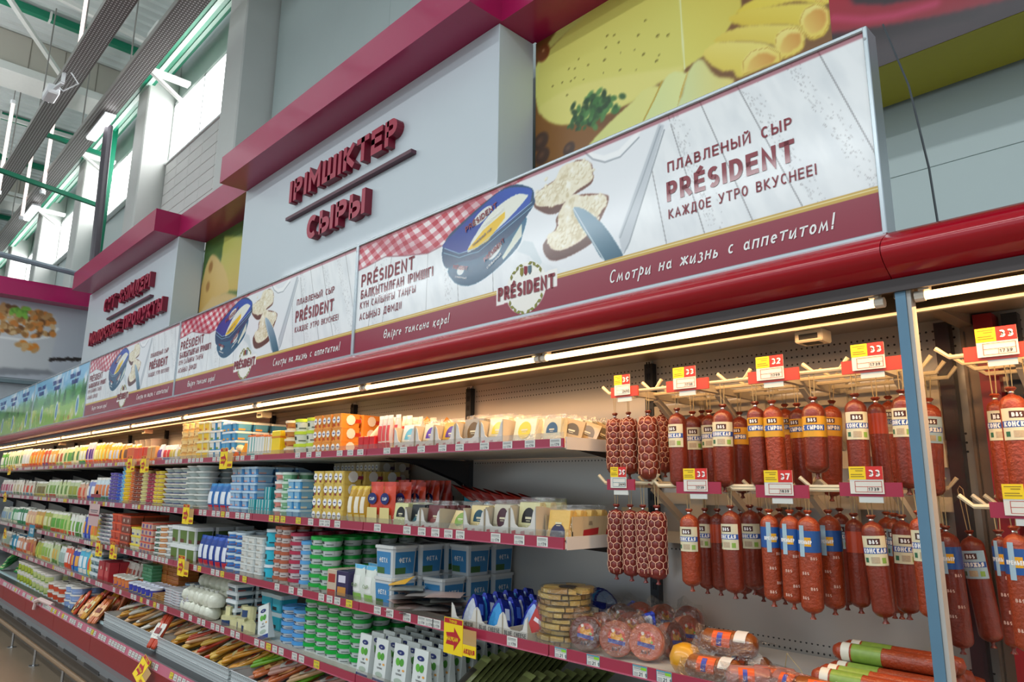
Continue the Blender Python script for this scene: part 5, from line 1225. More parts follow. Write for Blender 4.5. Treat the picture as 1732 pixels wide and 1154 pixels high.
# cup packs
def cupsP(body,red,white='#f1ece2'):
    def fn(w_,h,d):
        p=Proto('yogurt_cup_pack'); b=pm_(body)
        p.root=obj('yogurt_cup_pack',loft(MB(),[(rrect(w_*.88,d*.92,.1),0),(rrect(w_*.97,d*.98,.1),h*.94),(rrect(w_,d,.1),h*.94),(rrect(w_,d,.1),h)],b),None,link=False)
        q=MB(); y=-d/2*.98
        for a in (-.24,.24):
            V=[(w_*a+w_*.19*math.cos(k*PI/5),y-.001,h*.55+w_*.19*math.sin(k*PI/5)) for k in range(10)]; q.add(V,[list(range(10))],pm_(white))
            q.quad([(w_*a-w_*.1,y-.0018,h*.52),(w_*a+w_*.1,y-.0018,h*.52),(w_*a+w_*.1,y-.0018,h*.6),(w_*a-w_*.1,y-.0018,h*.6)],pm_('#3a3f90')); q.quad([(w_*a-w_*.08,y-.001,h*.10),(w_*a+w_*.06,y-.001,h*.10),(w_*a+w_*.06,y-.001,h*.26),(w_*a-w_*.08,y-.001,h*.26)],pm_(red))
        p.part('emblem',q)
        q=MB(); V=[(w_/2*.985+.001,d*.0+w_*.3*math.cos(k*PI/5),h*.55+w_*.3*math.sin(k*PI/5)) for k in range(10)]; q.add(V,[list(range(10))],pm_(white)); q.quad([(w_/2*.985+.0006,0,h*.35),(w_/2*.985+.0006,d/2,h*.35),(w_/2*.985+.0006,d/2,h*.62),(w_/2*.985+.0006,0,h*.62)],pm_(red)); p.part('emblem',q)
        return p
    return fn
grid(0,528,574,702,cupsP('#e8973a','#c8381e'),3,3,4,'orange yogurt cup pack','yogurt','orange yogurt cup packs on the top shelf',dy=.125)
grid(0,490,528,708,T('yogurt_tub','#b9d321','#e6e8dd','#d6dccb','#20301c',lidh=.014),2,3,4,'white yogurt tub with lime lid','yogurt','lime-lidded tubs on the top shelf')
grid(0,474,490,712,T('yogurt_tub','#e9d9b8','#e5cfa4','#c9843c','#a03a24'),1,4,4,'beige dairy tub with orange label','yogurt','beige tubs on the top shelf')
grid(0,458,473,729,BX('slim_carton','#f0cf1a',[(-.5,.5,.72,.80,'#d9871c')]),1,1,4,'tall bright yellow slim carton','carton','yellow slim cartons on the top shelf',dy=.06)
for a,b,c_,d_ in ((418,431,'#2fa3a0','teal'),(431,445,'#c8d8d0','white'),(445,458,'#e6c64a','yellow')):
    grid(0,a,b,736,BX('slim_carton','#e4e6e0',[(-.5,.5,.0,.2,c_),(-.15,.15,.25,.9,c_),(-.5,.5,.92,1,'#e8762c')]),3,1,3,'white slim carton with %s stripe'%d_,'carton','striped slim cartons on the top shelf',dy=.05)
# cheese ring and orange wedge in front, green tubs behind
t=empty('cheese_ring',(XS(403,1.80,F+.07),F+.075,1.753)); t.rotation_euler=(0,0,.4); tag(t,'cream cheese ring standing on edge beside the promotion card','cheese')
rg=MB(); V=[];Fc=[]
for i in range(25):
    a=PI*i/24*1.15-.2
    for k in range(8): b_=2*PI*k/8; rr_=.062+.022*math.cos(b_); V.append((rr_*math.cos(a),.022*math.sin(b_),.01+abs(rr_*math.sin(a)) if rr_*math.sin(a)>0 else .01+rr_*math.sin(a)*.1))
for i in range(24):
    for k in range(8): Fc.append([i*8+k,(i+1)*8+k,(i+1)*8+(k+1)%8,i*8+(k+1)%8])
obj('ring',rg.add(V,Fc,mat('#e2cf9c',.45,coat=.2)),t,smooth=80); obj('label',MB().box(-.02,.02,-.026,-.023,.02,.045,pm_('#c83d2c')),t)
t=obj('cheese_wedge',MB().prism([(0,0),(.085,0),(.085,.095)],-.03,.03,mat('#e8a02c',.4,coat=.2),'y')); t.location=(XS(409,1.8,F+.06),F+.07,1.753); tag(t,'orange cheese wedge pointing up beside the cheese ring','cheese')
grid(0,398,416,722,T('dairy_bucket','#dcd9cc','#8fb02c','#c8cf62','#e8e4d6',taper=.9),2,2,3,'green bucket with cream lid','bucket','green buckets on the top shelf',front=.22)
grid(0,372,397,715,RT_('dairy_tub','#dfe6ea','#2f7fb4','#5aa4cf','#e0a24a'),3,4,4,'blue dairy tub with white lid','tub','blue tubs on the top shelf',dy=.12)
grid(0,352,372,712,RT_('dairy_tub','#e8e6dc','#3f8fc2','#e4e2d8','#7d9c3a'),2,4,3,'white dairy tub with blue print','tub','blue and white tubs on the top shelf',dy=.12)
grid(0,332,352,714,RT_('dairy_tub','#e9dcb4','#e9d9a0','#f0c42a','#d9822c'),2,4,3,'pale tub with yellow fruit label','tub','yellow fruit tubs on the top shelf',dy=.12)
grid(0,302,332,716,T('round_cheese','#e3b86a','#dca857','#e8c884','#b9762c',taper=.97),3,5,3,'round amber cheese box','cheese','amber round boxes on the top shelf')
def pouches(lv,segs,rows,front=.035,dy=.075,where='top',zz=None):
    for (a,b,top,cols,body,label,acc,desc) in segs:
        grid(lv,a,b,top,PO('food_pouch',body,label,acc,'#e6e2d6'),cols,1,rows,desc,'pouch',desc+'es on the %s shelf'%where,front=front,dy=dy,jr=.15,gap=1.0,z=zz)
pouches(0,[(0,10,766,3,'#5da83a','#e8ecd8','#cfe0a0','green and white mayonnaise pouch'),(10,24,764,4,'#d9e2c0','#7fb84a','#e8c43a','pale pouch with green leaves'),(24,36,762,3,'#ece2bc','#4a9a3a','#f2eccf','cream pouch with green stripe'),(36,48,760,3,'#efe4c8','#f0efe4','#e0742a','cream white pouch'),(48,58,762,2,'#e87a1c','#f6c648','#d8430f','deep orange pouch'),(58,68,760,2,'#f09224','#f7dfa2','#e0401c','bright orange pouch'),(68,80,760,2,'#c9542c','#e8d8b0','#6a3a82','orange and violet pouch'),(80,92,760,2,'#dba244','#f2e4c0','#b84a22','amber pouch with cream label'),(92,105,759,2,'#e4d9a4','#d05a2a','#8cb04a','straw yellow pouch'),(105,118,757,2,'#d8d890','#6aa24a','#e08a3a','yellow green pouch'),(118,132,754,2,'#e3df9a','#5c8f4a','#f1e3c2','pale pouch with dark green label'),(132,142,753,2,'#e6d437','#e9ecd2','#3f8f5c','lemon yellow pouch'),
 (142,156,749,3,'#e8c6c8','#5c2a86','#e65a1c','white and purple pouch'),(156,170,750,3,'#f2c81c','#f8ef9a','#e2631c','sunny yellow pouch'),(170,182,749,2,'#f4a80f','#f3e27a','#d9531c','golden orange pouch'),(182,198,752,3,'#f0b71a','#c9ccd2','#d4372a','yellow pouch with silver window'),(198,214,751,2,'#f2a51a','#7c4a22','#e0402a','amber pouch with brown window'),
 (262,272,752,2,'#e6d4dc','#6d3f8c','#d04a5a','white pouch with purple print'),(272,284,753,2,'#e9cfc2','#c8362a','#5a6ab0','cream pouch with red print'),(284,302,752,3,'#e3e0d2','#c9b04a','#b8c4cc','clear pouch with pale label')],2,where='top')
grid(0,214,226,757,BX('snack_box','#e06a34',[(-.5,.5,.0,.3,'#d8342a')]),2,1,3,'orange red snack box','box','orange red boxes on the top shelf',dy=.06)
grid(0,226,248,757,BX('snack_box','#d9482a',[(-.5,.5,.0,.3,'#e8b8a8')]),3,1,3,'bright red snack box','box','bright red boxes on the top shelf',dy=.06)
grid(0,248,262,756,BX('snack_box','#cf9a5c',[(-.5,.5,.0,.25,'#d23c2c')]),2,1,3,'tan snack box with red foot','box','tan boxes on the top shelf',dy=.06)
grid(0,222,258,744,T('smoked_cheese','#8c8478','#9a9488','#c0b8a4'),4,1,1,'grey rounded cheese pack on the boxes','cheese','grey packs behind the red boxes',front=.22)
# ---------------------------------------------------------------- shelf 2
S2=[(862,907,848,'#d8d2a0','#1e1b1e','arch','cheese pack with black arched label',True),(820,861,852,'#cfc7ae','#4a2530','disc','cheese pack with maroon oval label',True),(783,819,854,'#ead49a','#1f4d5e','arch','cheese pack with teal scalloped label',True),
 (711,744,854,'#6a3034','#8c4a44','low','dark red pack in a scooped tray',True),(684,710,853,'#22282c','#3f6a72','low','black pack in a scooped tray',True)]
for a in S2: tray_at(1,a[0],a[1],a[2],a[3],a[4],a[5],a[6],a[7])
tray_at(1,746,782,862,'#e3c88c','#7fa23c','disc','golden cheese pack with green label',False,-.5,2)
tray_at(1,655,683,850,'#d8d79c','#14181a','arch','pale green cheese pack with black label',False,-.1,3)
tray_at(1,912,958,862,'#dfb65e','#2c2850','low','orange cheese pack with navy half-moon label',False,-.18,4)
# open kraft box at the end of the shelf
t=empty('open_kraft_box',(-1.755,F+.30,1.412)); tag(t,'open kraft box with red logos at the right shelf end','box')
kr=mat('#c7b48f',.6,var=.05); W=.13;D=.46;H=.085
obj('side_panel',MB().box(W/2-.003,W/2,-D/2,D/2,0,H,kr),t); obj('side_panel',MB().box(-W/2,-W/2+.003,-D/2,D/2,0,H,kr),t); obj('back_panel',MB().box(-W/2,W/2,D/2-.003,D/2,0,H*1.3,kr),t); obj('front_panel',MB().box(-W/2,W/2,-D/2,-D/2+.003,0,H*.4,kr),t); obj('bottom_panel',MB().box(-W/2,W/2,-D/2,D/2,0,.002,kr),t)
for k in range(3):
    y=-.13+k*.13; obj('emblem',MB().quad([(W/2+.001,y-.045,.015),(W/2+.001,y+.04,.022),(W/2+.001,y+.045,.045),(W/2+.001,y-.04,.038)],pm_('#b3262c')).quad([(W/2+.001,y-.012,.055),(W/2+.001,y+.01,.055),(W/2+.001,y+.008,.068),(W/2+.001,y-.008,.068)],pm_('#8d8068')),t)
cp=slabP(.10,.035,.16,'#dcc27a','#8b8f4a','low',film=False)
for k in range(3): cp.place((-1.755,F+.16+k*.14,1.416),0,'flat cheese pack inside the open kraft box, %s from the front'%ORD[k],'cheese','flat packs in the kraft box')
for i,(a,b,top,c_,d_) in enumerate(((690,722,838,'#15242c','dark'),(778,812,838,'#2aa0b8','turquoise'),(812,842,842,'#2c8fb4','blue'),(850,880,842,'#a8b87a','green'),(880,912,843,'#b4c08a','light green'))):
    y0=F+.36; X0,X1=XS(a,1.5,y0),XS(b,1.5,y0); zt=onY((a+b)/2,top,y0)[1]
    q=boxP('cheese_box',abs(X1-X0)*.96,zt-1.412,.16,c_,[(-.5,.5,.55,.8,'#dfe6dc')],(.25,.6,.01,'#8c3a22')); q.place(((X0+X1)/2,y0+.1,1.411),random.uniform(-.1,.1),'%s cheese box behind the cardboard trays'%d_,'box','boxes behind the trays on the second shelf')
# orange pouches with navy ovals
def orP(w_,h,d):
    p=pouchP('cheese_pouch',w_,h,.05,'#d8482a',None,'#e6cf9a','#c83a26'); 
    r=w_*.36; V=[(r*math.cos(k*PI/6)-.0*k,-.0285,h*.62+r*.75*math.sin(k*PI/6)) for k in range(12)]; p.part('emblem',MB().add(V,[list(range(12))],pm_('#1c2a6c')))
    V=[(-w_*.4,-.0275,h*.08),(w_*.4,-.0275,h*.08),(w_*.38,-.028,h*.42),(-w_*.38,-.028,h*.42)]; p.part('clear_window',MB().quad(V,pm_('#e0cf8c')))
    p.part('lettering',text_mb('СЫР',0,h*.58,h*.07,h*.014,whitep,y=-.030,align='c',cond=.9)); return p
grid(1,614,656,815,orP,2,1,4,'orange cheese pouch with navy oval label','pouch','orange pouches on the second shelf',dy=.085)
grid(1,660,700,812,PO('cheese_pouch','#c4281e','#d4503a','#a81d16','#d8452c'),4,1,3,'plain red pouch behind the trays','pouch','red pouches on the second shelf',front=.20,dy=.09)
lay=pouchP('cheese_pouch',.11,.24,.04,'#c22a1c','#d8603c','#23307a','#b8301e')
for k in range(7): lay.place((-2.62+.075*k,F+.50,1.50-.006*k),0,'red pouch lying at the back of the second shelf, %s from left'%ORD[k],'pouch','red pouches lying at the back',rot=(1.15,.25,.1))
for k in range(7): lay.place((-2.62+.075*k,F+.52,1.428),0,'red pouch under the lying pouches, %s from left'%ORD[k],'pouch','red pouches lying at the back',rot=(1.35,.1,.1))
grid(1,580,612,822,PO('cheese_pouch','#c99a1c','#efe6d0','#d8c07a','#e4c13a'),3,1,4,'gold foil pouch with white label','pouch','gold pouches on the second shelf',dy=.09)
grid(1,528,578,797,cupsP('#dfc060','#8c2a44','#f2f0ea'),3,4,3,'pale yellow yogurt cup pack','yogurt','yellow yogurt cup packs on the second shelf',dy=.12,drop=0)
grid(1,560,640,783,cupsP('#c9b896','#4a2a44','#e8e4da'),6,5,2,'beige yogurt cup pack at the back','yogurt','beige cup packs at the back of the second shelf',front=.40,dy=.11)
grid(1,483,506,811,RT_('dairy_tub','#bfd6e0','#3d8ec4','#7fb6d8','#e0d8c4'),2,4,4,'blue tub with pale lid','tub','blue tubs beside the yogurt cups',dy=.10)
grid(1,470,483,799,T('dairy_tub','#cfe0cf','#5fa070','#7fb488','#e6efe4'),1,5,4,'green cup with pale lid','tub','green cups on the second shelf')
grid(1,456,470,799,T('dairy_tub','#dfe6e2','#c8d2cc','#d8877c','#5a7a6a'),1,5,4,'white cup with rose label','tub','white and rose cups on the second shelf')
grid(1,418,455,845,BX('slim_carton','#2a9aa0',[(-.1,.1,.0,1,'#dfe9e4')],(0,.5,.004,'#c83c5c')),8,1,1,'small teal and white slim carton','carton','teal slim cartons on the second shelf',dy=.05)
grid(1,430,456,824,BX('slim_carton','#2a9aa0',[(-.1,.1,.0,1,'#dfe9e4')]),5,1,2,'teal slim carton behind the small ones','carton','teal slim cartons on the second shelf',front=.10,dy=.05)
grid(1,386,430,790,RT_('butter_tub','#bcd6ea','#4c8cc4','#9cc0de','#d8a8a0'),4,6,4,'sky blue butter tub with white lid','tub','sky blue butter tubs on the second shelf',dy=.13)
grid(1,342,386,818,PO('cream_pouch','#1f6ab0','#e4e9ee','#c83440','#2f8ac8'),4,1,3,'blue cream pouch with white label','pouch','blue cream pouches on the second shelf')
bowl=lambda name,c1,c2:(lambda w_,h,d:tubP(name,w_/2,h,c1,c2,'#b8c8c8',None,.72,.006,n=16))
grid(1,310,342,788,bowl('salad_bowl','#dcdcd4','#c8ccc8'),2,8,3,'white salad bowl','bowl','white bowls on the second shelf',dy=.14)
grid(1,270,310,792,bowl('cheese_round','#d8cfc0','#2c3f9c'),3,8,3,'blue and white round cheese box','cheese','blue round boxes on the second shelf')
for a,b,c1,c2,top,d_ in ((183,194,'#6b5aa8','#3f3688',800,'purple'),(194,203,'#3554b8','#2a4098',802,'blue'),(203,209,'#6fb4dc','#8cc8e8',790,'light blue'),(209,217,'#f0c81c','#f4d23a',789,'yellow'),(217,223,'#e0762a','#d8602a',792,'orange'),(223,237,'#9a4a2c','#7a3a2a',794,'brown'),(237,245,'#d9cf86','#e6dca4',796,'beige'),(245,257,'#b03a50','#8c3048',801,'crimson'),(257,270,'#e8cc3a','#b87a6c',797,'yellow-lidded')):
    grid(1,a,b,top,T('yogurt_cup',c1,c2,c1,'#e6e0d8',lidh=.008),max(1,round((b-a)/6)),9,2,d_+' yogurt cup','yogurt',d_+' yogurt cups on the second shelf',dy=.09)
pouches(1,[(0,20,812,5,'#dccfc4','#b04a6a','#8ca8c8','white pink pouch'),(20,36,812,3,'#e3d9c8','#c9b48c','#6a8a5a','cream beige pouch'),(36,54,814,3,'#cfc2ae','#d8452a','#5a9ab0','tan red pouch'),(54,74,815,3,'#b8b48c','#7a6a3a','#c8b83a','olive striped pouch'),(74,92,812,3,'#cfd8b0','#7fa04a','#b8543a','pale green salad pouch'),(92,112,812,3,'#c8d29a','#6a8f3a','#d8c8a0','green leaf pouch'),(112,128,813,2,'#bcc89a','#9aa03a','#5a7a3a','green olive pouch'),(128,144,816,2,'#d8a888','#e0502a','#e8362a','salmon red pouch'),(144,156,812,2,'#7f88c0','#e8e4dc','#3a48a0','blue violet pouch'),(156,183,808,4,'#c8d8dc','#e0804a','#3f7f5c','pale blue pouch with orange picture')],2,where='second')
# ---------------------------------------------------------------- shelf 3, from the right
def hamP(r=.056,t=.052,c='#d98468'):
    hm=mat(c,.35,coat=.4,var=.18,vs=60,bump=.2,bs=90); mb=MB(); mb.lathe([(.001,-t/2),(r*.6,-t/2),(r*.88,-t*.42),(r,-t*.2),(r,t*.2),(r*.88,t*.42),(r*.6,t/2),(.001,t/2)],hm,20)
    mb.v=[(x,z,y+r) for x,y,z in mb.v]     # stands on edge, face to the front
    p=Proto('ham_slice_pack',mb,smooth=60)
    y=-t/2-.002
    def disc(rx,rz,cz,col,yy,cx_=0): V=[(cx_+rx*math.cos(k*PI/8),yy,cz+rz*math.sin(k*PI/8)) for k in range(16)]; return MB().add(V,[list(range(16))],pm_(col))
    p.part('rind_ring',MB().lathe([(r*.93,0),(r*1.0,0)],mat('#b8562f',.4,coat=.3),20)); k,_=p.kids[-1]; k.data.transform(Matrix(((1,0,0,0),(0,0,1,y+.0006),(0,1,0,r),(0,0,0,1))))
    p.part('label',disc(r*.52,r*.48,r*1.1,'#d4451c',y)); p.part('label_mark',disc(r*.34,r*.26,r*1.14,'#e8a41c',y-.0008))
    q=MB().quad([(-r*.5,y-.0016,r*.78),(r*.5,y-.0016,r*.62),(r*.52,y-.0016,r*.84),(-r*.48,y-.0016,r*1.0)],pm_('#2b3a9c')); p.part('label_ribbon',q)
    p.part('label_spot',disc(r*.10,r*.10,r*1.42,'#e8e0d4',y-.002,-r*.2)); p.part('label_spot',disc(r*.08,r*.08,r*.98,'#8ab84a',y-.0022,r*.34)); p.part('label_mark',disc(r*.16,r*.10,r*1.30,'#a82c14',y-.0015,r*.08))
    p.part('lettering',text_mb('B&S',0,r*.34,r*.2,r*.045,brown,y=y-.0008,align='c',cond=.9))
    fm=film_mat(.13,.14,1.0,38); bag=MB(); n=10
    ring=[];rb=[]
    for k in range(20):
        a=2*PI*k/20; e=r*(1.22+.10*math.sin(5*a)+(.55 if abs(a-PI*.62)<.3 else 0)+(.30 if abs(a-PI*.3)<.2 else 0)); ring.append((e*math.cos(a),0,max(.0,r+e*math.sin(a))))
    inner=[(r*.95*math.cos(2*PI*k/20),-t/2-.006,r+r*.95*math.sin(2*PI*k/20)) for k in range(20)]
    bag.add(ring+inner,[[k,(k+1)%20,20+(k+1)%20,20+k] for k in range(20)]+[[20+k for k in range(20)]],fm); p.part('vacuum_bag',bag)
    return p
hp=hamP(); hp2=hamP(.054,.05,'#c4633f')
HAMS=[(992,1103,.02,.1,'leftmost in front'),(1044,1113,.02,.15,'second in front'),(1095,1119,.02,.0,'third in front, facing us'),(1016,1092,.09,.8,'behind the leftmost, turned sideways'),(1068,1094,.10,.5,'behind the second one'),(1138,1113,.06,1.2,'edge-on right of the front ones'),(1082,1072,.24,.6,'farther back, left'),(1122,1074,.28,.9,'farther back, middle'),(1165,1078,.26,-.2,'farther back, dark, right'),(1162,1102,.14,.9,'tilted behind the yellow ball'),(1050,1076,.2,.3,'hidden low behind the front row')]
for px,py,dyy,rz,l in HAMS:
    X,y=onZ(px,py,1.057); y=max(y,F+.04); X=XS(px,1.10,y); (hp2 if px in (1016,1138,1165,1122) else hp).place((X,y,1.058),0,'round pink ham slice pack in clear bag, '+l,'ham','round ham packs on the third shelf',rot=(-.22,0,rz+R(20)))
def logP(L=.17,r=.04,c='#8a4a20'):
    lm_=mat(c,.35,coat=.5,var=.3,vs=35,bump=.4,bs=60); mb=MB(); mb.lathe([(.002,-L/2),(r*.7,-L/2+.006),(r,-L*.38),(r*1.03,0),(r*.98,L*.38),(r*.7,L/2-.006),(.002,L/2)],lm_,14); mb.v=[(z,y,x*.85+r*.85) for x,y,z in mb.v]
    p=Proto('smoked_meat_pack',mb,smooth=60)
    V=[];Fc=[]
    for i in range(9):
        a=R(180+12+i*10)
        for x in (-L*.2,L*.12): V.append((x,r*1.05*math.cos(a+R(70)),r*.85-r*.9*math.sin(a+R(70))*-1 if False else r*.85+r*.9*math.sin(R(30+i*16))))
    lb=MB()
    P_=[(x,-r*1.06*math.cos(R(th)),r*.85+r*.90*math.sin(R(th))) for th in range(-10,80,15) for x in (-L*.22,L*.10)]
    lb.add(P_,[[2*i,2*i+1,2*i+3,2*i+2] for i in range(5)],pm_('#d8541c')); p.part('label',lb,smooth=60)
    P2=[(x,-r*1.08*math.cos(R(th)),r*.85+r*.92*math.sin(R(th))) for th in range(-5,70,15) for x in (-L*.13,-L*.04)]
    p.part('label_ribbon',MB().add(P2,[[2*i,2*i+1,2*i+3,2*i+2] for i in range(4)],pm_('#2b3a9c')))
    P3=[(x,-r*1.07*math.cos(R(th)),r*.85+r*.92*math.sin(R(th))) for th in range(20,125,15) for x in (L*.16,L*.36)]
    if L>.15: p.part('paper_label',MB().add(P3,[[2*i,2*i+1,2*i+3,2*i+2] for i in range(6)],pm_('#d8d4cc')))
    fm=film_mat(.13,.14,1.0,38)
    p.part('vacuum_bag',MB().add([(-L*.62,-r*1.2,0),(L*.75,-r*1.3,0),(L*.85,r*.3,r*1.1),(-L*.6,r*.2,r*1.9),(L*.5,-r*1.1,r*1.3),(-L*.5,-r*1.1,r*1.3)],[[0,1,4,5],[5,4,2,3]],fm)); return p
lg=logP(c='#8a4a1c'); lg2=logP(.13,.038,'#a86f66')
for px,py,y,z,rz,l,pp in ((1233,1104,F+.12,1.125,.15,'upper smoked meat pack of the pile',lg),(1208,1140,F+.07,1.058,.1,'lower smoked meat pack of the pile',lg),(1256,1126,F+.16,1.058,.2,'smoked meat pack behind the pile',lg),(1268,1150,F+.05,1.058,.5,'pale veined meat pack right of the pile',lg2),(1310,1150,F+.10,1.058,.3,'second pale veined meat pack',lg2),(1243,1075,F+.42,1.058,.1,'dark meat pack alone at the back wall',lg2),(1346,1150,F+.08,1.058,-.1,'reddish meat pack left of the clear bag',lg2),(1398,1152,F+.06,1.058,.2,'orange labelled meat pack in a peaked clear bag',lg)):
    pp.place((XS(px,z+.03,y),y,z),rz,l,'meat','meat packs on the third shelf')
b=MB().lathe([(.001,0),(.03,.004),(.046,.03),(.048,.05),(.036,.078),(.012,.088),(.001,.088)],mat('#d89a1c',.35,coat=.5,var=.1),18); o=obj('smoked_cheese_ball',b,None,60); o.location=(XS(1160,1.09,F+.075),F+.075,1.058); tag(o,'glossy yellow cheese ball between the ham and smoked meat','cheese')
# lying sausages with green labels
gs=mat('#7c9a3e',.4,coat=.2,var=.2,vs=80); L=.30;r=.024
mb=MB().lathe([(.001,0),(r*.6,.004),(r*.95,.018),(r,.035),(r,L-.03),(r*.8,L-.008),(.001,L)],casing,14); mb.v=[(z,y,x+r) for x,y,z in mb.v]
p=Proto('lying_sausage',mb,smooth=60)
mb=MB().lathe([(r*1.03,.055),(r*1.03,.13)],gs,14); mb.v=[(z,y,x+r) for x,y,z in mb.v]; p.part('label',mb,smooth=70)
mb=MB().lathe([(r*1.04,.028),(r*1.04,.05)],mat('#d8d4c4',.4),14); mb.v=[(z,y,x+r) for x,y,z in mb.v]; p.part('label_end',mb,smooth=70)
LS=[(0,i) for i in range(9)]+[(1,i) for i in range(6)]+[(2,i) for i in range(2,4)]
for l_,i in LS:
    y=F+.05+.054*i+.027*l_; z=1.058+.0435*l_; px=1446+(y-F)*150+6*l_
    p.place((-.872+.004*l_+random.uniform(-.006,.002),y,z),random.uniform(-.02,.02),'lying sausage with green label, %s layer, %s from the front'%(ORD[l_],ORD[i if l_<2 else i-l_+1]),'sausage','lying green-labelled sausages')
for k in range(3): p.place((-.50+.0*k,F+.10+.055*k,1.058),0,'lying sausage right of the partition, %s from front'%ORD[k],'sausage','lying sausages right of the partition')
p2=obj('twine_loop',MB().tube([(-.93,F+.2,1.06),(-.97,F+.22,1.10),(-1.02,F+.25,1.13),(-1.03,F+.25,1.08)],.0015,string,4)); tag(p2,'loose twine loop sticking up beside the lying sausages','twine')
# stack of waffle-like round packs
def discP(r=.098,h=.026,seed=3):
    p=Proto('dried_cheese_pack'); rr=random.Random(seed); cols=[mat('#c8a04e',.45,coat=.2,var=.15,vs=70),mat('#b58a44',.5,coat=.2,var=.2,vs=70),mat('#d9b862',.4,coat=.2,var=.15,vs=60)]
    a=0;k=0
    while a<350:
        da=rr.uniform(14,52); a1=min(360,a+da); mb=MB(); ro=r*rr.uniform(.88,1.0); hh=h*rr.uniform(.62,.96)
        prof=[(r*.35,.002),(ro,.002),(ro,hh),(r*.35,hh)]
        V=[];Fc=[];n=3
        for i in range(n+1):
            an=R(a+1.5+(a1-a-3)*i/n)
            for rad,z in prof: V.append((rad*math.cos(an),rad*math.sin(an),z))
        for i in range(n):
            for j in range(4): Fc.append([i*4+j,(i+1)*4+j,(i+1)*4+(j+1)%4,i*4+(j+1)%4][::-1])
        Fc+= [[0,1,2,3],[n*4+3,n*4+2,n*4+1,n*4]]
        p.part('slice',mb.add(V,Fc,cols[rr.randrange(3)])); a=a1;k+=1
    p.part('clear_lid',MB().lathe([(r*1.03,0),(r*1.04,h*.9),(r*1.0,h),(.001,h)],film_mat(.10,.12,.8,50),20)); p.part('middle_label',MB().lathe([(.001,h*.93),(r*.34,h*.93)],mat('#4a3024',.6),12)); return p
dps=[discP(seed=s_) for s_ in (3,8,15,22)]; y=F+.13; X=XS(957,1.18,y)
zt=onY(955,990,y)[1]; nd=10; hh=(zt-1.058)/nd
for k in range(nd): dps[k%4].place((X+random.uniform(-.012,.012),y+random.uniform(-.01,.01),1.058+hh*k),random.uniform(0,6),'round pack of golden dried cheese slices, %s up in the leaning stack'%ORD[k],'cheese','round dried cheese packs in a stack',scale=(1,1,hh/.027))
# blue foil cheese wedges in white trays
foil=mat('#1c2f9c',.22,metal=.55,coat=.3,var=.12,vs=60,bump=.5,bs=60)
def arch(w_,h): return [(-w_/2,0),(w_/2,0),(w_*.46,h*.35),(w_*.30,h*.72),(w_*.06,h*.98),(-w_*.06,h*.98),(-w_*.30,h*.72),(-w_*.46,h*.35)]
def bwP(face,label):
    w_,h,d=.10,.118,.038; mb=MB(); A=arch(w_,h); mb.prism(A,-d/2,d/2,foil,'y'); p=Proto('foil_cheese_wedge',mb)
    B_=[(x*.80,-d/2-.001,z*.82+h*.04) for x,z in A]; p.part('face_label',MB().add(B_,[list(range(8))],mat(face,.25,metal=.3,coat=.3,var=.35,vs=70)))
    p.part('label',MB().quad([(-.018,-d*.3,h*.99),(.018,-d*.3,h*.99),(.018,d*.3,h*.99),(-.018,d*.3,h*.99)],pm_('#dfe4e8'))); p.part('side_label',MB().quad([(w_*.455,-d*.3,h*.36),(w_*.455,d*.3,h*.36),(w_*.315,d*.3,h*.71),(w_*.315,-d*.3,h*.71)],pm_(label))); return p
bw=[bwP('#c9ced8','#3a62c0'),bwP('#3f9ad8','#c8d4e8'),bwP('#9cb8e0','#3a62c0')]
lows=trayP(.158,.105,.40,text='BLUE CHEESE')
for t_,(a,b) in enumerate(((763,806),(806,850),(850,893))):
    y0=F+.03; X0,X1=XS(a,1.1,y0),XS(b,1.1,y0); Xc=(X0+X1)/2; lows=trayP(X1-X0-.004,.095,.40,text='BLUE CHEESE',sd=.45)
    lows.place((Xc,y0+.2,1.057),0,'white scooped blue cheese tray, %s from left'%ORD[t_],'tray','blue cheese trays')
    if t_<2:
        for c_ in range(1):
            for k in range(6): bw[(t_+k)%3 if k else t_].place((Xc+.0,y0+.045+k*.058,1.062),0,'blue foil cheese wedge, tray %s, %s from the front'%(ORD[t_],ORD[k]),'cheese','blue foil cheese wedges',rot=(-.22,0,random.uniform(-.08,.08)))
    else:
        for k in range(4): bw[2].place((Xc-.03,y0+.12+k*.06,1.062),0,'blue foil cheese wedge behind the red card, %s'%ORD[k],'cheese','blue foil cheese wedges',rot=(-.3,0,0))
        q=boxP('red_booklet',.085,.15,.014,'#b8241c',[(-.3,.4,.33,.42,'#e8e0e4')]); q.part('lettering',text_mb('Gran',-.02,.105,.022,.003,pm_('#e8c86a'),y=-.010,cond=.8,align='c')) if False else None
        q.part('lettering',text_mb('СЫР',.0,.10,.020,.0035,pm_('#e8c86a'),y=-.0085,cond=.9,align='c')); q.place((Xc+.02,y0+.075,1.062),0,'tilted red card box with gold lettering in the third tray','box',None,rot=(-.3,.35,.0))
bw[0].place((-1.62,F+.34,1.06),0,'navy foil wedge leaning behind the golden stack','cheese','blue foil cheese wedges',rot=(-.3,.5,.3)); bw[2].place((-1.74,F+.44,1.06),0,'navy foil wedge standing behind the golden stack','cheese','blue foil cheese wedges',rot=(-.3,.2,.3))
for k in range(3): bw[k].place((-1.98+.06*k,F+.46,1.13),0,'dark blue foil pack piled at the back, %s'%ORD[k],'cheese','blue foil cheese wedges',rot=(-1.2,.2,.4*k))
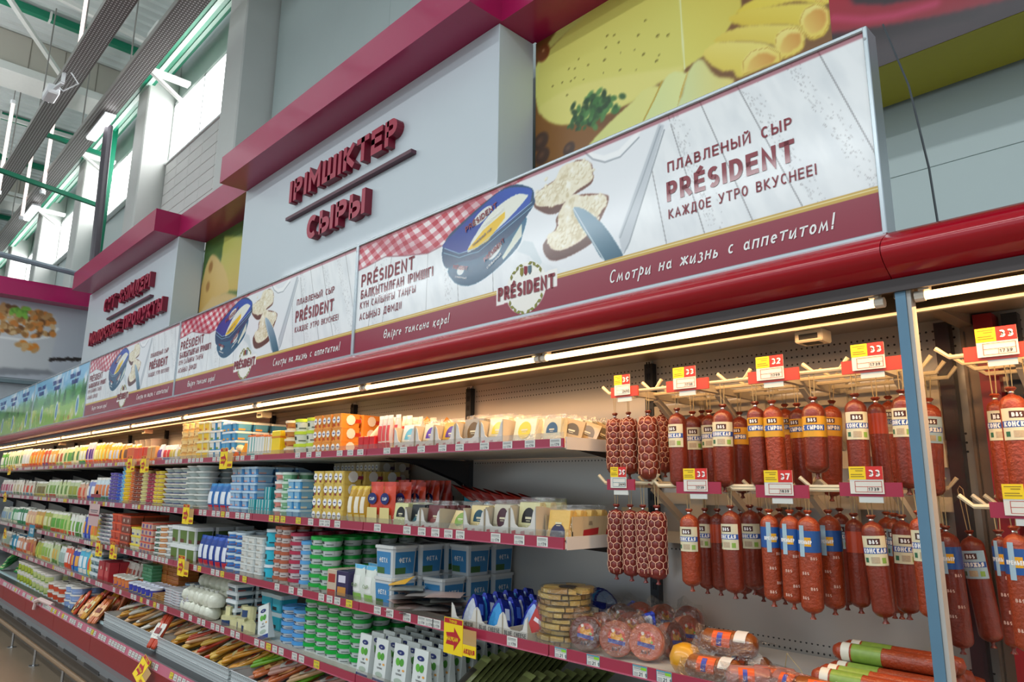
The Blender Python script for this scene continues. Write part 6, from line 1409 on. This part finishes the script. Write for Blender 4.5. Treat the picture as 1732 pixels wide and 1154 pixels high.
# feta tubs
ft=RT_('feta_tub','#d4d6d4','#c9cfd2','#3d84b8','#3f6a34','ФЕТА',taper=.90,lidh=.010,top='#8f98a0')(.150,.137,.150)
FT=[(654,.10,0),(654,.10,1),(694,.25,0),(694,.25,1),(738,.40,0),(738,.40,1),(768,.50,0),(768,.50,1),(735,.235,0),(782,.33,0),(797,.40,1),(812,.50,0),(826,.55,1),(776,.56,1)]
FT=[(0,0,0),(0,0,1),(0,1,0),(0,1,1),(0,2,0),(0,2,1),(0,3,0),(0,3,1),(1,1,0),(1,2,0),(1,2,1),(1,3,0),(1,3,1)]
X0=XS(628,1.15,F+.03)
for i,j,k in FT:
    ft.place((X0+.08+i*.165,F+.105+j*.153,1.057+k*.1375),random.uniform(-.03,.03),'square white tub with blue sea label, %s, %s column, %s from front'%('upper' if k else 'lower',['left','right'][i],ORD[j]),'tub','square blue-labelled tubs')
# flat meat slices piled in front of the tubs
fl=[pouchP('sliced_meat_pack',.15,.21,.012,c_,l_,a_) for c_,l_,a_ in (('#b89c94','#8c7a74','#c9b8b0'),('#a8a09c','#6a5a54','#b8a89c'),('#c9a89c','#9a8a84','#7a6a62'),('#8c9490','#b8a898','#5a5a54'))]
for k in range(16):
    px=668+ (k*37)%105; y=F+.105+.02*(k%3); z=1.060+.0065*k; fl[k%4].place((XS(px,z,y)-.05,y+.02,z),0,'flat pack of sliced meat in the untidy pile, %s from the bottom'%ORD[k],'meat','flat sliced meat packs',rot=(R(88),0,random.uniform(-.5,.5)+R(70)))
yw=obj('yellow_meat_pack',MB().add([(-.09,0,.0),(.05,-.01,.02),(.06,.03,.05),(-.02,.05,.03),(-.085,.01,.008)],[[0,1,2,3,4]],mat('#e0a828',.4,coat=.2,var=0))); yw.location=(XS(680,1.18,F+.04),F+.03,1.165); yw.modifiers.new('thick','SOLIDIFY').thickness=.002; tag(yw,'folded pack with a bright yellow corner on top of the meat pile','meat')
# two milk-white pouches, two arched boxes
def wpP(w_,h,d):
    p=pouchP('cheese_pouch',w_,h,.05,'#dfe4da','#e9ebe4','#8fbf5c','#57b0dc'); p.part('lettering',text_mb('СЫР',0,h*.42,h*.10,h*.016,pm_('#6a8a4a'),y=-.030,align='c')); return p
grid(2,587,627,957,wpP,2,1,3,'white pouch with blue top and green foot','pouch','white and green pouches on the third shelf',dy=.075)
grid(2,568,587,966,BX('arched_box','#2e2450',[(-.35,.35,.15,.45,'#c98a3c'),(-.3,.3,.6,.85,'#d9d4e4')]),1,1,4,'dark purple box with golden picture','box','purple boxes on the third shelf',dy=.06)
grid(2,553,568,963,BX('arched_box','#c8b49c',[(-.4,.4,.0,.3,'#c82820'),(-.35,.35,.55,.85,'#a83428')]),1,1,4,'beige box with red shield print','box','beige boxes on the third shelf',dy=.06)
GL=dict(fn=T('cream_cheese_tub','#12a63c','#d3d9d6','#c4cccb','#3f4a4c',taper=.88,lidh=.014))
grid(2,515,553,908,GL['fn'],2,6,5,'green-lidded white tub','tub','green-lidded tubs on the third shelf')
grid(2,555,640,905,GL['fn'],4,6,2,'green-lidded white tub at the back','tub','green-lidded tubs at the back of the third shelf',front=.40,jl=0)
grid(2,500,514,915,T('cream_cheese_tub','#5aa0d8','#d3d9dc','#c4ccd2','#3f4a5c',taper=.88,lidh=.014),1,5,4,'light blue-lidded tub','tub','light blue-lidded tubs on the third shelf')
grid(2,481,500,901,T('cream_cheese_tub','#b02848','#d9d2d2','#ccc4c6','#4a2a34',taper=.88,lidh=.014),1,6,4,'crimson-lidded tub','tub','crimson-lidded tubs on the third shelf')
grid(2,457,481,890,T('cream_cheese_tub','#b05a3c','#d9d2cc','#ccc4c0','#4a3a34',taper=.88,lidh=.014),2,7,3,'rust-lidded tub','tub','rust-lidded tubs on the third shelf')
grid(2,441,457,895,T('cheese_jar','#dfe6ea','#1fa0bc','#2ab4cc','#0f2a34',taper=.96,lidh=.012),1,3,4,'turquoise jar with white lid','jar','turquoise jars on the third shelf')
grid(2,404,441,908,RT_('cheese_block','#d8dcd8','#c6ccca','#d4d6d0','#b0a89c',taper=.98,lidh=.004),3,6,4,'wrapped white cheese block','cheese','white cheese blocks on the third shelf',dy=.12)
grid(2,378,404,900,T('curd_cup','#c8d8e0','#2c6ab0','#3a7cc8','#a8684a',taper=.9),2,6,3,'blue curd cup','cup','blue curd cups on the third shelf')
grid(2,328,378,908,PO('cream_pouch','#1a3f94','#dfe4ee','#c83440','#2f5ac0'),5,1,3,'dark blue cream pouch with red heart','pouch','dark blue pouches on the third shelf',dy=.09)
grid(2,286,328,890,RT_('salad_bucket','#e2e6e4','#c8ccc4','#5f7a34','#6a3a2c',taper=.92,lidh=.024),3,2,3,'white bucket tub with green brown label','bucket','white bucket tubs on the third shelf',dy=.14)
grid(2,274,287,888,T('curd_cup','#e0e2de','#c8ccc8','#d4d8d4','#8a8a84'),1,6,3,'plain white cup','cup','plain white cups on the third shelf')
grid(2,264,274,889,T('curd_cup','#e6e2d8','#d8803c','#e09a5c','#e6e2d8'),1,6,3,'orange and white cup','cup','orange cups on the third shelf')
grid(2,257,264,890,T('curd_cup','#dfe2de','#2f5a44','#3f6a54','#e6e2d8'),1,6,2,'dark green cup','cup','dark green cups on the third shelf')
grid(2,236,257,884,BX('cheese_box','#c8a08c',[(-.5,.5,.82,1,'#d8402c')],(0,.45,.018,'#6a4a8c')),3,5,3,'pale box with red top edge','box','red-edged boxes on the third shelf',dy=.10)
grid(2,219,236,892,RT_('dairy_tub','#e6cf3a','#d8cf9a','#d8d4b0','#4a5aa0'),2,3,3,'cream tub with yellow lid','tub','yellow-lidded tubs on the third shelf',dy=.10)
grid(2,203,219,872,BX('cheese_box','#7a3a2a',[(-.5,.5,.78,1,'#c04a2c')],(0,.4,.018,'#c9b0a0')),2,4,3,'brown box with pale crest','box','brown boxes on the third shelf',dy=.10)
grid(2,186,203,869,RT_('dairy_tub','#e8582a','#b83a24','#c84a2c','#8c2a1c'),2,4,3,'orange-red tub','tub','orange-red tubs on the third shelf',dy=.10)
grid(2,162,186,869,bowl('cheese_round','#e6dede','#6a4a8c'),3,8,2,'white round box with violet side','cheese','violet round boxes on the third shelf')
pouches(2,[(0,16,858,4,'#b8c0a8','#7f9ab0','#c8c8b8','grey green pouch'),(16,28,858,3,'#3f8f5a','#c8dcc8','#d8d4b8','green capped pouch'),(28,42,858,3,'#2f7a4c','#dfe6e2','#3a8a5c','dark green milk pouch'),(42,56,862,3,'#d8a888','#f0d0a0','#c8643a','peach pouch'),(56,70,862,2,'#c8984a','#e8c86a','#a8542a','honey brown pouch'),(70,84,864,2,'#a8b04a','#d8d8a0','#5a8a3a','olive green pouch'),(84,98,866,2,'#c8d48a','#5fa03a','#b84a2a','fresh green salad pouch'),(98,112,868,2,'#b8cc7a','#6ab03a','#d8663a','leaf green pouch'),(112,124,870,2,'#dfe2d4','#7fb03a','#c83a2a','white pouch with tomato picture'),(124,138,872,2,'#dcdccc','#5a9a3a','#3f7a34','white pouch with green foot'),(138,150,870,2,'#3a48b0','#f0a83a','#6a8ad0','violet blue pouch'),(150,162,874,2,'#e8c83a','#f0883a','#f2e48a','yellow pouch with orange top')],2,where='third')
# ---------------------------------------------------------------- shelf 4
def cartonP(w_,h,d):
    p=Proto('curd_cheese_carton'); b=mat('#d9dfdc',.35,coat=.2,var=.03)
    p.root=obj('curd_cheese_carton',MB().prism([(-d/2,0),(d/2,0),(d*.1,h),(-d*.1,h)],-w_/2,w_/2,b,'x'),None,link=False)
    sl=lambda z:-(d/2-(d*.4)*z/h)-.0012
    def disc(cx_,cz_,rx,rz,c,o=0,rot=0): V=[]; 
    def ell(cx_,cz_,rx,rz,c,o=0,rot=0):
        V=[]
        for k in range(14):
            a=2*PI*k/14; x,z=rx*math.cos(a),rz*math.sin(a); x,z=x*math.cos(rot)-z*math.sin(rot),x*math.sin(rot)+z*math.cos(rot); V.append((cx_+x,sl(cz_+z)-o,cz_+z))
        return MB().add(V,[list(range(14))],pm_(c))
    p.part('emblem',ell(0,h*.82,w_*.26,h*.055,'#1d2c6c')); 
    q=ell(-w_*.14,h*.62,w_*.15,h*.085,'#5fb03a',rot=.5); q2=ell(w_*.14,h*.62,w_*.15,h*.085,'#4f9c34',rot=-.5); q.add(q2.v,q2.f,q2.mats[0]); p.part('leaf_print',q)
    p.part('orange_print',ell(w_*.30,h*.46,w_*.09,h*.025,'#e0a04a')); p.part('plate_print',ell(0,h*.22,w_*.3,h*.06,'#a8b8a8'))
    p.part('foot_band',MB().quad([(-w_/2,sl(0),0),(w_/2,sl(0),0),(w_/2,sl(h*.12),h*.12),(-w_/2,sl(h*.12),h*.12)],pm_('#26408c')))
    t_=MB()
    for s,z,hh in (('СЫР',h*.42,h*.05),('ТВОРОЖНЫЙ',h*.345,h*.038)):
        q=text_mb(s,0,z,hh,hh*.14,pm_('#3a3f44'),cond=.62,align='c'); t_.add([(x,sl(zz)-.0008,zz) for x,y,zz in q.v],q.f,q.mats[0])
    q=text_mb('Сыр',0,h*.8,h*.03,h*.006,whitep,cond=.8,align='c') if False else text_mb('СИР',0,h*.80,h*.03,h*.006,whitep,cond=.8,align='c'); t_.add([(x,sl(zz)-.0015,zz) for x,y,zz in q.v],q.f,q.mats[0])
    p.part('lettering',t_); return p
cz=cartonP(.095,.185,.045)
for i,px in enumerate((620,648,680,714)):
    for r_ in range(8):
        y=F+.04+r_*.062; X=XS(px,.86,F+.04); cz.place((X,y,.75),random.uniform(-.04,.04),'white curd cheese carton with green heart, %s from left, %s'%(ORD[i],'front' if r_==0 else ORD[r_]+' row'),'carton','white curd cheese cartons on the fourth shelf')
grid(3,508,604,1022,T('cream_cheese_tub','#12a63c','#d3d9d6','#c4cccb','#3f4a4c',taper=.88,lidh=.014),5,6,3,'green-lidded tub','tub','green-lidded tubs on the fourth shelf',front=.09)
grid(3,466,507,1028,T('cream_cheese_tub','#4f9ad8','#d3d9dc','#c4ccd2','#3f4a5c',taper=.88,lidh=.014),2,5,3,'blue-lidded tub','tub','blue-lidded tubs on the fourth shelf',front=.07)
cz.place((XS(458,.84,F+.09),F+.07,.752),0,'white carton leaning left beside the blue-lidded tubs','carton',None,rot=(-.1,-.35,.2))
grid(3,438,475,1004,RT_('cheese_box','#cfdfe4','#1fa0bc','#2ab4cc','#0f2a34',taper=.95,lidh=.02),2,2,1,'turquoise tub with white lid','tub','turquoise tubs on the fourth shelf',front=.22,dy=.12)
grid(3,438,460,1078,RT_('cheese_box','#dfe6ea','#2ab4cc','#1fa0bc','#0f2a34',taper=.95,lidh=.02),1,2,1,'small turquoise tub at the front','tub','turquoise tubs on the fourth shelf',front=.02,dy=.10) if False else None
# pale cheese pieces
chm=mat('#d8d2a0',.4,coat=.25,var=.08,vs=20,bump=.1)
def pieceP(r,h,a0,a1):
    V=[(0,0,0),(0,0,h)];n=8
    for i in range(n+1): a=R(a0+(a1-a0)*i/n); V+=[(r*math.cos(a),r*math.sin(a),0),(r*math.cos(a),r*math.sin(a),h)]
    Fc=[[2+2*i,4+2*i,5+2*i,3+2*i] for i in range(n)]+[[0,4+2*i,2+2*i] for i in range(n)]+[[1,3+2*i,5+2*i] for i in range(n)]+[[0,2,3,1],[0,1,3+2*n,2+2*n]]
    p=Proto('cheese_piece',MB().add(V,Fc,chm)); q=MB().lathe([(r*1.01,h*.2),(r*1.01,h*.75)],pm_('#24406c'),5,a0=R(a0+(a1-a0)*.3),a1=R(a0+(a1-a0)*.65)); p.part('label',q); return p
pcs=[pieceP(.07,.06,180,360),pieceP(.06,.05,150,330),pieceP(.055,.075,200,350)]
for k,(px,y,z) in enumerate(((395,.05,0),(407,.06,0),(418,.04,0),(430,.05,0),(388,.14,0),(402,.15,0),(414,.14,.055),(398,.08,.055),(424,.08,.055),(412,.22,.0),(426,.2,.0),(410,.22,.07),(430,.24,.07),(422,.30,.14),(436,.30,0),(404,.3,.0),(416,.3,.07))):
    yy=F+.02+y+.03; pcs[k%3].place((XS(px,.80,yy),yy,.75+z),random.uniform(-.6,.6),'pale cut cheese piece, %s in the heap'%ORD[k],'cheese','pale cut cheese pieces on the fourth shelf',rot=(random.uniform(-.05,.05),0,random.uniform(-.7,.7)))
grid(3,364,398,985,RT_('flat_tub','#dfe6ea','#c9d2d6','#38505e','#8c4038',taper=.92,lidh=.016),2,5,2,'flat white tub with dark label','tub','flat white tubs on the fourth shelf',front=.10,dy=.13,keep=lambda r,i:i==1 or r>0)
wl=mat('#d9dac8',.3,coat=.4,var=.08,vs=20,bump=.6,bs=28)
q=MB(); 
for a_ in range(1): q.lathe([(.001,0),(.045,.006),(.058,.035),(.050,.07),(.02,.088),(.001,.09)],wl,12)
q.v=[(x*(1+.12*math.sin(9*z*20+x*40)),y*(1+.12*math.cos(x*60)),z) for x,y,z in q.v]; bagp=Proto('curd_cheese_bag',q,smooth=60); bagp.part('knot',MB().lathe([(.008,.086),(.016,.104),(.004,.10)],mat('#e6e8e2',.2,alpha=.6,var=0),8))
k=0
for r_ in range(3):
    for i in range(6):
        for l_ in range(3 if r_ else 2):
            yy=F+.08+r_*.12; bagp.place((XS(318+i*8.4+(l_%2)*4,.80,F+.08),yy,.75+l_*.075),random.uniform(0,6),lab_('white curd cheese bag',i,6,l_,3,r_,3),'cheese','white curd cheese bags on the fourth shelf')
grid(3,276,318,1000,RT_('foil_cheese_pack','#c9ccd0','#a8abb0','#c8b8bc','#7a8088',taper=.99,lidh=.003),3,7,2,'silver foil cheese pack','cheese','silver foil packs on the fourth shelf',dy=.12)
grid(3,290,322,985,T('salad_bowl','#8fb4cc','#a8b8c0','#c8d4d8',None,.75),2,2,1,'blue-lidded shallow bowl','bowl','blue-lidded bowls on the fourth shelf',front=.28)
grid(3,256,276,1006,RT_('noodle_cheese_pack','#a8783c','#9a6a34','#b88a4c','#6a4420',taper=.99,lidh=.003),2,5,2,'brown smoked cheese pack','cheese','brown smoked cheese packs',dy=.12)
grid(3,256,300,952,BX('smoked_cheese_strip','#b8682c',[(-.5,.5,.8,1,'#c8843c')]),5,8,2,'orange smoked cheese strip pack','cheese','orange strip packs on the fourth shelf',front=.24,dy=.08)
grid(3,240,256,955,BX('smoked_cheese_strip','#3f8a5c',[(-.5,.5,.8,1,'#6ab08a')]),2,8,2,'green strip pack','cheese','green strip packs on the fourth shelf',front=.16,dy=.08)
grid(3,214,256,990,T('sauce_bottle','#dfe2ee','#2c2f8c','#3a40a8','#e0c83a',taper=.9),6,1,2,'small dark blue bottle','bottle','small blue bottles on the fourth shelf')
grid(3,188,214,975,T('sauce_bottle','#e0dcd0','#c8642c','#d87a3c','#3a40a8',taper=.9),4,1,2,'small orange bottle','bottle','small orange bottles on the fourth shelf')
pouches(3,[(186,200,950,2,'#d8d0c4','#c85a34','#b83a24','slim white sausage pouch'),(200,214,948,2,'#c8b8ac','#e07a44','#d84a2a','slim orange sausage pouch'),(214,228,952,2,'#cfc4b8','#a8442c','#d8452a','slim red sausage pouch'),(228,240,954,2,'#b8a89c','#7a3a34','#c83c30','slim dark red pouch')],3,front=.16,where='fourth')
grid(3,166,184,950,BX('snack_box','#a8202c',[(-.4,.4,.3,.6,'#c84a4c')],(0,.7,.02,'#d8b0a0')),2,1,3,'dark red box with dots','box','dark red boxes on the fourth shelf',dy=.08)
grid(3,151,168,932,RT_('dairy_tub','#d8e0e2','#5a7a84','#8ca8ac','#3a5a64',taper=.9,lidh=.02),2,4,2,'grey blue tub with white lid','tub','grey blue tubs on the fourth shelf',dy=.12)
pouches(3,[(0,14,898,3,'#b8b0a0','#8fa08c','#a87a5a','grey beige pouch'),(14,26,902,2,'#2f8cb0','#dfe8ec','#2a7a4c','turquoise milk pouch'),(26,42,908,3,'#c88a6a','#e0d8d4','#d8642c','salmon pouch'),(42,56,910,2,'#c07a44','#b84a3a','#e0b07a','brown orange pouch'),(56,68,914,2,'#b8c04a','#a0b03a','#d8d87a','lime green pouch'),(68,84,916,3,'#c8d4a8','#8fb04a','#e0a04a','pale salad pouch'),(84,96,918,2,'#b4c08a','#d8b04a','#5a8a3c','mixed salad pouch'),(96,106,924,2,'#c8d8d4','#9ab0a8','#7a9a84','silver green pouch'),(106,118,924,2,'#d8583a','#e8e0dc','#e0502a','red orange pouch'),(118,130,928,2,'#2c44a8','#e8a84a','#2f8ac8','deep blue pouch'),(130,144,928,2,'#4ab0d0','#dfeaf0','#e8e8e0','sky blue pouch'),(144,151,932,1,'#d8c83a','#e8582a','#e0e04a','yellow pouch')],2,where='fourth')
# dark slim packs lying right of the cartons
dk=pouchP('herb_cheese_pack',.085,.24,.03,'#6d7444','#2a2620','#8c9450','#8f9a5c')
for k in range(13):
    y=F+.03+.036*k; dk.place((XS(775+9*k if False else 752,.78,F+.03)+.012*k,y,.762+.004*k),0,'olive green herb cheese pack leaning back, %s from the front'%ORD[k],'cheese','olive green packs on the fourth shelf',rot=(-.85,0,-.35))
    if k<9: dk.place((XS(815,.78,F+.03)+.02*k,y+.01,.755),0,'olive green herb cheese pack in the right pile, %s from the front'%ORD[k],'cheese','olive green packs on the fourth shelf',rot=(-.95,0,-.35))
bb=boxP('black_cheese_box',.10,.10,.045,'#1c1c1e',[(-.35,.35,.3,.75,'#8c8a7a')])
for r_ in range(6):
    for c_ in range(5): bb.place((-1.86+.125*c_,F+.06+.075*r_,.75),.05,lab_('black box with beige label',c_,5,0,1,r_,6),'box','black boxes on the fourth shelf',rot=(-.3,0,.05))
# ---------------------------------------------------------------- wire baskets with sausage packs in the basin
wire=mat('#e4e6e6',.25,metal=.6); meshm=perforated('#ccd2d2',.020,.020,.0055,'XZ',rough=.35,metal=.1,dark=.30)
RZ=.545
def packP(c1,c2,c3,L=.24,w_=.11):
    p=Proto('sausage_pack'); b=mat(c1,.32,coat=.4,var=.12,vs=40,bump=.2,bs=50); mb=MB(); n=4
    for k in range(n):
        q=MB().lathe([(.001,-L/2),(.008,-L/2+.004),(.013,-L*.42),(.0135,L*.42),(.008,L/2-.004),(.001,L/2)],b,7); mb.add([(x+(k-(n-1)/2)*.026,z,y+.0135+.004*math.sin(k*2)) for x,y,z in q.v],q.f,b)
    p.root=obj('sausage_pack',mesh_of('sausage_pack',mb,60),None,link=False); p.root['kind']='thing' if False else ''
    del p.root['kind']
    V=[];Fc=[]
    for j in range(5):
        for i in range(6): x=(i/5-.5)*.11; V.append((x,L*(.22-.44*j/4),.029+.004*math.sin(i*2+j)))
    for j in range(4):
        for i in range(5): a=j*6+i; Fc.append([a,a+6,a+7,a+1])
    p.part('label',MB().add(V,Fc,mat(c2,.3,coat=.2,var=.25,vs=50))); p.part('end_seal',MB().box(-.05,.05,L/2-.004,L/2+.022,.010,.013,mat(c3,.3,coat=.3,var=.1)))
    p.part('label_mark',MB().box(-.03,.03,-.02,.02,.033,.035,mat(c3,.3,coat=.2,var=.2,vs=80)))
    return p
def basket(x0,x1,label,packs,grp):
    t=empty('wire_basket',((x0+x1)/2,F+.02,.30)); tag(t,label,'basket','wire baskets in the basin'); hw=(x1-x0)/2-.012; D=.50;H=RZ-.30
    obj('front_mesh',MB().box(-hw,hw,0,.002,.02,H,meshm),t)
    for s in (-1,1): obj('side_mesh',MB().box(s*hw-.001,s*hw+.001,0,D,.02,H,meshm),t)
    obj('bottom_mesh',MB().box(-hw,hw,0,D,.018,.02,meshm),t)
    obj('rim_wire',MB().tube([(-hw,-.002,H),(hw,-.002,H),(hw,D,H),(-hw,D,H),(-hw,-.002,H)],.0045,wire,6),t); obj('middle_wire',MB().tube([(-hw,-.003,H-.055),(hw,-.003,H-.055)],.003,wire,6),t)
    n=0
    for lay,(zz,m_) in enumerate(((.44,4),(.475,5),(.51,6),(.545,6),(.575,5))):
        for i in range(m_):
            c=packs[(i*len(packs)//m_+lay)%len(packs)]; X=x0+.08+(x1-x0-.16)*(i+.5*(lay%2)*.6)/(m_-.6); X=min(X,x1-.08)
            pk[c][0].place((X,F+.19+.012*lay,zz),0,'%s, %s layer, %s from left, %s'%(pk[c][1],ORD[lay],ORD[i],grp),'sausage pack',pk[c][1]+'s in the baskets',rot=(R(14+random.uniform(0,12)),random.uniform(-.1,.1),R(-35)+random.uniform(-.35,.35)))
PKC={'a':('#e8a434','#f2dca0','#d4502c','amber sausage pack'),'b':('#ecc050','#f6ecc8','#e8e4d8','yellow smoked cheese pack'),'c':('#e6b888','#f2e6d0','#d0443c','pale frankfurter pack'),'d':('#d85030','#f2e8dc','#8c1f1c','red chilli sausage pack'),'e':('#dca898','#f0e6e0','#d84a3c','pink sausage pack'),'f':('#f0eadc','#eef0ea','#4a84c8','cream white sausage pack'),'g':('#d8743c','#f2b070','#8a3a24','orange brown sausage pack'),'h':('#84c83a','#a8d83c','#e8e44a','lime green pack')}
pk={k:(packP(*v[:3]),v[3]) for k,v in PKC.items()}
bx=[onY(176,1041,F+.02)[0],onY(264,1080,F+.02)[0],onY(388,1140,F+.02)[0]]
basket(bx[0],bx[1],'wire basket left of the one with the red pack','fccaf','left basket'); basket(bx[1]+.01,bx[2],'wire basket with amber and yellow packs below the fourth shelf','baabcd','middle basket'); basket(bx[2]+.01,bx[2]+1.15,'wire basket at the bottom edge with pink and lime packs','ecegh','right basket')
basket(bx[2]+1.17,bx[2]+2.3,'wire basket farthest right, mostly hidden under the shelf','hgeg','far right basket')
pk['d'][0].place((bx[1]-.02,F+.06,.56),0,'red chilli sausage pack hanging over the gap between two baskets','sausage pack',None,rot=(R(60),0,.2))
# loose rows left of the baskets
X0=-9.3
grid(3,27,58,948,T('large_tub','#e2d9cc','#d4d4c8','#a8b03a','#7a8a2c',taper=.92,lidh=.012),6,1,3,'white bucket with green picture','bucket','green-print buckets in the basin',z=.60,front=.03) if False else None
def basin(px0,px1,pyt,fn,cols,lev,rows,desc,cat,grp,dy=.12,z=.44): grid(3,px0,px1,pyt,fn,cols,lev,rows,desc,cat,grp,front=.04,dy=dy,z=z)
stand=obj('basin_rack',MB().box(-14.6,bx[0]-.02,F+.03,BK-.02,.285,.44,mat('#b9bdbd',.35,metal=.3))); tag(stand,'grey rack floor carrying the bucket rows left of the baskets','rack')
basin(30,56,952,T('large_tub','#e6dccf','#d8d8cc','#a8b43a','#6a7a2c',taper=.92),5,2,3,'white bucket with yellow green picture','bucket','yellow green buckets in the basin')
basin(56,84,966,T('large_tub','#e6ddd2','#d8d8cc','#b8c07a','#5a8a3c',taper=.92),4,2,3,'white bucket with pale green label','bucket','pale green buckets in the basin')
basin(84,110,988,T('large_tub','#e6ddd2','#dcd4c8','#c84a2c','#e06a3c',taper=.92),3,2,3,'white bucket with red berry label','bucket','red-labelled buckets in the basin')
basin(112,130,990,T('large_tub','#e6e2da','#7f9ccc','#8fa8d8','#d4dcec',taper=.92),2,3,3,'light blue bucket with cream lid','bucket','light blue buckets in the basin')
for i,(px) in enumerate(range(131,176,5)):
    for r_ in range(3):
        yy=F+.05+.15*r_; pp=pk['gadg'[i%4]]; pp[0].place((XS(px,.5,F+.05),yy,.455+.03*(i%3)+.02*r_),0,'%s in the loose heap, %s from left, %s'%(pp[1],ORD[i],['front','middle','back'][r_]),'sausage pack','packs in the loose heap',rot=(R(55+random.uniform(-12,12)),0,random.uniform(-.4,.4)))
t=obj('green_pouch_pile',MB(),None) if False else None
gp=pouchP('herb_pouch',.16,.22,.05,'#2f9a4a','#9ad04a','#d8e4a0')
for k in range(8): gp.place((XS(2+3*(k%6),.6,F+.06),F+.06+.09*(k//4),.46+.05*(k%4)),0,'bright green herb pouch piled at the far left, %s'%ORD[k],'pouch','green herb pouches at the far left',rot=(-1.0,0,random.uniform(-.3,.3)))
# price stickers cloth on rail
o=obj('wiping_cloth',MB().tube([(-8.3,1.70,.47),(-8.15,1.71,.505),(-8.0,1.72,.50),(-7.9,1.76,.48)],.022,mat('#d9bfb8',.8,bump=.5,bs=30),8).tube([(-8.28,1.70,.47),(-8.30,1.695,.40)],.016,mat('#d9bfb8',.8,bump=.5,bs=30),6)); tag(o,'small pinkish cloth tied on the bottom rail','cloth')
